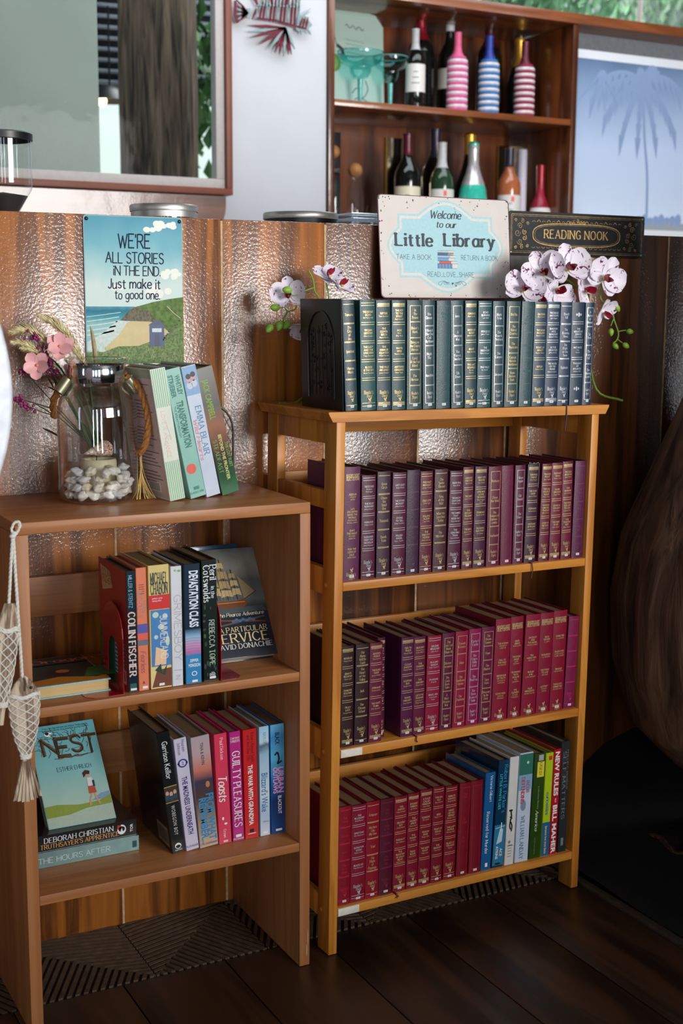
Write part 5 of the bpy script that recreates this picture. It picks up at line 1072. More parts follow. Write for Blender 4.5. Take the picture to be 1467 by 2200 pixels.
a, w_, h_ = A_(1)
for k in range(5): a.rect(w_*.25, h_*(.86-.018*k), w_*.75, h_*(.866-.018*k), (120, 60, 50), 2)
vt(a, 'FERN', w_*.72, h_*.68, .007, (170, 130, 130), 'roman', maxw=h_*.1, fit=True); vt(a, 'MICHAELS', w_*.3, h_*.70, .0085, (168, 130, 140), 'roman', maxw=h_*.22, fit=True); a.rect(0, h_*.46, w_, h_*.545, (84, 84, 168), 2); a.rect(0, h_*.41, w_, h_*.47, (224, 96, 80), 3); a.rect(0, h_*.37, w_, h_*.415, (104, 110, 126), 4); vt(a, 'Fearless', w_*.5, h_*.23, .0085, (170, 90, 96), 'script', maxw=h_*.18, fit=True, shear=.2); a.rect(w_*.35, h_*.015, w_*.85, h_*.035, W, 3); a.line([(w_*.4, h_*.055), (w_*.5, h_*.075), (w_*.55, h_*.055)], .0015, (30, 30, 30))
put(1, FI, -.296, ZB, .14, jacket((228, 132, 100)), a, 'salmon orange paperback with a sunset band '+TM)
a, w_, h_ = A_(2); a.text('MICHAEL', w_*.52, h_*.895, .018, (24, 52, 60), 'slab', maxw=w_*.84, fit=True); a.text('CHABON', w_*.52, h_*.81, .018, (24, 52, 60), 'slab', maxw=w_*.84, fit=True); a.rect(0, h_*.645, w_, h_*.76, (206, 34, 34), 2); a.text('pulitzer prize', w_*.4, h_*.735, .0028, W, 'sans', maxw=w_*.5); a.text('winning author', w_*.38, h_*.715, .0028, W, 'sans', maxw=w_*.45)
a.rect(w_*.06, h_*.18, w_, h_*.64, (64, 128, 190), 1); 
for cx, cy, r1, r2 in ((.3, .6, .3, .035), (.75, .585, .25, .03), (.55, .5, .3, .03), (.3, .42, .2, .025), (.85, .38, .2, .06)): a.disc(w_*cx, h_*cy, w_*r1*.5, h_*r2*.7, (190, 214, 206), 2, 12)
a.poly([(w_*.2, h_*.19), (w_*.28, h_*.34), (w_*.8, h_*.3), (w_*.75, h_*.19)], (238, 196, 158), 3); a.rect(0, 0, w_, h_*.18, (226, 206, 140), 1); a.poly([(w_*.05, .002), (w_*.3, h_*.15), (w_, h_*.16), (w_, .002)], (116, 62, 46), 2); a.poly([(w_*.2, h_*.15), (w_*.5, h_*.2), (w_*.55, h_*.12), (w_*.8, h_*.19), (w_*.7, h_*.1), (w_*.4, h_*.13)], (26, 64, 50), 4)
vt(a, 'SUMMERLAND', w_*.68, h_*.41, .0125, (238, 232, 216), 'hand', maxw=h_*.36, fit=True, lay=6, track=.04); a.rect(w_*.4, h_*.02, w_*.65, h_*.04, W, 3)
put(2, FI, -.296, ZB, .15, jacket((222, 200, 130)), a, 'thick yellow and red hardback with a blue sky and beach spine '+TM, .0006)
a, w_, h_ = A_(3); vt(a, 'GRIMESBOY', w_*.58, h_*.48, .0125, (176, 178, 182), 'thin', maxw=h_*.56, fit=True); a.rect(w_*.2, h_*.13, w_*.9, h_*.134, (150, 150, 156)); vt(a, 'IN', w_*.5, h_*.07, .008, (160, 162, 166), 'thin', maxw=h_*.04); a.disc(w_*.75, h_*.96, .003, .002, (130, 170, 100)); a.disc(w_*.4, h_*.965, .002, .002, (150, 180, 120))
put(3, FI, -.296, ZB, .14, jacket((216, 220, 228), .4), a, 'white hardback with thin grey outline lettering '+TM)
a, w_, h_ = A_(4); vt(a, 'DEVASTATION CLASS', w_*.58, h_*.71, .0155, (224, 232, 244), 'sans', .03, maxw=h_*.47, fit=True); 
jm = ramp_mat('jacket_pastel', 2, h_*.24, h_*.46, [(0, (170, 110, 170)), (.35, (206, 150, 196)), (.7, (150, 190, 220)), (1, (36, 66, 100))], .25, coat=.4)
a.rect(.0003, h_*.245, w_-.0003, h_*.46, jm, 1); a.rect(.0003, .0005, w_-.0003, h_*.245, (34, 132, 190), 2); 
for k in range(6): a.line([(0, h_*(.27+.022*k)), (w_*.5, h_*(.275+.022*k)), (w_, h_*(.265+.022*k))], .0006, (150, 96, 160), 2, True)
a.text('ZIPPER', w_*.55, h_*.195, .005, W, 'sans', .02, maxw=w_*.55); a.text('MONGEON', w_*.55, h_*.155, .0055, W, 'sans', .02, maxw=w_*.75); a.disc(w_*.55, h_*.085, .005, .0042, W, 3); a.disc(w_*.55, h_*.085, .0035, .003, (34, 132, 190), 4); a.rect(w_*.4, h_*.012, w_*.75, h_*.03, W, 3)
put(4, FI, -.296, ZB, .15, jacket((26, 46, 66)), a, 'hardback with dark, pastel and sky-blue spine bands '+TM)
a, w_, h_ = A_(5); rr = random.Random(9)
for k in range(26): u, v = w_*rr.uniform(.1, .9), h_*rr.uniform(.05, .95); a.disc(u, v, .003*rr.uniform(.4, 1), .004*rr.uniform(.5, 1.4), ((30, 66, 44), (60, 40, 84), (22, 52, 34), (44, 84, 56))[k % 4], 1, 7)
vt(a, 'Peril', w_*.75, h_*.89, .0115, W, 'serif', maxw=h_*.13, fit=True); vt(a, 'in the', w_*.72, h_*.73, .0062, W, 'serif', maxw=h_*.1, fit=True); vt(a, 'Cotswolds', w_*.32, h_*.80, .0115, W, 'serif', maxw=h_*.31, fit=True); vt(a, 'REBECCA TOPE', w_*.6, h_*.315, .0095, (196, 216, 196), 'roman', maxw=h_*.38, fit=True); a.rect(w_*.4, h_*.02, w_*.8, h_*.04, W, 3); a.text('a&b', w_*.6, h_*.06, .006, W, 'serif', maxw=w_*.4)
put(5, FI, -.296, ZB, .15, jacket((22, 34, 30)), a, 'dark green mystery hardback with white serif title next to the second red bookend')
# --- low bookcase, lower shelf
rows = [(371, 398, 336, 1576.5), (401, 428, 372, 1590), (430, 469, 409, 1586), (471, 498, 459, 1579), (501.5, 525, 492, 1574), (527, 556, 521, 1569.5), (559.5, 580, 556, 1562.6), (584, 613, 580, 1558)]
ZL3 = L3+.0006; YL = -.252
ms = measure(FI, YL, ZL3, rows); G = 'hardbacks leaning on the lower shelf'; TL = 'on the low bookcase\'s lower shelf'
a, w_, h_ = A_(0); vt(a, 'Garrison Keillor', w_*.5, h_*.77, .0105, W, 'sans', 0, maxw=h_*.31, fit=True); a.rect(0, h_*.42, w_, h_*.555, (60, 50, 40), 2); a.rect(0, h_*.55, w_, h_*.556, (200, 160, 80), 3); a.rect(0, h_*.42, w_, h_*.425, (200, 160, 80), 3)
for x, y in ((.2, .5), (.5, .49), (.8, .5)): a.disc(w_*x, h_*y, .0032, .0045, (200, 160, 140), 3, 8); a.disc(w_*x, h_*(y-.035), .004, .005, (40, 70, 90), 3, 8)
vt(a, 'WOBEGON BOY', w_*.5, h_*.27, .0068, (210, 210, 206), 'sans', 0, maxw=h_*.25, fit=True, track=.15); a.disc(w_*.5, h_*.055, .006, .0055, W, 3); a.disc(w_*.5, h_*.05, .0045, .003, (20, 20, 22), 4); a.text('VIKING', w_*.5, h_*.022, .003, W, 'sans')
sd = Art(); sd.rect(.09, .008, .145, .045, (120, 112, 96), 1); 
for k in range(12): sd.rect(.094+k*.004, .014, .096+k*.004, .038, (40, 38, 34), 2)
put(0, FI, YL, ZL3, .155, jacket((18, 21, 24)), a, 'leaning black hardback with a group photo on its spine '+TL, side=sd)
a, w_, h_ = A_(1); vt(a, 'Maureen', w_*.7, h_*.93, .0055, (80, 70, 110), 'roman', maxw=h_*.11, fit=True); vt(a, 'Johnson', w_*.35, h_*.91, .0055, (80, 70, 110), 'roman', maxw=h_*.11, fit=True); a.disc(w_*.5, h_*.78, .009, .008, (60, 50, 120), 2); a.disc(w_*.5, h_*.78, .006, .0055, (200, 200, 230), 3); a.text('2', w_*.5, h_*.78, .006, (60, 50, 120), 'sans', .01, lay=4); a.rect(w_*.1, h_*.775, w_*.9, h_*.785, (60, 50, 120), 2)
vt(a, 'THE MADNESS UNDERNEATH', w_*.5, h_*.4, .0095, (58, 36, 104), 'sans', .02, maxw=h_*.52, fit=True); a.text('PUTNAM', w_*.5, h_*.035, .004, (90, 80, 120), 'serif')
put(1, FI, YL, ZL3, .145, jacket((208, 204, 226)), a, 'lavender hardback with purple block title beside the leaning black one')
a, w_, h_ = A_(2); sk = ramp_mat('jacket_dusk', 2, 0, h_, [(0, (196, 176, 150)), (.22, (170, 140, 110)), (.45, (84, 60, 54)), (.6, (60, 60, 84)), (.7, (206, 120, 104)), (.85, (190, 164, 168)), (1, (178, 164, 172))], .25, coat=.4)
a.rect(.0003, .0005, w_-.0003, h_*.998, sk, 1); vt(a, 'TINA & KEVIN', w_*.55, h_*.84, .006, (60, 48, 60), 'sans', .01, maxw=h_*.2, fit=True); vt(a, 'FROM WHAT I', w_*.75, h_*.25, .0135, (50, 140, 196), 'sans', .03, maxw=h_*.46, fit=True); vt(a, 'REMEMBER...', w_*.34, h_*.24, .0135, (50, 140, 196), 'sans', .03, maxw=h_*.42, fit=True); a.disc(w_*.7, h_*.56, .004, .006, (190, 120, 80), 3); a.text('THOMPSON', w_*.5, h_*.03, .004, (170, 70, 60), 'serif')
put(2, FI, YL, ZL3, .15, jacket((170, 156, 160)), a, 'thick dusk-coloured hardback with bold blue title '+TL)
a, w_, h_ = A_(3); vt(a, 'Paul Dickson', w_*.55, h_*.86, .006, (248, 220, 226), 'roman', maxw=h_*.2, fit=True); vt(a, 'Toasts', w_*.5, h_*.5, .0155, W, 'script', maxw=h_*.24, fit=True, shear=.25); a.disc(w_*.4, h_*.23, .002, .003, W); a.disc(w_*.6, h_*.18, .003, .002, W); vt(a, 'Crown', w_*.5, h_*.09, .0055, W, 'roman', maxw=h_*.08); a.rect(w_*.35, h_*.012, w_*.7, h_*.03, (240, 200, 200), 3)
put(3, FI, YL, ZL3, .14, jacket((222, 62, 92)), a, 'coral pink hardback with white script title '+TL)
a, w_, h_ = A_(4); a.text('Lawrence', w_*.5, h_*.945, .0045, W, 'roman', maxw=w_*.8, fit=True); a.text('SANDERS', w_*.5, h_*.915, .0045, W, 'roman', maxw=w_*.85, fit=True); vt(a, 'GUILTY PLEASURES', w_*.52, h_*.47, .014, W, 'serif', maxw=h_*.7, fit=True); a.rect(w_*.25, h_*.035, w_*.75, h_*.06, W, 2); a.text('PUTNAM', w_*.5, h_*.02, .0032, W, 'serif')
put(4, FI, YL, ZL3, .145, jacket((188, 44, 128)), a, 'magenta hardback with tall white serif title '+TL)
a, w_, h_ = A_(5); vt(a, 'Robert Kimmel Smith', w_*.68, h_*.83, .0058, (60, 16, 20), 'roman', maxw=h_*.28, fit=True); vt(a, 'and Ann Dee Ellis', w_*.38, h_*.83, .005, (60, 16, 20), 'roman', maxw=h_*.24, fit=True); vt(a, 'THE WAR WITH GRANDMA', w_*.48, h_*.4, .0088, W, 'sans', .025, maxw=h_*.55, fit=True); a.rect(w_*.35, h_*.055, w_*.65, h_*.085, (40, 20, 20), 2); a.rect(w_*.2, h_*.04, w_*.8, h_*.048, (240, 200, 190), 2)
put(5, FI, YL, ZL3, .14, jacket((204, 36, 40)), a, 'red children\'s paperback with white block title '+TL)
a, w_, h_ = A_(6); bz = ramp_mat('jacket_blizzard', 2, 0, h_, [(0, (206, 220, 236)), (.2, (176, 200, 222)), (.4, (206, 222, 236)), (.75, (150, 190, 214)), (.82, (90, 110, 130)), (.86, (190, 220, 236)), (1, (150, 206, 230))], .25, 30, .15, coat=.4)
a.rect(.0003, .0005, w_-.0003, h_*.998, bz, 1); vt(a, 'NAYLOR', w_*.55, h_*.89, .0055, (110, 130, 150), 'roman', maxw=h_*.11, fit=True); vt(a, "Blizzard's Wake", w_*.5, h_*.4, .0125, (50, 110, 170), 'sans', .01, maxw=h_*.36, fit=True); a.text('SNAX', w_*.6, h_*.13, .003, (110, 100, 130), 'serif'); a.rect(w_*.3, h_*.02, w_*.75, h_*.04, W, 3)
put(6, FI, YL, ZL3, .14, jacket((170, 204, 226)), a, 'slim pale icy-blue book '+TL)
a, w_, h_ = A_(7); ub = ramp_mat('jacket_urban', 2, 0, h_, [(0, (26, 74, 140)), (.3, (20, 46, 100)), (.5, (30, 110, 180)), (.7, (90, 180, 220)), (.88, (60, 140, 200)), (1, (110, 190, 224))], .25, 30, .2, coat=.4)
a.rect(.0003, .0005, w_-.0003, h_*.998, ub, 1); vt(a, 'BLACK', w_*.5, h_*.87, .0085, (14, 24, 34), 'sans', .02, maxw=h_*.11, fit=True); a.line([(w_*.3, h_*.72), (w_*.5, h_*.74), (w_*.6, h_*.68), (w_*.5, h_*.64), (w_*.8, h_*.66)], .0035, (16, 30, 44), 2, True); vt(a, 'URBAN', w_*.72, h_*.49, .0105, (236, 160, 206), 'sans', .035, maxw=h_*.24, fit=True, shear=.1); vt(a, 'OUTLAWS', w_*.33, h_*.49, .009, (236, 160, 206), 'sans', .03, maxw=h_*.24, fit=True, shear=.1); vt(a, 'BLACKOUT', w_*.62, h_*.26, .007, W, 'sans', .02, maxw=h_*.17, fit=True); a.rect(w_*.3, h_*.02, w_*.75, h_*.04, W, 3)
put(7, FI, YL, ZL3, .14, jacket((34, 104, 176)), a, 'blue action book with pink title at the end of the lower shelf')

# --- leaning books on top of the low bookcase
q = at(366, 1078, Z=LT); FT = Matrix.Translation((q.x, q.y, LT+.0006)) @ Matrix.Rotation(R(13), 4, 'Z'); G = 'books leaning on top of the low bookcase'
rows = [(366, 398, 324.5, 795), (410, 441, 356, 797), (444, 472.5, 393, 790), (478, 511.5, 423, 795)]
ms = measure(FT, 0, 0, rows)
a, w_, h_ = A_(0); 
for k in range(7):
    u = w_*(.08+.13*k); a.rect(u, h_*.71, u+w_*.055, h_*.995, (120, 186, 140), 1); a.rect(u, .0005, u+w_*.055, h_*.3, (120, 186, 140), 1)
vt(a, 'LOVE IS A CHANCE', w_*.4, h_*.5, .0068, (226, 196, 182), 'roman', maxw=h_*.36, fit=True); a.line([(w_*.2, h_*.42), (w_*.5, h_*.5), (w_*.7, h_*.46), (w_*.5, h_*.6)], .0012, (214, 206, 190), 2, True)
sd = Art(); sd.rect(.004, .004, .146, h_-.004, (206, 180, 176), 1); sd.rect(.0, h_*.93, .15, h_, (156, 160, 138), 2)
for k in range(30):
    if k in (4, 11, 12, 19, 25): continue
    v = h_*.88-k*h_*.026; sd.rect(.045 if k < 12 else .02, v, .135-.01*((k*7) % 4), v+.0016, (120, 96, 100), 3)
sd.rect(.07, .012, .12, .03, (230, 220, 214), 3)
for k in range(12): sd.rect(.074+k*.0035, .014, .0755+k*.0035, .028, (60, 50, 50), 4)
put(0, FT, 0, 0, .15, jacket((214, 218, 206), .35), a, 'hardback with green and white striped spine leaning behind the glass jar', side=sd, yaw=R(-9))
a, w_, h_ = A_(1); TC = (18, 110, 96); vt(a, 'WHITLEY', w_*.72, h_*.87, .0085, TC, 'sans', .03, maxw=h_*.15, fit=True); vt(a, 'STRIEBER', w_*.3, h_*.87, .0085, TC, 'sans', .03, maxw=h_*.17, fit=True); vt(a, 'TRANSFORMATION', w_*.55, h_*.57, .0125, TC, 'sans', .03, maxw=h_*.36, fit=True); vt(a, 'THE BREAKTHROUGH', w_*.2, h_*.6, .004, TC, 'sans', 0, maxw=h_*.24, fit=True); a.disc(w_*.42, h_*.225, w_*.3, w_*.3, (214, 92, 74), 2); a.rect(w_*.3, h_*.06, w_*.65, h_*.085, (50, 130, 120), 2); a.text('BANTAM', w_*.48, h_*.04, .004, (50, 130, 120), 'serif')
put(1, FT, 0, 0, .15, jacket((134, 186, 174), .35), a, 'sea-green hardback with bold title and a red dot leaning on top of the low bookcase', yaw=R(-9))
a, w_, h_ = A_(2); a.rect(.0003, h_*.78, w_-.0003, h_*.995, (130, 166, 206), 1); 
for x, y in ((.35, .9), (.68, .91)): a.disc(w_*x, h_*y, .0045, .007, (206, 160, 150), 2, 10); a.disc(w_*x, h_*(y+.022), .005, .005, (60, 50, 60), 3, 8); a.disc(w_*x, h_*(y-.045), .006, .007, (190, 200, 214), 2, 8)
vt(a, 'EMMA BLAIR', w_*.62, h_*.5, .0105, (70, 120, 160), 'roman', maxw=h_*.38, fit=True); vt(a, 'Wild Hearts', w_*.25, h_*.44, .007, (216, 140, 140), 'script', maxw=h_*.32, fit=True, shear=.2)
put(2, FT, 0, 0, .14, jacket((196, 208, 226), .35), a, 'pale blue-white romance hardback with a couple pictured at the top of its spine', yaw=R(-9))
a, w_, h_ = A_(3); jc = ramp_mat('jacket_space', 2, 0, h_, [(0, (40, 110, 66)), (.15, (30, 74, 46)), (.3, (52, 44, 36)), (.55, (150, 96, 66)), (.7, (92, 88, 84)), (1, (120, 118, 112))], .25, 40, .15, coat=.4)
a.rect(.0003, .0005, w_-.0003, h_*.998, jc, 1); vt(a, 'JACK CAMPBELL', w_*.42, h_*.75, .0115, (120, 170, 40), 'sans', .01, maxw=h_*.31, fit=True); vt(a, 'THE LOST FLEET', w_*.85, h_*.3, .006, (110, 170, 60), 'sans', .01, maxw=h_*.2, fit=True); vt(a, 'BEYOND THE FRONTIER', w_*.56, h_*.29, .0062, (206, 206, 120), 'sans', .02, maxw=h_*.36, fit=True); vt(a, 'STEADFAST', w_*.24, h_*.3, .0075, (110, 170, 60), 'roman', maxw=h_*.27, fit=True); a.poly([(w_*.4, h_*.04), (w_*.6, h_*.04), (w_*.5, h_*.07)], W)
put(3, FT, 0, 0, .15, jacket((74, 84, 72)), a, 'dark grey-green science fiction hardback with lime lettering leaning on the black bookend', yaw=R(-9))

# ---------------------------------------------------------------- lying and face-out books
def flat_book(label, M, w_, d_, h_, cover, page, art=None, edge_art=None, name='book', spine_front=True, group=None):
    """lying book: x along its height w_, y depth d_, z thickness h_; M places its near left corner"""
    t = thing(name, label, 'book', mw=M, group=group); th = .0022; b = MB()
    if spine_front: b.prism([(0, 0), (0, h_), (d_, h_), (d_, h_-th), (.004, h_-th), (.004, th), (d_, th), (d_, 0)], 0, w_, 'yz')
    else: b.box(0, w_, 0, d_, 0, th, bev=.0004).box(0, w_, 0, d_, h_-th, h_, bev=.0004).box(0, w_, d_-.003, d_, th, h_-th)
    b.obj('cover', cover, t)
    MB().box(.003, w_-.003, .006 if spine_front else .0035, d_-.004, th+.0002, h_-th-.0002).obj('pages', page, t)
    if art: art.obj('cover_print', lambda u, v, e: (u, v, h_+e), t, .0001)
    if edge_art: edge_art.obj('spine_print', lambda u, v, e: (u, -e, v), t, .0001)
    return t
PGH = mat('page_block', (206, 176, 122), .85, var=.1, scale=3, stretch=(1, 1, 500), bump=.4, bscale=3); PGW = mat('page_block_white', (206, 204, 200), .85, var=.08, scale=3, stretch=(1, 1, 500))
# children's book lying on the upper shelf
q0, q1 = at(70, 1505, Z=L2), at(241, 1486, Z=L2)
a = Art(); fw, fd = q1.x-.597, .17; a.rect(0.002, .002, fw-.002, fd-.002, (30, 44, 40), 1); a.poly([(.002, .002), (fw, .002), (fw, .03), (.12, .02), (.06, .045), (.002, .03)], (196, 128, 40), 2); a.poly([(.1, .03), (.17, .02), (.24, .05), (.2, .09), (.12, .08)], (40, 110, 52), 2); a.disc(.06, .07, .03, .02, (36, 20, 20), 3); a.disc(.075, .075, .012, .01, (180, 90, 40), 4)
a.text('Dragon Soup', .14, .145, .019, (196, 96, 70), 'script', maxw=.2, fit=True); a.rect(.002, .12, fw-.002, .125, (90, 104, 140), 1)
flat_book('picture book with dark cover and pale blue boards lying flat on the upper shelf', Matrix.Translation((.597, -.268, L2+.0006)), fw, fd, .0215, pal((150, 196, 200), .35), PGH, a, None, spine_front=False)
# two lying hardbacks and the leaning one on them
q = at(300, 1827, Z=L3); x0 = .597; yq = -.205
e = Art(); e.text('THE HOURS AFTER', .085, .0125, .0095, (210, 232, 232), 'thin', maxw=.13, fit=True); e.rect(q.x-x0-.012, .006, q.x-x0-.004, .018, (40, 80, 84), 2)
hb1 = .0265
flat_book('silvery teal hardback lying at the bottom of the stack on the lower shelf', Matrix.Translation((x0, yq, L3+.0006)), q.x-x0, .145, hb1, mat('silver_teal_jacket', (140, 176, 176), .18, metal=.6, var=.1), PGW, None, e)
e = Art(); e.text('DEBORAH CHRISTIAN', .095, .0195, .0088, W, 'roman', maxw=.125, fit=True); e.text("THE TRUTHSAYER'S APPRENTICE", .085, .0085, .008, (226, 170, 100), 'roman', maxw=.165, fit=True); e.disc(q.x-x0-.03, .0145, .008, .009, W, 2); e.disc(q.x-x0-.03, .0155, .006, .005, (18, 18, 20), 3); e.poly([(q.x-x0-.033, .008), (q.x-x0-.027, .008), (q.x-x0-.03, .018)], W, 4); e.text('TOR', q.x-x0-.012, .0145, .005, W, 'sans', .02, rot=90); e.rect(.163, .016, .170, .023, (196, 60, 40), 3)
hb2 = .0295
flat_book('black hardback with white and orange spine lettering lying under the leaning pale blue one', Matrix.Translation((x0, yq+.004, L3+.0012+hb1)), q.x-x0-.003, .145, hb2, jacket((20, 21, 24)), PGW, None, e)
def cover_book(label, br, brz, tr, w_, th_, cover, page, art, yaw=0, group=None, h_force=None):
    """face-out book leaning back: br/tr are the pixels of its lower and upper near-right corners"""
    p = at(*br, Z=brz); r_ = at(*tr, X=p.x); up3 = (r_-p); h_ = up3.length; ez_ = up3.normalized(); ex_ = Vector((math.cos(yaw), math.sin(yaw), 0)); ex_ = (ex_-ez_*ex_.dot(ez_)).normalized(); ey_ = ez_.cross(ex_)
    o = p-ex_*w_; M = Matrix(((ex_.x, ey_.x, ez_.x, o.x), (ex_.y, ey_.y, ez_.y, o.y), (ex_.z, ey_.z, ez_.z, o.z+.0005), (0, 0, 0, 1)))
    t = thing('book', label, 'book', mw=M, group=group); b = MB(); b.box(0, w_, 0, .0022, 0, h_, bev=.0006).box(0, w_, th_-.0022, th_, 0, h_, bev=.0006).box(0, .0022, .002, th_-.002, 0, h_); b.obj('cover', cover, t)
    MB().box(.003, w_-.004, .0024, th_-.0024, .003, h_-.004).obj('pages', page, t); a = art(w_, h_); a.obj('cover_print', lambda u, v, e: (u, -e, v), t, .00012); return t, h_
def nest(w_, h_):
    a = Art(); bg = ramp_mat('nest_sky', 2, 0, h_, [(0, (196, 198, 160)), (.2, (176, 206, 190)), (.5, (140, 196, 196)), (1, (104, 184, 196))], .35, coat=.3)
    a.rect(.001, .001, w_-.001, h_-.001, bg, 1); a.poly([(.001, .001), (.001, h_*.16), (w_*.3, h_*.17), (w_*.6, h_*.12), (w_*.999, h_*.17), (w_-.001, .001)], (176, 196, 178), 2)
    a.poly([(.001, h_*.10), (.001, h_*.21), (w_*.2, h_*.215), (w_*.5, h_*.185), (w_*.8, h_*.19), (w_-.001, h_*.235), (w_-.001, h_*.15), (w_*.6, h_*.14), (w_*.35, h_*.105)], (140, 158, 66), 3); a.poly([(w_*.7, h_*.2), (w_*.85, h_*.26), (w_-.001, h_*.27), (w_-.001, h_*.21)], (128, 160, 190), 2)
    rr = random.Random(5); BR = (78, 60, 38)
    for i, s_ in enumerate('NEST'):
        V, F, wd = layout(s_, .036, 'hand'); 
        for k in range(3): a.text(s_, w_*(.29+.2*i)+rr.uniform(-.0015, .0015), h_*.78+rr.uniform(-.002, .002)-.004*(i % 2), .031+.003*(i % 2), (BR, (110, 88, 54), (60, 46, 32))[k], 'hand', rot=rr.uniform(-3, 3), lay=4+k)
    for k in range(44): x = w_*rr.uniform(.1, .9); y = h_*.78+rr.uniform(-.024, .024); ang = rr.uniform(0, PI); l_ = rr.uniform(.006, .014); a.line([(x, y), (x+l_*math.cos(ang), y+l_*math.sin(ang)), (x+1.5*l_*math.cos(ang+.4), y+1.5*l_*math.sin(ang+.4))], .0008, BR, 7)
    for k in range(9): x = w_*(.3+.05*k); a.line([(x, h_*.655), (x+.012, h_*.645+.002*(k % 3)), (x+.02, h_*.66)], .0011, (96, 76, 48), 7)
    a.disc(w_*.28, h_*.905, .007, .0045, (236, 236, 232), 8); a.disc(w_*.265, h_*.915, .0035, .003, (30, 34, 40), 9); a.line([(w_*.3, h_*.9), (w_*.4, h_*.885)], .0018, (60, 74, 90), 9)
    a.text('ESTHER EHRLICH', w_*.56, h_*.545, .0075, (56, 96, 110), 'hand', maxw=w_*.52, fit=True, lay=8, track=.06)
    for k, t_ in enumerate(('A story that sings with heart and emotion. Simply gorgeous.', 'author of stories long loved by young readers')): a.text(t_, w_*.56, h_*(.965-.022*k), .0036, (50, 90, 104), 'sans', maxw=w_*.7, lay=8)
    gx, gy = w_*.735, h_*.27; a.poly([(gx-.004, gy+.03), (gx+.005, gy+.03), (gx+.007, gy+.012), (gx-.005, gy+.012)], (226, 220, 226), 8); a.poly([(gx-.005, gy+.014), (gx+.007, gy+.014), (gx+.008, gy), (gx-.006, gy)], (190, 84, 60), 9)
    a.line([(gx-.001, gy), (gx-.006, gy-.012), (gx-.008, gy-.022)], .003, (206, 160, 130), 8); a.line([(gx+.004, gy), (gx+.006, gy-.012), (gx+.010, gy-.022)], .003, (206, 160, 130), 8); a.disc(gx-.002, gy+.036, .0042, .005, (206, 160, 130), 8)
    a.poly([(gx-.01, gy+.04), (gx-.004, gy+.045), (gx+.004, gy+.042), (gx+.002, gy+.036), (gx-.004, gy+.037), (gx-.009, gy+.031)], (70, 44, 36), 10); a.rect(gx+.004, gy+.012, gx+.008, gy+.024, (40, 60, 90), 10); return a
cover_book('pale turquoise hardback with twig-lettered title and a walking girl leaning on the lying black book', (250, 1757), L3+.0015+hb1+hb2, (199, 1545), .122, .019, pal((140, 190, 190), .3), PGW, nest)
def ship(w_, h_):
    a = Art(); bg = ramp_mat('ship_sky', 2, 0, h_, [(0, (58, 62, 70)), (.18, (30, 36, 48)), (.38, (40, 50, 62)), (.5, (108, 112, 112)), (.7, (92, 94, 92)), (.85, (140, 138, 130)), (1, (84, 86, 86))], .25, 16, .3, coat=.5)
    a.rect(.0008, .0008, w_-.0008, h_-.0008, bg, 1); SAIL = (196, 174, 124); WD = (120, 66, 30); DKK = (40, 28, 22)
    a.poly([(w_*.22, h_*.5), (w_*.3, h_*.445), (w_*.62, h_*.45), (w_*.70, h_*.48), (w_*.66, h_*.525), (w_*.5, h_*.505), (w_*.3, h_*.515)], WD, 3); a.line([(w_*.24, h_*.495), (w_*.66, h_*.495)], .0016, (196, 140, 50), 4)
    for x, b0, t0 in ((.26, .52, .93), (.42, .52, .9), (.56, .52, .8)): a.line([(w_*x, h_*b0), (w_*(x-.02), h_*t0)], .0016, DKK, 4)
    for x, y, ww, hh in ((.22, .88, .1, .06), (.22, .79, .14, .08), (.22, .69, .17, .09), (.23, .6, .18, .08), (.39, .84, .1, .06), (.4, .75, .13, .08), (.4, .66, .15, .08), (.41, .58, .16, .07), (.54, .74, .09, .05), (.55, .67, .11, .06), (.56, .59, .12, .07)):
        a.poly([(w_*(x-ww*.42), h_*(y+hh/2)), (w_*(x+ww*.5), h_*(y+hh*.42)), (w_*(x+ww*.6), h_*(y-hh/2)), (w_*x, h_*(y-hh*.32)), (w_*(x-ww*.55), h_*(y-hh/2))], SAIL if (x*100) % 2 else (176, 152, 104), 5)
    for k in range(6): a.line([(w_*(.3+.05*k), h_*.52), (w_*(.25+.06*k), h_*.8)], .0004, DKK, 6)
    a.poly([(w_*.66, h_*.52), (w_*.84, h_*.58), (w_*.62, h_*.74)], (150, 132, 96), 4); a.line([(w_*.66, h_*.52), (w_*.86, h_*.585)], .0012, DKK, 5); a.poly([(w_*.05, h_*.45), (w_*.9, h_*.45), (w_*.96, h_*.4), (w_*.02, h_*.4)], (74, 84, 88), 2)
    cr = (226, 208, 158); a.text('A John Pearce Adventure', w_*.5, h_*.385, .0068, (220, 216, 200), 'script', maxw=w_*.8, fit=True, shear=.25, lay=7); a.line([(w_*.1, h_*.35), (w_*.9, h_*.30)], .003, (130, 60, 40), 6); a.line([(w_*.2, h_*.29), (w_*.9, h_*.35)], .003, (100, 80, 70), 6)
    for k in range(7): a.disc(w_*(.42+.05*k), h_*(.325+.01*(k % 2)), .004, .003, (70, 110, 140), 7, 7)
    a.text('A PARTICULAR', w_*.55, h_*.25, .0095, cr, 'serif', maxw=w_*.72, fit=True, lay=8); a.text('SERVICE', w_*.5, h_*.175, .0168, cr, 'serif', maxw=w_*.84, fit=True, lay=8); a.text('DAVID DONACHIE', w_*.51, h_*.1, .0088, (226, 226, 222), 'serif', maxw=w_*.86, fit=True, lay=8); return a
t, hs = cover_book('dark hardback with a sailing warship on its cover leaning face-out behind the second red bookend', (601, 1403), L2+.012, (547, 1174), .134, .026, jacket((34, 40, 50)), PGW, ship, yaw=R(2))
p = at(601, 1403, Z=L2); q = at(524, 1166, Y=-.022)
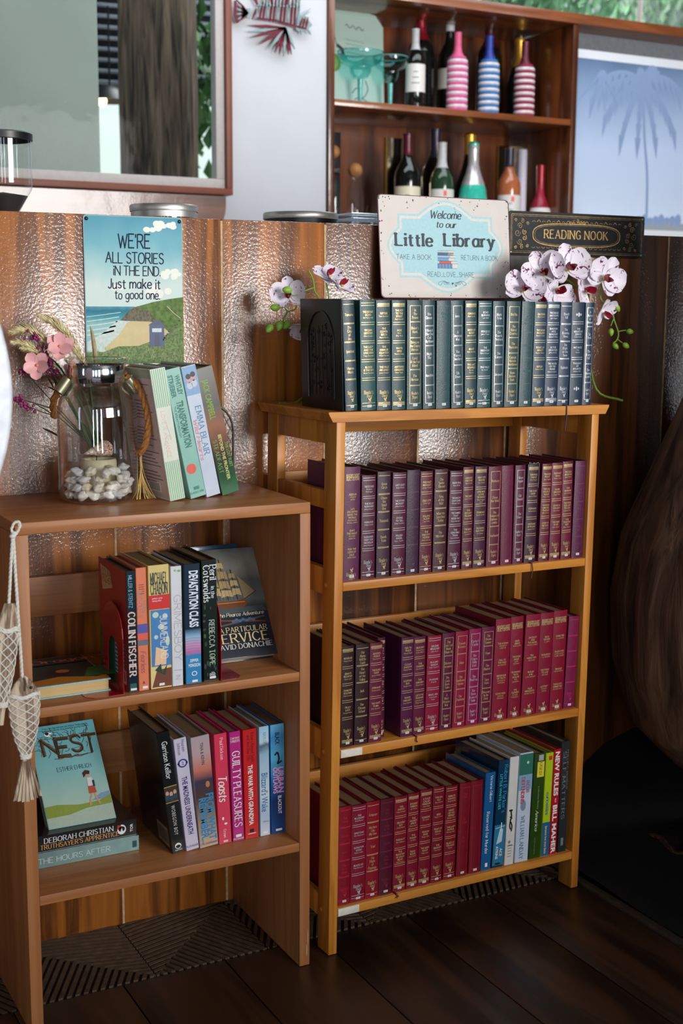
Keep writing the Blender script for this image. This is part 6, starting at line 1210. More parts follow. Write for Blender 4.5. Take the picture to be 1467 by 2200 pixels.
bb = thing('book', 'blue-backed book standing behind the sailing ship hardback', 'book', mw=Matrix.Translation((p.x-.16, -.05, L2+.0008)) @ Matrix.Rotation(R(-3), 4, 'X')); hz = (q.z-L2)*1.0
bb.matrix_world = Matrix.Translation((q.x-.16, -.044, L2+.0015)) @ Matrix.Rotation(R(-2), 4, 'X')
MB().box(0, .16, 0, .0022, 0, hz, bev=.0006).box(0, .16, .0118, .014, 0, hz, bev=.0006).box(.1578, .16, .002, .012, 0, hz).obj('cover', jacket((58, 110, 150)), bb); MB().box(.004, .157, .0024, .0116, .003, hz-.004).obj('pages', PGW, bb)

# ---------------------------------------------------------------- bookends
def arch(w_, h_, r, n=10):
    return [(0, 0), (w_, 0), (w_, h_-r)]+[(w_/2+w_/2*math.cos(PI*i/n), h_-r+r*math.sin(PI*i/n)) for i in range(1, n)]+[(0, h_-r)]
RED = mat('red_enamel', (160, 18, 34), .22, var=.06, coat=.5)
def red_end(label, x, ynear, yfar, h_, foot_dir, foot_l):
    t = thing('bookend', label, 'bookend', (x, ynear, L2+.0003), 'red bookends'); w_ = yfar-ynear
    o = arch(w_, h_, w_*.5); k = w_*.25; i_ = [(k, .012), (k, h_*.42)]+[(w_/2-(w_/2-k)*math.cos(PI*j/8), h_*.42+(w_/2-k)*math.sin(PI*j/8)) for j in range(1, 8)]+[(w_-k, h_*.42), (w_-k, .012)]
    b = MB(); hole = i_[::-1]; out = [(0, 0), (k, 0)] 
    # plate with an arched cut-out, built as a band around the hole
    b.prism([(0, 0), (k, 0)]+i_[1:-1]+[(w_-k, 0), (w_, 0), (w_, h_-w_*.5)]+[(w_/2+w_/2*math.cos(PI*j/10), h_-w_*.5+w_*.5*math.sin(PI*j/10)) for j in range(1, 10)]+[(0, h_-w_*.5)], 0, .0012, 'yz'); b.obj('plate', RED, t)
    s_ = foot_dir; r_ = .012
    MB().prism([(0, 0), (0, w_), (s_*(foot_l-r_), w_), (s_*foot_l, w_-r_), (s_*foot_l, r_), (s_*(foot_l-r_), 0)], 0, .001, 'xy').obj('foot', RED, t); return t
p = at(276, 1508, Z=L2); red_end('red metal bookend holding up the navy children\'s novel', ms[0][0]*0+at(272, 1500, Y=-.297).x-.006, -.300, -.194, .148, -1, .062)
p = at(473, 1465, Z=L2); red_end('red metal bookend next to the dark green mystery hardback', at(473, 1465, Y=-.298).x+.0012, -.299, -.194, .148, 1, .042)
# black tracery bookend on top of the tall bookcase
p0 = locF(RM, 744, 885, .004); t = thing('bookend', 'black bookend with embossed gothic arch at the end of the green books', 'bookend', mw=RM @ Matrix.Translation((.0125, -.002, RT+.0003)) @ Matrix.Rotation(R(-2.2), 4, 'Y')); BKM = mat('black_satin_metal', (24, 26, 30), .42, var=.1)
BW, BH = .150, .196; MB().box(-.0015, .0, 0, BW, 0, BH, bev=.0006).obj('plate', BKM, t); MB().box(0, .035, .012, BW-.012, 0, .0012).obj('foot', BKM, t) if False else None
b = MB(); RB = mat('black_relief', (18, 19, 22), .3, var=.1)
ap = [(.028, .02)]+[(.028+.0*i, .02+.1*i/4) for i in range(1, 5)]+[(.075-.047*math.cos(PI/2*i/6*1.0), .12+.055*math.sin(PI/2*i/6)) for i in range(1, 7)]+[(.075+.047*math.sin(PI/2*i/6), .12+.055*math.cos(PI/2*i/6)) for i in range(1, 7)]+[(.122, .02)]
b.tube([(-.0022, y, z) for y, z in ap], .0018, 6); rr = random.Random(8)
for k in range(40):
    cy, cz = rr.uniform(.036, .114), rr.uniform(.03, .15); s_ = rr.uniform(.003, .007); f_ = rr.choice((-1, 1)); a0 = rr.uniform(0, 6)
    b.tube([(-.0020, cy+s_*(1-.7*i/9)*math.cos(a0+f_*i*.7), cz+s_*(1-.7*i/9)*math.sin(a0+f_*i*.7)) for i in range(10)], .0008, 4)
for k in range(6): y = .04+.014*k; b.tube([(-.0018, y, .025), (-.0018, y+.003*math.sin(k), .08), (-.0018, y, .13+.02*math.sin(PI*k/5))], .0009, 4)
b.obj('tracery', RB, t)
# black lattice bookend behind the leaning books on the low bookcase
q = at(512, 1060, Z=LT); q2 = at(480, 880, Y=-.12); lb = thing('bookend', 'black lattice bookend behind the science fiction hardback', 'bookend', (q.x-.085, -.118, LT+.0003))
aw, ah = .094, q2.z-LT+.01; b = MB(); pts = [(0, 0, 0), (0, 0, ah*.7)]+[(aw/2-aw/2*math.cos(PI*i/12), 0, ah*.7+ah*.3*math.sin(PI*i/12)) for i in range(13)]+[(aw, 0, 0)]
b.tube(pts, .0022, 6); b.obj('frame', BKM, lb); b = MB()
for k in range(-8, 14):
    for s_ in (1, -1):
        P = []
        for i in range(25):
            z = ah*i/24; x = k*.013+s_*z*.55+(0 if s_ > 0 else .06)
            if 0 < x < aw and (z < ah*.7 or ((x-aw/2)/(aw/2))**2+((z-ah*.7)/(ah*.3))**2 < 1): P.append((x, .0004*s_, z))
        if len(P) > 1: b.tube([P[0], P[-1]], .0011, 4)
b.obj('lattice', BKM, lb); MB().box(0, aw, -.012, .0, 0, .001).obj('foot', BKM, lb)

# ---------------------------------------------------------------- glass jar with candle, shell and pebbles
pL, pR = at(131, 1060, Y=-.14), at(297, 1060, Y=-.14); JX = (pL.x+pR.x)/2; JY = -.133; JR = (pR.x-pL.x)/2*.985; JH = at(210, 768, Y=JY).z-LT
jar = thing('glass_jar', 'large clear glass jar with chrome collar and rope handle holding pebbles and a candle', 'jar', (JX, JY, LT+.0004))
pr = [(0, .001), (JR*.86, .001), (JR*.97, .006), (JR, .016), (JR, JH*.60), (JR*.985, JH*.66), (JR*.93, JH*.715), (JR*.82, JH*.76), (JR*.74, JH*.785), (JR*.70, JH*.81), (JR*.70, JH*.955), (JR*.73, JH*.962), (JR*.78, JH*.975), (JR*.79, JH*.985), (JR*.77, JH*.995), (JR*.72, JH), (JR*.68, JH*.99)]
JG = glass('jar_glass', (.93, .95, .945), .55, base=.13)
MB().lathe(pr, 72).obj('glass_body', JG, jar)
MB().lathe([(r-.0022 if r > .01 else r, z+(.004 if z < .02 else 0)) for r, z in pr[:12]], 72).obj('inner_wall', glass('jar_inner', (.985, .985, .985), .3, base=.06), jar)
MB().lathe([(JR*.705, JH*.828), (JR*.715, JH*.832), (JR*.715, JH*.948), (JR*.705, JH*.952)], 72).obj('chrome_collar', M_CHROME, jar)
ROPE = mat('tan_rope', (160, 104, 50), .85, var=.3, scale=200, bump=.6, bscale=700)
pts = smooth([(JR*.74, -.012, JH*.86), (JR*.95, -.03, JH*.80), (JR*1.1, -.042, JH*.64), (JR*1.13, -.042, JH*.5), (JR*1.06, -.034, JH*.38), (JR*1.0, -.02, JH*.33)], 8)
pts2 = smooth([(-JR*.74, 0, JH*.86), (-JR*.92, .012, JH*.78), (-JR*1.0, .03, JH*.68), (-JR*.9, .048, JH*.58)], 6)
def rope3(b, pts, r, tw=34, strands=3, n=6):
    pts = [Vector(p) for p in pts]; L_ = [0]
    for p, q in zip(pts, pts[1:]): L_.append(L_[-1]+(q-p).length)
    K = max(12, int(L_[-1]/(r*.9))); res = []
    for k in range(K+1):
        s_ = L_[-1]*k/K; i = max(0, min(len(pts)-2, next((j for j in range(len(L_)-1) if L_[j+1] >= s_), len(pts)-2))); t_ = (s_-L_[i])/max(1e-9, L_[i+1]-L_[i]); res.append((pts[i].lerp(pts[i+1], t_), (pts[i+1]-pts[i]).normalized(), s_))
    for st in range(strands):
        P = []
        for p, d, s_ in res:
            d = Vector(d); a_ = d.cross(Vector((0, 1, .013))); a_.normalize(); b_ = d.cross(a_); q_ = s_/r*.75+2*PI*st/strands; P.append(p+(a_*math.cos(q_)+b_*math.sin(q_))*r*.48)
        b.tube(P, r*.56, n)
for P_ in (pts, pts2): b = MB(); rope3(b, P_, .0065); b.obj('rope_handle', ROPE, jar)
for s_, y in ((1, -.018), (-1, 0)):
    M = Matrix.Translation((s_*JR*.86, y-.001, JH*.81)) @ Matrix.Rotation(R(-38*s_), 4, 'Y'); MB().lathe([(0, .014), (.0098, .014), (.0098, -.014), (.0078, -.014)], 20, M=M).obj('rope_ferrule', mat('pewter', (150, 146, 120), .35, metal=.7), jar)
MB().ball((JR*.74, -.006, JH*.885), (.005, .005, .005)).obj('wooden_bead', mat('bead_wood', (110, 66, 40), .5), jar)
PEB = [mat('white_pebble', (246, 240, 230), .45, var=.08, scale=30, sub=.1), mat('cream_pebble', (236, 224, 204), .5, var=.12, scale=30, sub=.1), mat('grey_pebble', (220, 218, 216), .45, var=.12, scale=30)]
rr = random.Random(12); cen = Vector((JX, JY, LT)); meshes = []
for k in range(7):
    b = MB().ball((0, 0, 0), (1, 1, 1), n=3, jit=.5, seed=k); meshes.append(b.mesh('pebble')); meshes[-1].materials.append(PEB[k % 3])
placed = []; CA = Vector((JX+.004, JY+.004, 0)); tries = 0
for layer in range(4):
    for att in range(900):
        r0 = rr.uniform(.010, .0142); rad = (JR-.004-r0)*math.sqrt(rr.random()); an = rr.uniform(0, 2*PI)
        z = .007+r0*.62+layer*.0135+rr.uniform(0, .002); c = Vector((JX+rad*math.cos(an), JY+rad*math.sin(an), LT+z))
        if layer > 0 and (Vector((c.x, c.y, 0))-CA).length < .034+r0*.5: continue
        if layer == 3 and c.y > JY+.01 and rr.random() < .5: continue
        if any((c-p).length < (r0+pr_)*.74 for p, pr_ in placed): continue
        placed.append((c, r0))
        if len(placed) > 175: break
for k, (c, r0) in enumerate(placed):
    o = bpy.data.objects.new('pebble', meshes[k % 7]); COL.objects.link(o); o.location = c; o.scale = (r0*rr.uniform(.9, 1.08), r0*rr.uniform(.7, .9), r0*rr.uniform(.55, .72)); o.rotation_euler = (rr.uniform(-.5, .5), rr.uniform(-.5, .5), rr.uniform(0, 6.28))
    tag(o, 'smooth off-white pebble in the heap inside the glass jar', 'pebble', 'white pebbles in the jar')
cz = LT+.024; cx, cy = CA.x-.002, CA.y
cdl = thing('candle', 'cream pillar candle standing in the pebbles of the glass jar', 'candle', (cx, cy, cz)); ch = at(210, 985, Y=cy).z-cz
MB().lathe([(0, 0), (.029, 0), (.031, .003), (.031, ch-.004), (.029, ch), (.024, ch-.001), (.022, ch-.005), (0, ch-.006)], 40).obj('wax', mat('cream_wax', (224, 210, 176), .45, var=.05, sub=.4), cdl); MB().tube([(0, .012, ch-.006), (0.001, .012, ch+.006)], .0009, 6).obj('wick', M_BLACK, cdl)
sh_ = MB(); n = 28; 
for i in range(n+1):
    t_ = i/n; r_ = .019*(t_**.85)*(1 if t_ < .86 else math.cos((t_-.86)/.14*PI/2)**.5)+.0003
    for j in range(24): a_ = 2*PI*j/24; k_ = 1+.05*math.sin(a_*1+i*.9)+.03*math.sin(i*2.6); sh_.v.append(((t_-.5)*.055, r_*k_*math.cos(a_), r_*k_*math.sin(a_)*.85))
for i in range(n):
    for j in range(24): sh_.f.append([i*24+j, i*24+(j+1) % 24, (i+1)*24+(j+1) % 24, (i+1)*24+j]); sh_.m.append(0); sh_.sm.append(True)
def spots(name, base, spot, scale, th, rough=.4, sub=0, edge=.03):
    m, nt, p = nt_mat(name); N = nt.nodes; L = nt.links; tc = N.new('ShaderNodeTexCoord'); v = N.new('ShaderNodeTexVoronoi'); v.inputs['Scale'].default_value = scale; v.inputs['Randomness'].default_value = 1
    nz = N.new('ShaderNodeTexNoise'); nz.inputs['Scale'].default_value = scale*1.4; L.new(tc.outputs['Object'], nz.inputs[0]); mixv = N.new('ShaderNodeMixRGB'); mixv.inputs[0].default_value = .02; L.new(tc.outputs['Object'], mixv.inputs[1]); L.new(nz.outputs['Color'], mixv.inputs[2]); L.new(mixv.outputs[0], v.inputs['Vector'])
    n2 = N.new('ShaderNodeTexNoise'); n2.inputs['Scale'].default_value = scale*.35; L.new(tc.outputs['Object'], n2.inputs[0]); mm_ = N.new('ShaderNodeMath'); mm_.operation = 'MULTIPLY_ADD'; mm_.inputs[1].default_value = -.9; L.new(n2.outputs[0], mm_.inputs[0]); 
    ad = N.new('ShaderNodeMath'); ad.operation = 'ADD'; ad.inputs[1].default_value = .45; L.new(v.outputs['Distance'], mm_.inputs[2]); L.new(mm_.outputs[0], ad.inputs[0])
    cr = N.new('ShaderNodeValToRGB'); cr.color_ramp.elements[0].position = th; cr.color_ramp.elements[1].position = th+edge; cr.color_ramp.elements[0].color = (*lin(spot), 1); cr.color_ramp.elements[1].color = (*lin(base), 1); L.new(ad.outputs[0], cr.inputs[0]); L.new(cr.outputs[0], p.inputs['Base Color']); p.inputs['Roughness'].default_value = rough
    if sub: p.inputs['Subsurface Weight'].default_value = sub; p.inputs['Subsurface Radius'].default_value = (.004, .003, .003)
    return m
so_ = sh_.obj('cone_shell', spots('shell_pattern', (236, 216, 196), (146, 70, 40), 260, .42, .25, edge=.1), sharp=False); so_.location = (cx-.004, cy-.004, cz+ch+.0145); so_.rotation_euler = (R(10), R(-8), R(18)); tag(so_, 'brown speckled cone shell resting on the cream candle', 'shell')
rf_ = MB(); rr = random.Random(31); q = at(312, 1075, Z=LT)
for k in range(22):
    a0 = rr.uniform(-.5, .5); l_ = rr.uniform(.04, .085); rf_.tube(smooth([(rr.uniform(-.002, .002), 0, l_), (a0*.006, -.003, l_*.6), (a0*.03, -.008, l_*.2), (a0*.045, -.014, .001)], 3), .0005, 4)
rf_ = rf_.obj('raffia_tuft', mat('raffia', (206, 172, 96), .7)); rf_.location = (q.x, q.y+.02, LT+.0006); tag(rf_, 'small tuft of straw-coloured raffia hanging beside the jar', 'raffia')

# ---------------------------------------------------------------- bouquet behind the jar
bq = thing('dried_bouquet', 'bouquet of dried pampas, pink blossoms and heather behind the glass jar', 'bouquet', (.70, -.075, LT+.0005)); BO = Vector(bq.location)
B_ = lambda u, v, y=-.08: at(u, v, Y=y)-BO
PAM = mat('pampas', (246, 224, 176), .9, var=.25, scale=80)
def plume(pts, w0, seed, n=1300):
    rr = random.Random(seed); P = smooth(pts, 6); b = MB(); b.tube([Vector(p) for p in P], .0011, 5); K = len(P)
    for k in range(n):
        t_ = rr.random(); i = min(K-2, int(t_*(K-1))); f_ = t_*(K-1)-i; p = P[i].lerp(P[i+1], f_); d = (P[i+1]-P[i]).normalized()
        a_ = d.orthogonal().normalized(); a_.rotate(Matrix.Rotation(rr.uniform(0, 6.28), 3, d)); wv = w0*(math.sin(PI*min(1, .12+t_*.85)))**.6
        e_ = p+a_*wv*rr.uniform(.5, 1)+d*wv*rr.uniform(.7, 1.6); s_ = a_.cross(d)*.0006; m_ = (p+e_)/2+a_*wv*.12
        b.add([p-s_, p+s_, m_+s_, e_, m_-s_], [(0, 1, 2, 4), (4, 2, 3)])
    return b.obj('plume', PAM, bq, sharp=False)
base = Vector((.03, .0, .0)); neck = Vector((.022, .0, .06))
plume([B_(190, 800), B_(160, 745), B_(125, 700), B_(82, 676)], .014, 1); plume([B_(140, 770), B_(100, 735), B_(60, 710), B_(22, 712)], .015, 2); plume([B_(120, 790), B_(85, 757), B_(50, 738), B_(25, 735)], .012, 3, 600); plume([B_(130, 790), B_(95, 765), B_(70, 752), B_(45, 748)], .011, 4, 500)
GRN = mat('stem_green', (66, 96, 44), .6, var=.3, scale=60); DGR = mat('dark_stem_green', (40, 60, 40), .6, var=.3, scale=60)
for P in ([(190, 800), (200, 880), (215, 1000)], [(140, 770), (190, 870), (212, 1000)], [(120, 790), (180, 880), (208, 1000)], [(130, 790), (190, 900), (210, 1000)], [(70, 740), (130, 820), (205, 1000)], [(90, 790), (150, 860), (208, 1000)]):
    MB().tube([Vector(p) for p in smooth([B_(*q, y=-.078) for q in P]+[Vector((.045, .0, .002))], 5)], .0013, 6).obj('stem', GRN, bq)
PNK = mat('pink_petal', (240, 180, 182), .5, var=.12, scale=40, sub=.3)
def petal_mesh(l_, w_, cup, n=9, m=6, tip=.5, curl=0):
    b = MB()
    for i in range(n+1):
        t_ = i/n; cc = .5+.12*(tip <= .6)+.06*(tip == .7); t2 = (t_-cc)/(cc if t_ < cc else 1.001-cc); ww = w_*max(.1, math.sqrt(max(0, 1-abs(t2)**(2.3 if tip < .8 else 1.6))))
        for j in range(m+1):
            s_ = 2*j/m-1; b.v.append((s_*ww/2, l_*t_, cup*(s_*s_*ww+.0)+curl*l_*t_*t_))
    for i in range(n):
        for j in range(m): q_ = i*(m+1)+j; b.f.append([q_, q_+1, q_+m+2, q_+m+1]); b.m.append(0); b.sm.append(True)
    return b
def orient(c, d, roll=0):
    d = Vector(d).normalized(); return Matrix.Translation(c) @ d.to_track_quat('Z', 'Y').to_matrix().to_4x4() @ Matrix.Rotation(roll, 4, 'Z')
for (u, v, s_, d, n_) in ((128, 745, .026, (-.2, -1, .3), 6), (80, 785, .026, (-.5, -1, .1), 5), (150, 795, .016, (.1, -1, 0), 5)):
    c = B_(u, v, -.10); fo = MB().ball((0, 0, .002), (.003, .003, .004)).obj('blossom', mat('blossom_heart', (214, 150, 120), .6), bq, mw=orient(c, d, rr.random()))
    for k in range(n_):
        M = Matrix.Rotation(2*PI*k/n_+.2*math.sin(k*3), 4, 'Z') @ Matrix.Rotation(R(22+16*(k % 2)), 4, 'X'); petal_mesh(s_*1.0, s_*.8, .12, curl=-.1).obj('petal', PNK, fo, mw=M, sharp=False)
HEA = mat('heather_purple', (148, 42, 104), .6, var=.35, scale=200)
for P, n_ in (([(62, 712), (85, 740), (100, 775), (110, 800)], 46), ([(100, 760), (110, 790), (118, 805)], 26), ([(28, 855), (60, 862), (120, 880)], 16), ([(52, 870), (90, 885), (125, 895)], 14), ([(45, 800), (55, 800)], 8)):
    ps_ = smooth([B_(*q, y=-.09) for q in P], 6); b = MB(); sp_ = b; m_ = len(ps_); rr = random.Random(len(P)*n_)
    if n_ in (16, 14): ps2 = ps_
    for k in range(n_):
        i = rr.randrange(m_ if n_ > 20 else max(2, m_//3)); p = ps_[i]+Vector((rr.gauss(0, .004), rr.gauss(0, .004), rr.gauss(0, .004))); b.ball(p, (.0028, .0028, .0032), n=1, jit=.4, seed=k)
    o = b.obj('heather_spray', HEA, bq, sharp=False); MB().tube([Vector(p) for p in ps_]+[B_(200, 960, -.075)], .0009, 5).obj('stem', DGR, bq)
for P, w_ in (([(95, 800), (115, 835)], .006), ([(110, 800), (130, 860)], .005), ([(90, 920), (128, 940)], .010), ([(70, 865), (128, 900)], .005), ([(100, 830), (135, 850)], .008), ([(110, 770), (135, 800)], .006)):
    a_, b_ = B_(*P[0], y=-.095), B_(*P[1], y=-.09); d = a_-b_; petal_mesh(d.length, w_, .3, tip=.8).obj('leaf', DGR, bq, mw=Matrix.Translation(b_) @ d.to_track_quat('Y', 'Z').to_matrix().to_4x4(), sharp=False)
a_, b_ = B_(193, 700, -.06), B_(204, 800, -.06); d = a_-b_; petal_mesh(d.length, .018, .3, tip=.8).obj('dry_leaf', PAM, bq, mw=Matrix.Translation(b_) @ d.to_track_quat('Y', 'Z').to_matrix().to_4x4(), sharp=False)
a_, b_ = B_(172, 905, -.075), B_(205, 985, -.06); d = a_-b_; petal_mesh(d.length, .022, .2, tip=.8).obj('leaf', DGR, bq, mw=Matrix.Translation(b_) @ d.to_track_quat('Y', 'Z').to_matrix().to_4x4(), sharp=False)

# ---------------------------------------------------------------- orchid sprays behind the green books
OP = spots('orchid_petal', (236, 228, 240), (112, 18, 84), 95, .16, .45, .25); LIPR = mat('orchid_lip_red', (150, 18, 50), .4, var=.2); LIPY = mat('orchid_lip_yellow', (206, 180, 70), .5, var=.2, scale=200); OG = mat('orchid_stem_green', (120, 158, 50), .5, var=.15, scale=60); BUD = mat('orchid_bud_green', (134, 176, 62), .45, var=.2, scale=80, sub=.1)
def orchid(parent, c, d, s_, roll, open_=.22):
    f = MB().ball((0, 0, .003), (.004, .004, .005), n=2).obj('flower', OP, parent, mw=orient(c, d, roll))
    for k, (a_, l_, w_) in enumerate(((90, .92, .62), (215, .9, .6), (325, .9, .6))):
        petal_mesh(s_*l_, s_*w_, .22, curl=open_*.7).obj('sepal', OP, f, mw=Matrix.Rotation(R(a_-90), 4, 'Z') @ Matrix.Rotation(R(4), 4, 'X'), sharp=False)
    for a_ in (12, 168):
        petal_mesh(s_*1.0, s_*1.05, .12, tip=.7, curl=open_).obj('petal', OP, f, mw=Matrix.Translation((0, 0, .0015)) @ Matrix.Rotation(R(a_-90), 4, 'Z') @ Matrix.Rotation(R(7), 4, 'X'), sharp=False)
    b = petal_mesh(s_*.5, s_*.36, .8, curl=.5); b.obj('lip', LIPR, f, mw=Matrix.Translation((0, 0, .004)) @ Matrix.Rotation(R(180), 4, 'Z') @ Matrix.Rotation(R(35), 4, 'X'), sharp=False)
    for x in (-1, 1): petal_mesh(s_*.26, s_*.2, .8, curl=.8).obj('lip_lobe', LIPR, f, mw=Matrix.Translation((0, 0, .004)) @ Matrix.Rotation(R(180+x*60), 4, 'Z') @ Matrix.Rotation(R(50), 4, 'X'), sharp=False)
    MB().ball((0, -s_*.1, .009), (s_*.08, s_*.1, s_*.1), n=2).obj('column', LIPY, f)
def budf(parent, p, q_, r=.0062):
    d = Vector(q_)-Vector(p); MB().lathe([(.0, 0), (r*.5, r*.15), (r*.95, r*.8), (r, r*1.3), (r*.8, r*2), (r*.4, r*2.6), (0, r*2.8)], 14, M=orient(p, d)).obj('bud', BUD, parent)
def stemf(parent, P, r=.0017): MB().tube([Vector(p) for p in smooth(P, 5)], r, 7).obj('stem', OG, parent)
yo = -.105
o1 = thing('orchid_spray', 'spotted white artificial orchid spray drooping over the black bookend', 'orchid', at(640, 700, Y=yo)); O1 = Vector(o1.location); C = lambda u, v, y=yo: at(u, v, Y=y)-O1
stemf(o1, [C(663, 505+68+8), C(672, 600), C(676, 625), C(683, 637), C(690, 655, -.1)]); stemf(o1, [C(674, 618), C(655, 625), C(641, 634), C(640, 650), C(633, 665), C(618, 670), C(610, 685), C(604, 700)], .0014)
stemf(o1, [C(641, 634), C(628, 634), C(622, 626)], .001); stemf(o1, [C(618, 670), C(612, 662), C(600, 661)], .001); stemf(o1, [C(604, 690), C(595, 692), C(585, 698)], .001); stemf(o1, [C(700, 605), C(704, 625), C(706, 645)], .0014); stemf(o1, [C(690, 655, -.1), C(700, 720, -.1), C(690, 800, -.08), C(640, 862, -.07), C(600, 866, -.09)], .0022)
for (u, v, u2, v2) in ((626, 624, 600, 621), (600, 661, 573, 660), (585, 698, 575, 710), (604, 690, 595, 714), (622, 690, 608, 708)): budf(o1, C(u, v, yo-.006), C(u2, v2, yo-.010), .0072)
orchid(o1, C(622, 632, yo+.015), (-.55, -.8, .05), .037, .1, .5); orchid(o1, C(702, 598, yo+.01), (.1, -.55, .85), .038, .3, .15); orchid(o1, C(727, 618, yo), (.35, -.5, .75), .036, -.2, .2); orchid(o1, C(652, 700, yo+.03), (-.4, -.3, -.8), .034, 1, .3)
o2 = thing('orchid_spray', 'large spotted white artificial orchid spray below the black reading nook sign', 'orchid', at(1200, 640, Y=yo)); O1 = Vector(o2.location)
orchid(o2, C(1214, 575, yo-.02), (-.15, -1, .25), .053, .15, .3); orchid(o2, C(1164, 585, yo-.01), (-.5, -.9, .15), .05, .5, .35); orchid(o2, C(1296, 594, yo-.01), (-.1, -1, -.05), .05, -.5, .15); orchid(o2, C(1122, 622, yo-.0), (-.3, -.9, .3), .047, -.3, .3)
orchid(o2, C(1250, 622, yo+.008), (.3, -1, .0), .047, .9, .3); orchid(o2, C(1190, 628, yo+.012), (0, -1, .1), .048, 2.6, .25); orchid(o2, C(1293, 668, yo-.0), (.3, -.9, -.4), .036, .4, .25); orchid(o2, C(1148, 650, yo+.015), (-.1, -1, .2), .046, 1.9, .25)
stemf(o2, [C(1296, 594), C(1290, 640), C(1312, 664), C(1320, 690), C(1328, 715), C(1325, 730), C(1316, 738)], .0015); stemf(o2, [C(1328, 712), C(1340, 710), C(1348, 710)], .001); stemf(o2, [C(1325, 728), C(1336, 736), C(1340, 738)], .001); stemf(o2, [C(1318, 685), C(1312, 700)], .001)
stemf(o2, [C(1296, 594, yo+.01), C(1250, 620, yo+.02), C(1214, 600, yo+.02), C(1164, 600, yo+.02), C(1122, 640, yo+.02)], .002); stemf(o2, [C(1250, 620, yo+.02), C(1262, 720, -.07), C(1280, 835, -.06), C(1338, 861, -.1)], .0024)
for (u, v, u2, v2) in ((1322, 655, 1331, 672), (1312, 705, 1313, 728), (1346, 711, 1366, 715), (1316, 738, 1322, 744), (1338, 738, 1346, 744)): budf(o2, C(u, v, yo-.004), C(u2, v2, yo-.006), .0062)

# ---------------------------------------------------------------- wooden fish on a rope
NR = mat('white_cotton_rope', (226, 224, 216), .85, var=.1, scale=200, bump=.5, bscale=600); DRW = wood('weathered_driftwood', (104, 78, 60), (226, 206, 180), (70, 70, 5), rough=.8, contrast=(.25, .75))
fy = -.332; knot = at(30, 1148, Y=fy)
ft = thing('hanging_fish', 'pair of carved driftwood fish wrapped in white netting on a cotton rope', 'ornament', knot); K0 = Vector(knot); FH = lambda u, v, y=fy: at(u, v, Y=y)-K0
b = MB(); rope3(b, [FH(30, 1150), FH(24, 1138), FH(30, 1123), FH(40, 1120), FH(44, 1128), FH(38, 1142), FH(31, 1152)], .0022); b.ball(FH(27, 1152), (.0055, .005, .004), n=2).ball(FH(29, 1145), (.0045, .005, .003), n=2)
rope3(b, [FH(27, 1155), FH(24, 1200), FH(19, 1296)], .0026); rope3(b, [FH(29, 1155), FH(33, 1230), FH(40, 1340), FH(48, 1456)], .0026); b.obj('rope', NR, ft)
MB().tube([at(42, 1128, Y=-.3105)-K0, FH(40, 1128)], .0012, 6).obj('hook', M_STEEL, ft)
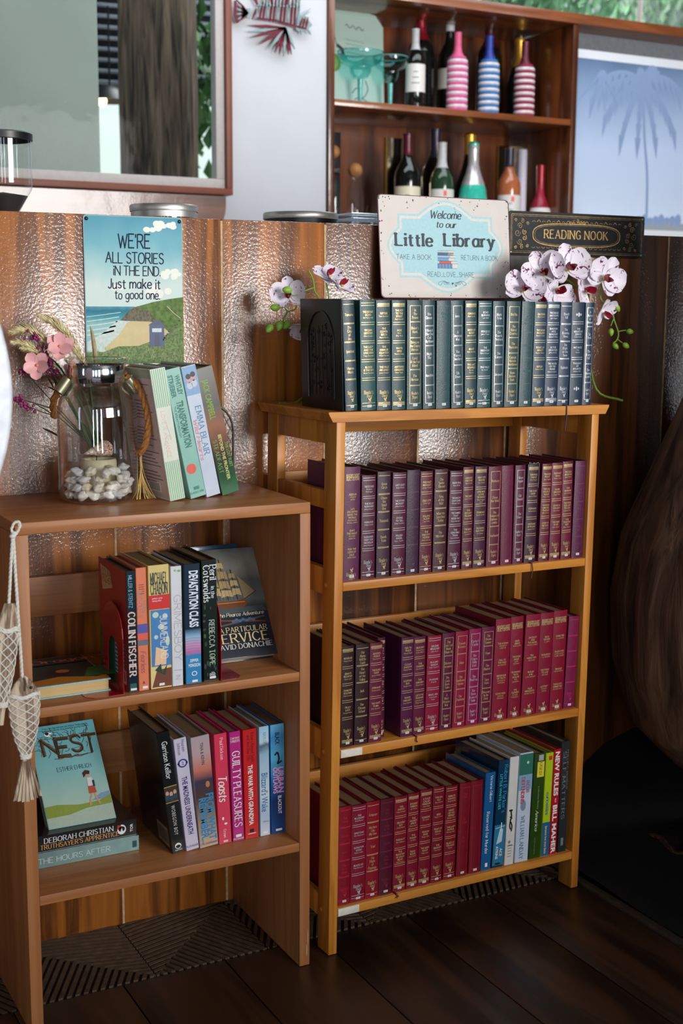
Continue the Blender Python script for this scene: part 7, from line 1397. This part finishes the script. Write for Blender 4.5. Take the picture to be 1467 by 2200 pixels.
def wfish(top, bot, wpx, tail, seed, flip=1):
    a_, c_ = FH(*top), FH(*bot); ax = (a_-c_); H_ = ax.length; w_ = (at(top[0]+wpx, 1550, Y=fy)-at(top[0], 1550, Y=fy)).length; zz = ax.normalized(); xx = Vector((1, 0, 0)); xx = (xx-zz*xx.dot(zz)).normalized(); yy = zz.cross(xx)
    M = Matrix(((xx.x, yy.x, zz.x, c_.x), (xx.y, yy.y, zz.y, c_.y), (xx.z, yy.z, zz.z, c_.z), (0, 0, 0, 1)))
    prof = [(0, .18), (.06, .2), (.16, .24), (.22, .34), (.35, .66), (.5, .86), (.66, .98), (.76, 1.0), (.86, .86), (.93, .6), (.98, .32), (1, .12)] if tail else [(0, .25), (.1, .3), (.24, .5), (.45, .85), (.65, 1), (.82, .95), (.93, .75), (1, .5)]
    def wd(t_):
        for (t0, w0), (t1, w1) in zip(prof, prof[1:]):
            if t0 <= t_ <= t1: return w0+(w1-w0)*(t_-t0)/(t1-t0)
        return .1
    b = MB(); n = 40; m = 20
    for i in range(n+1):
        t_ = i/n; ww = wd(t_)*w_/2
        for j in range(m): q_ = 2*PI*j/m; b.v.append((ww*math.cos(q_)*(1+.03*noise.noise(Vector((t_*9, q_, seed)))), ww*.42*math.sin(q_), H_*t_))
    for i in range(n):
        for j in range(m): b.f.append([i*m+j, i*m+(j+1) % m, (i+1)*m+(j+1) % m, (i+1)*m+j]); b.m.append(0); b.sm.append(True)
    b.f.append([j for j in range(m)][::-1]); b.m.append(0); b.sm.append(False); b.f.append([n*m+j for j in range(m)]); b.m.append(0); b.sm.append(False)
    body = b.obj('fish_body', DRW, ft, mw=M)
    if tail:
        tb_ = MB(); K = 7
        for k in range(K): x0_, x1_ = -.5+k/K, -.5+(k+1)/K; g = .0006; tb_.prism([(x0_*w_*.26+g*.3, .02), (x1_*w_*.26-g*.3, .02), (x1_*w_*1.0-g, -.048+.006*abs(k-3)/3), (x0_*w_*1.0+g, -.048+.006*abs(k-2.5)/3)], -.003, .003, 'xz')
        tb_.obj('tail', DRW, body); MB().ball((w_*.2, -w_*.17, H_*.885), (.0025, .0018, .0025)).obj('eye', M_BLACK, body)
        MB().tube([(-w_*.02, -w_*.2, H_*.86), (w_*.02, -w_*.16, H_*.93), (0, -w_*.08, H_*.98)], .0013, 6).obj('mouth_line', pal((70, 50, 40)), body)
    nb = MB(); NC = 6
    for s_ in (1, -1):
        for k in range(NC):
            P = []
            for i in range(31):
                t_ = .17+(.80-.17)*i/30; q_ = s_*(i/30*PI*2.4)+2*PI*k/NC; ww = wd(t_)*w_/2+.0011; P.append((ww*math.cos(q_), ww*.46*math.sin(q_), H_*t_))
            nb.tube(P, .0010, 5)
    nb.obj('netting', NR, body)
    for t0 in ((.80, .815) if tail else (.78, .80)):
        ww = wd(t0)*w_/2+.0022; rope_ = MB(); rope3(rope_, [(ww*math.cos(2*PI*k/24), ww*.5*math.sin(2*PI*k/24), H_*t0+.002*math.sin(k)) for k in range(25)], .0022); rope_.obj('rope_band', NR, body)
    for t0 in (.155, .17, .185):
        ww = wd(t0)*w_/2+.0018; rope_ = MB(); rope3(rope_, [(ww*math.cos(2*PI*k/24), ww*.5*math.sin(2*PI*k/24), H_*t0) for k in range(25)], .0017); rope_.obj('rope_band', NR, body)
wfish((50, 1452), (57, 1660), 64, True, 1); wfish((20, 1296), (2, 1558), 44, False, 2)

# ---------------------------------------------------------------- white round disc at the edge of the view
p = at(23, 840, Y=-.62); rD = .30; M = Matrix.Translation((p.x-rD, -.62, p.z)) @ Matrix.Rotation(R(90), 4, 'X')
ds = thing('round_chair_back', 'round white chair back cut off by the edge of the photo beside the bouquet', 'chair', mw=M)
MB().lathe([(0, -.011), (rD-.004, -.011), (rD, -.007), (rD, .007), (rD-.004, .011), (0, .011)], 96).obj('back_disc', mat('white_lacquer', (226, 232, 244), .35), ds)
for s_ in (-1, 1): MB().tube([(s_*.12, -rD*.9, 0), (s_*.14, -p.z+.02, .04)], .012, 12).obj('leg', mat('white_lacquer', (226, 232, 244), .35), ds)

# ---------------------------------------------------------------- great weathered trunk beside the tall bookcase
def rp_(t, a):
    z = .2+1.3*t; P = [(.2, .10), (.24, .22), (.32, .30), (.45, .335), (.6, .345), (.72, .33), (.85, .28), (1.0, .225), (1.2, .165), (1.5, .12)]
    for (z0, r0), (z1, r1) in zip(P, P[1:]):
        if z0 <= z <= z1: return r0+(r1-r0)*(z-z0)/(z1-z0)
    return .12
trunk('weathered_trunk', (2.17, -.37), rp_, .2, 1.5, bark('dark_weathered_wood', (28, 16, 9), (116, 86, 62), (12, 12, 1.5), 1.0), 'great dark weathered tree trunk bulging beside the tall bookcase', 9, n=90, k=110, amp=.07)
ps3 = MB(); n = 40
for i in range(n+1):
    for j in range(n+1):
        x = 1.80+1.0*i/n; y = -1.15+.75*j/n; h = .035+.12*min(1, max(0, (y+1.15)/.6)); f_ = noise.noise(Vector((x*5, y*5, 3)))*.5+abs(noise.noise(Vector((x*9+2, y*6, 7))))*.6; ps3.v.append((x, y, h+.05*f_+.02*noise.noise(Vector((x*22, y*18, 1)))))
for i in range(n):
    for j in range(n): ps3.f.append([i*(n+1)+j, (i+1)*(n+1)+j, (i+1)*(n+1)+j+1, i*(n+1)+j+1]); ps3.m.append(0); ps3.sm.append(True)
ps3 = ps3.obj('plastic_sheet', mat('black_plastic_film', (7, 8, 10), .16, coat=.5), sharp=False); md = ps3.modifiers.new('t', 'SOLIDIFY'); md.thickness = .0015; tag(ps3, 'crumpled black plastic sheet lying on the soil below the trunk', 'plastic sheet')
bpy.context.view_layer.update()
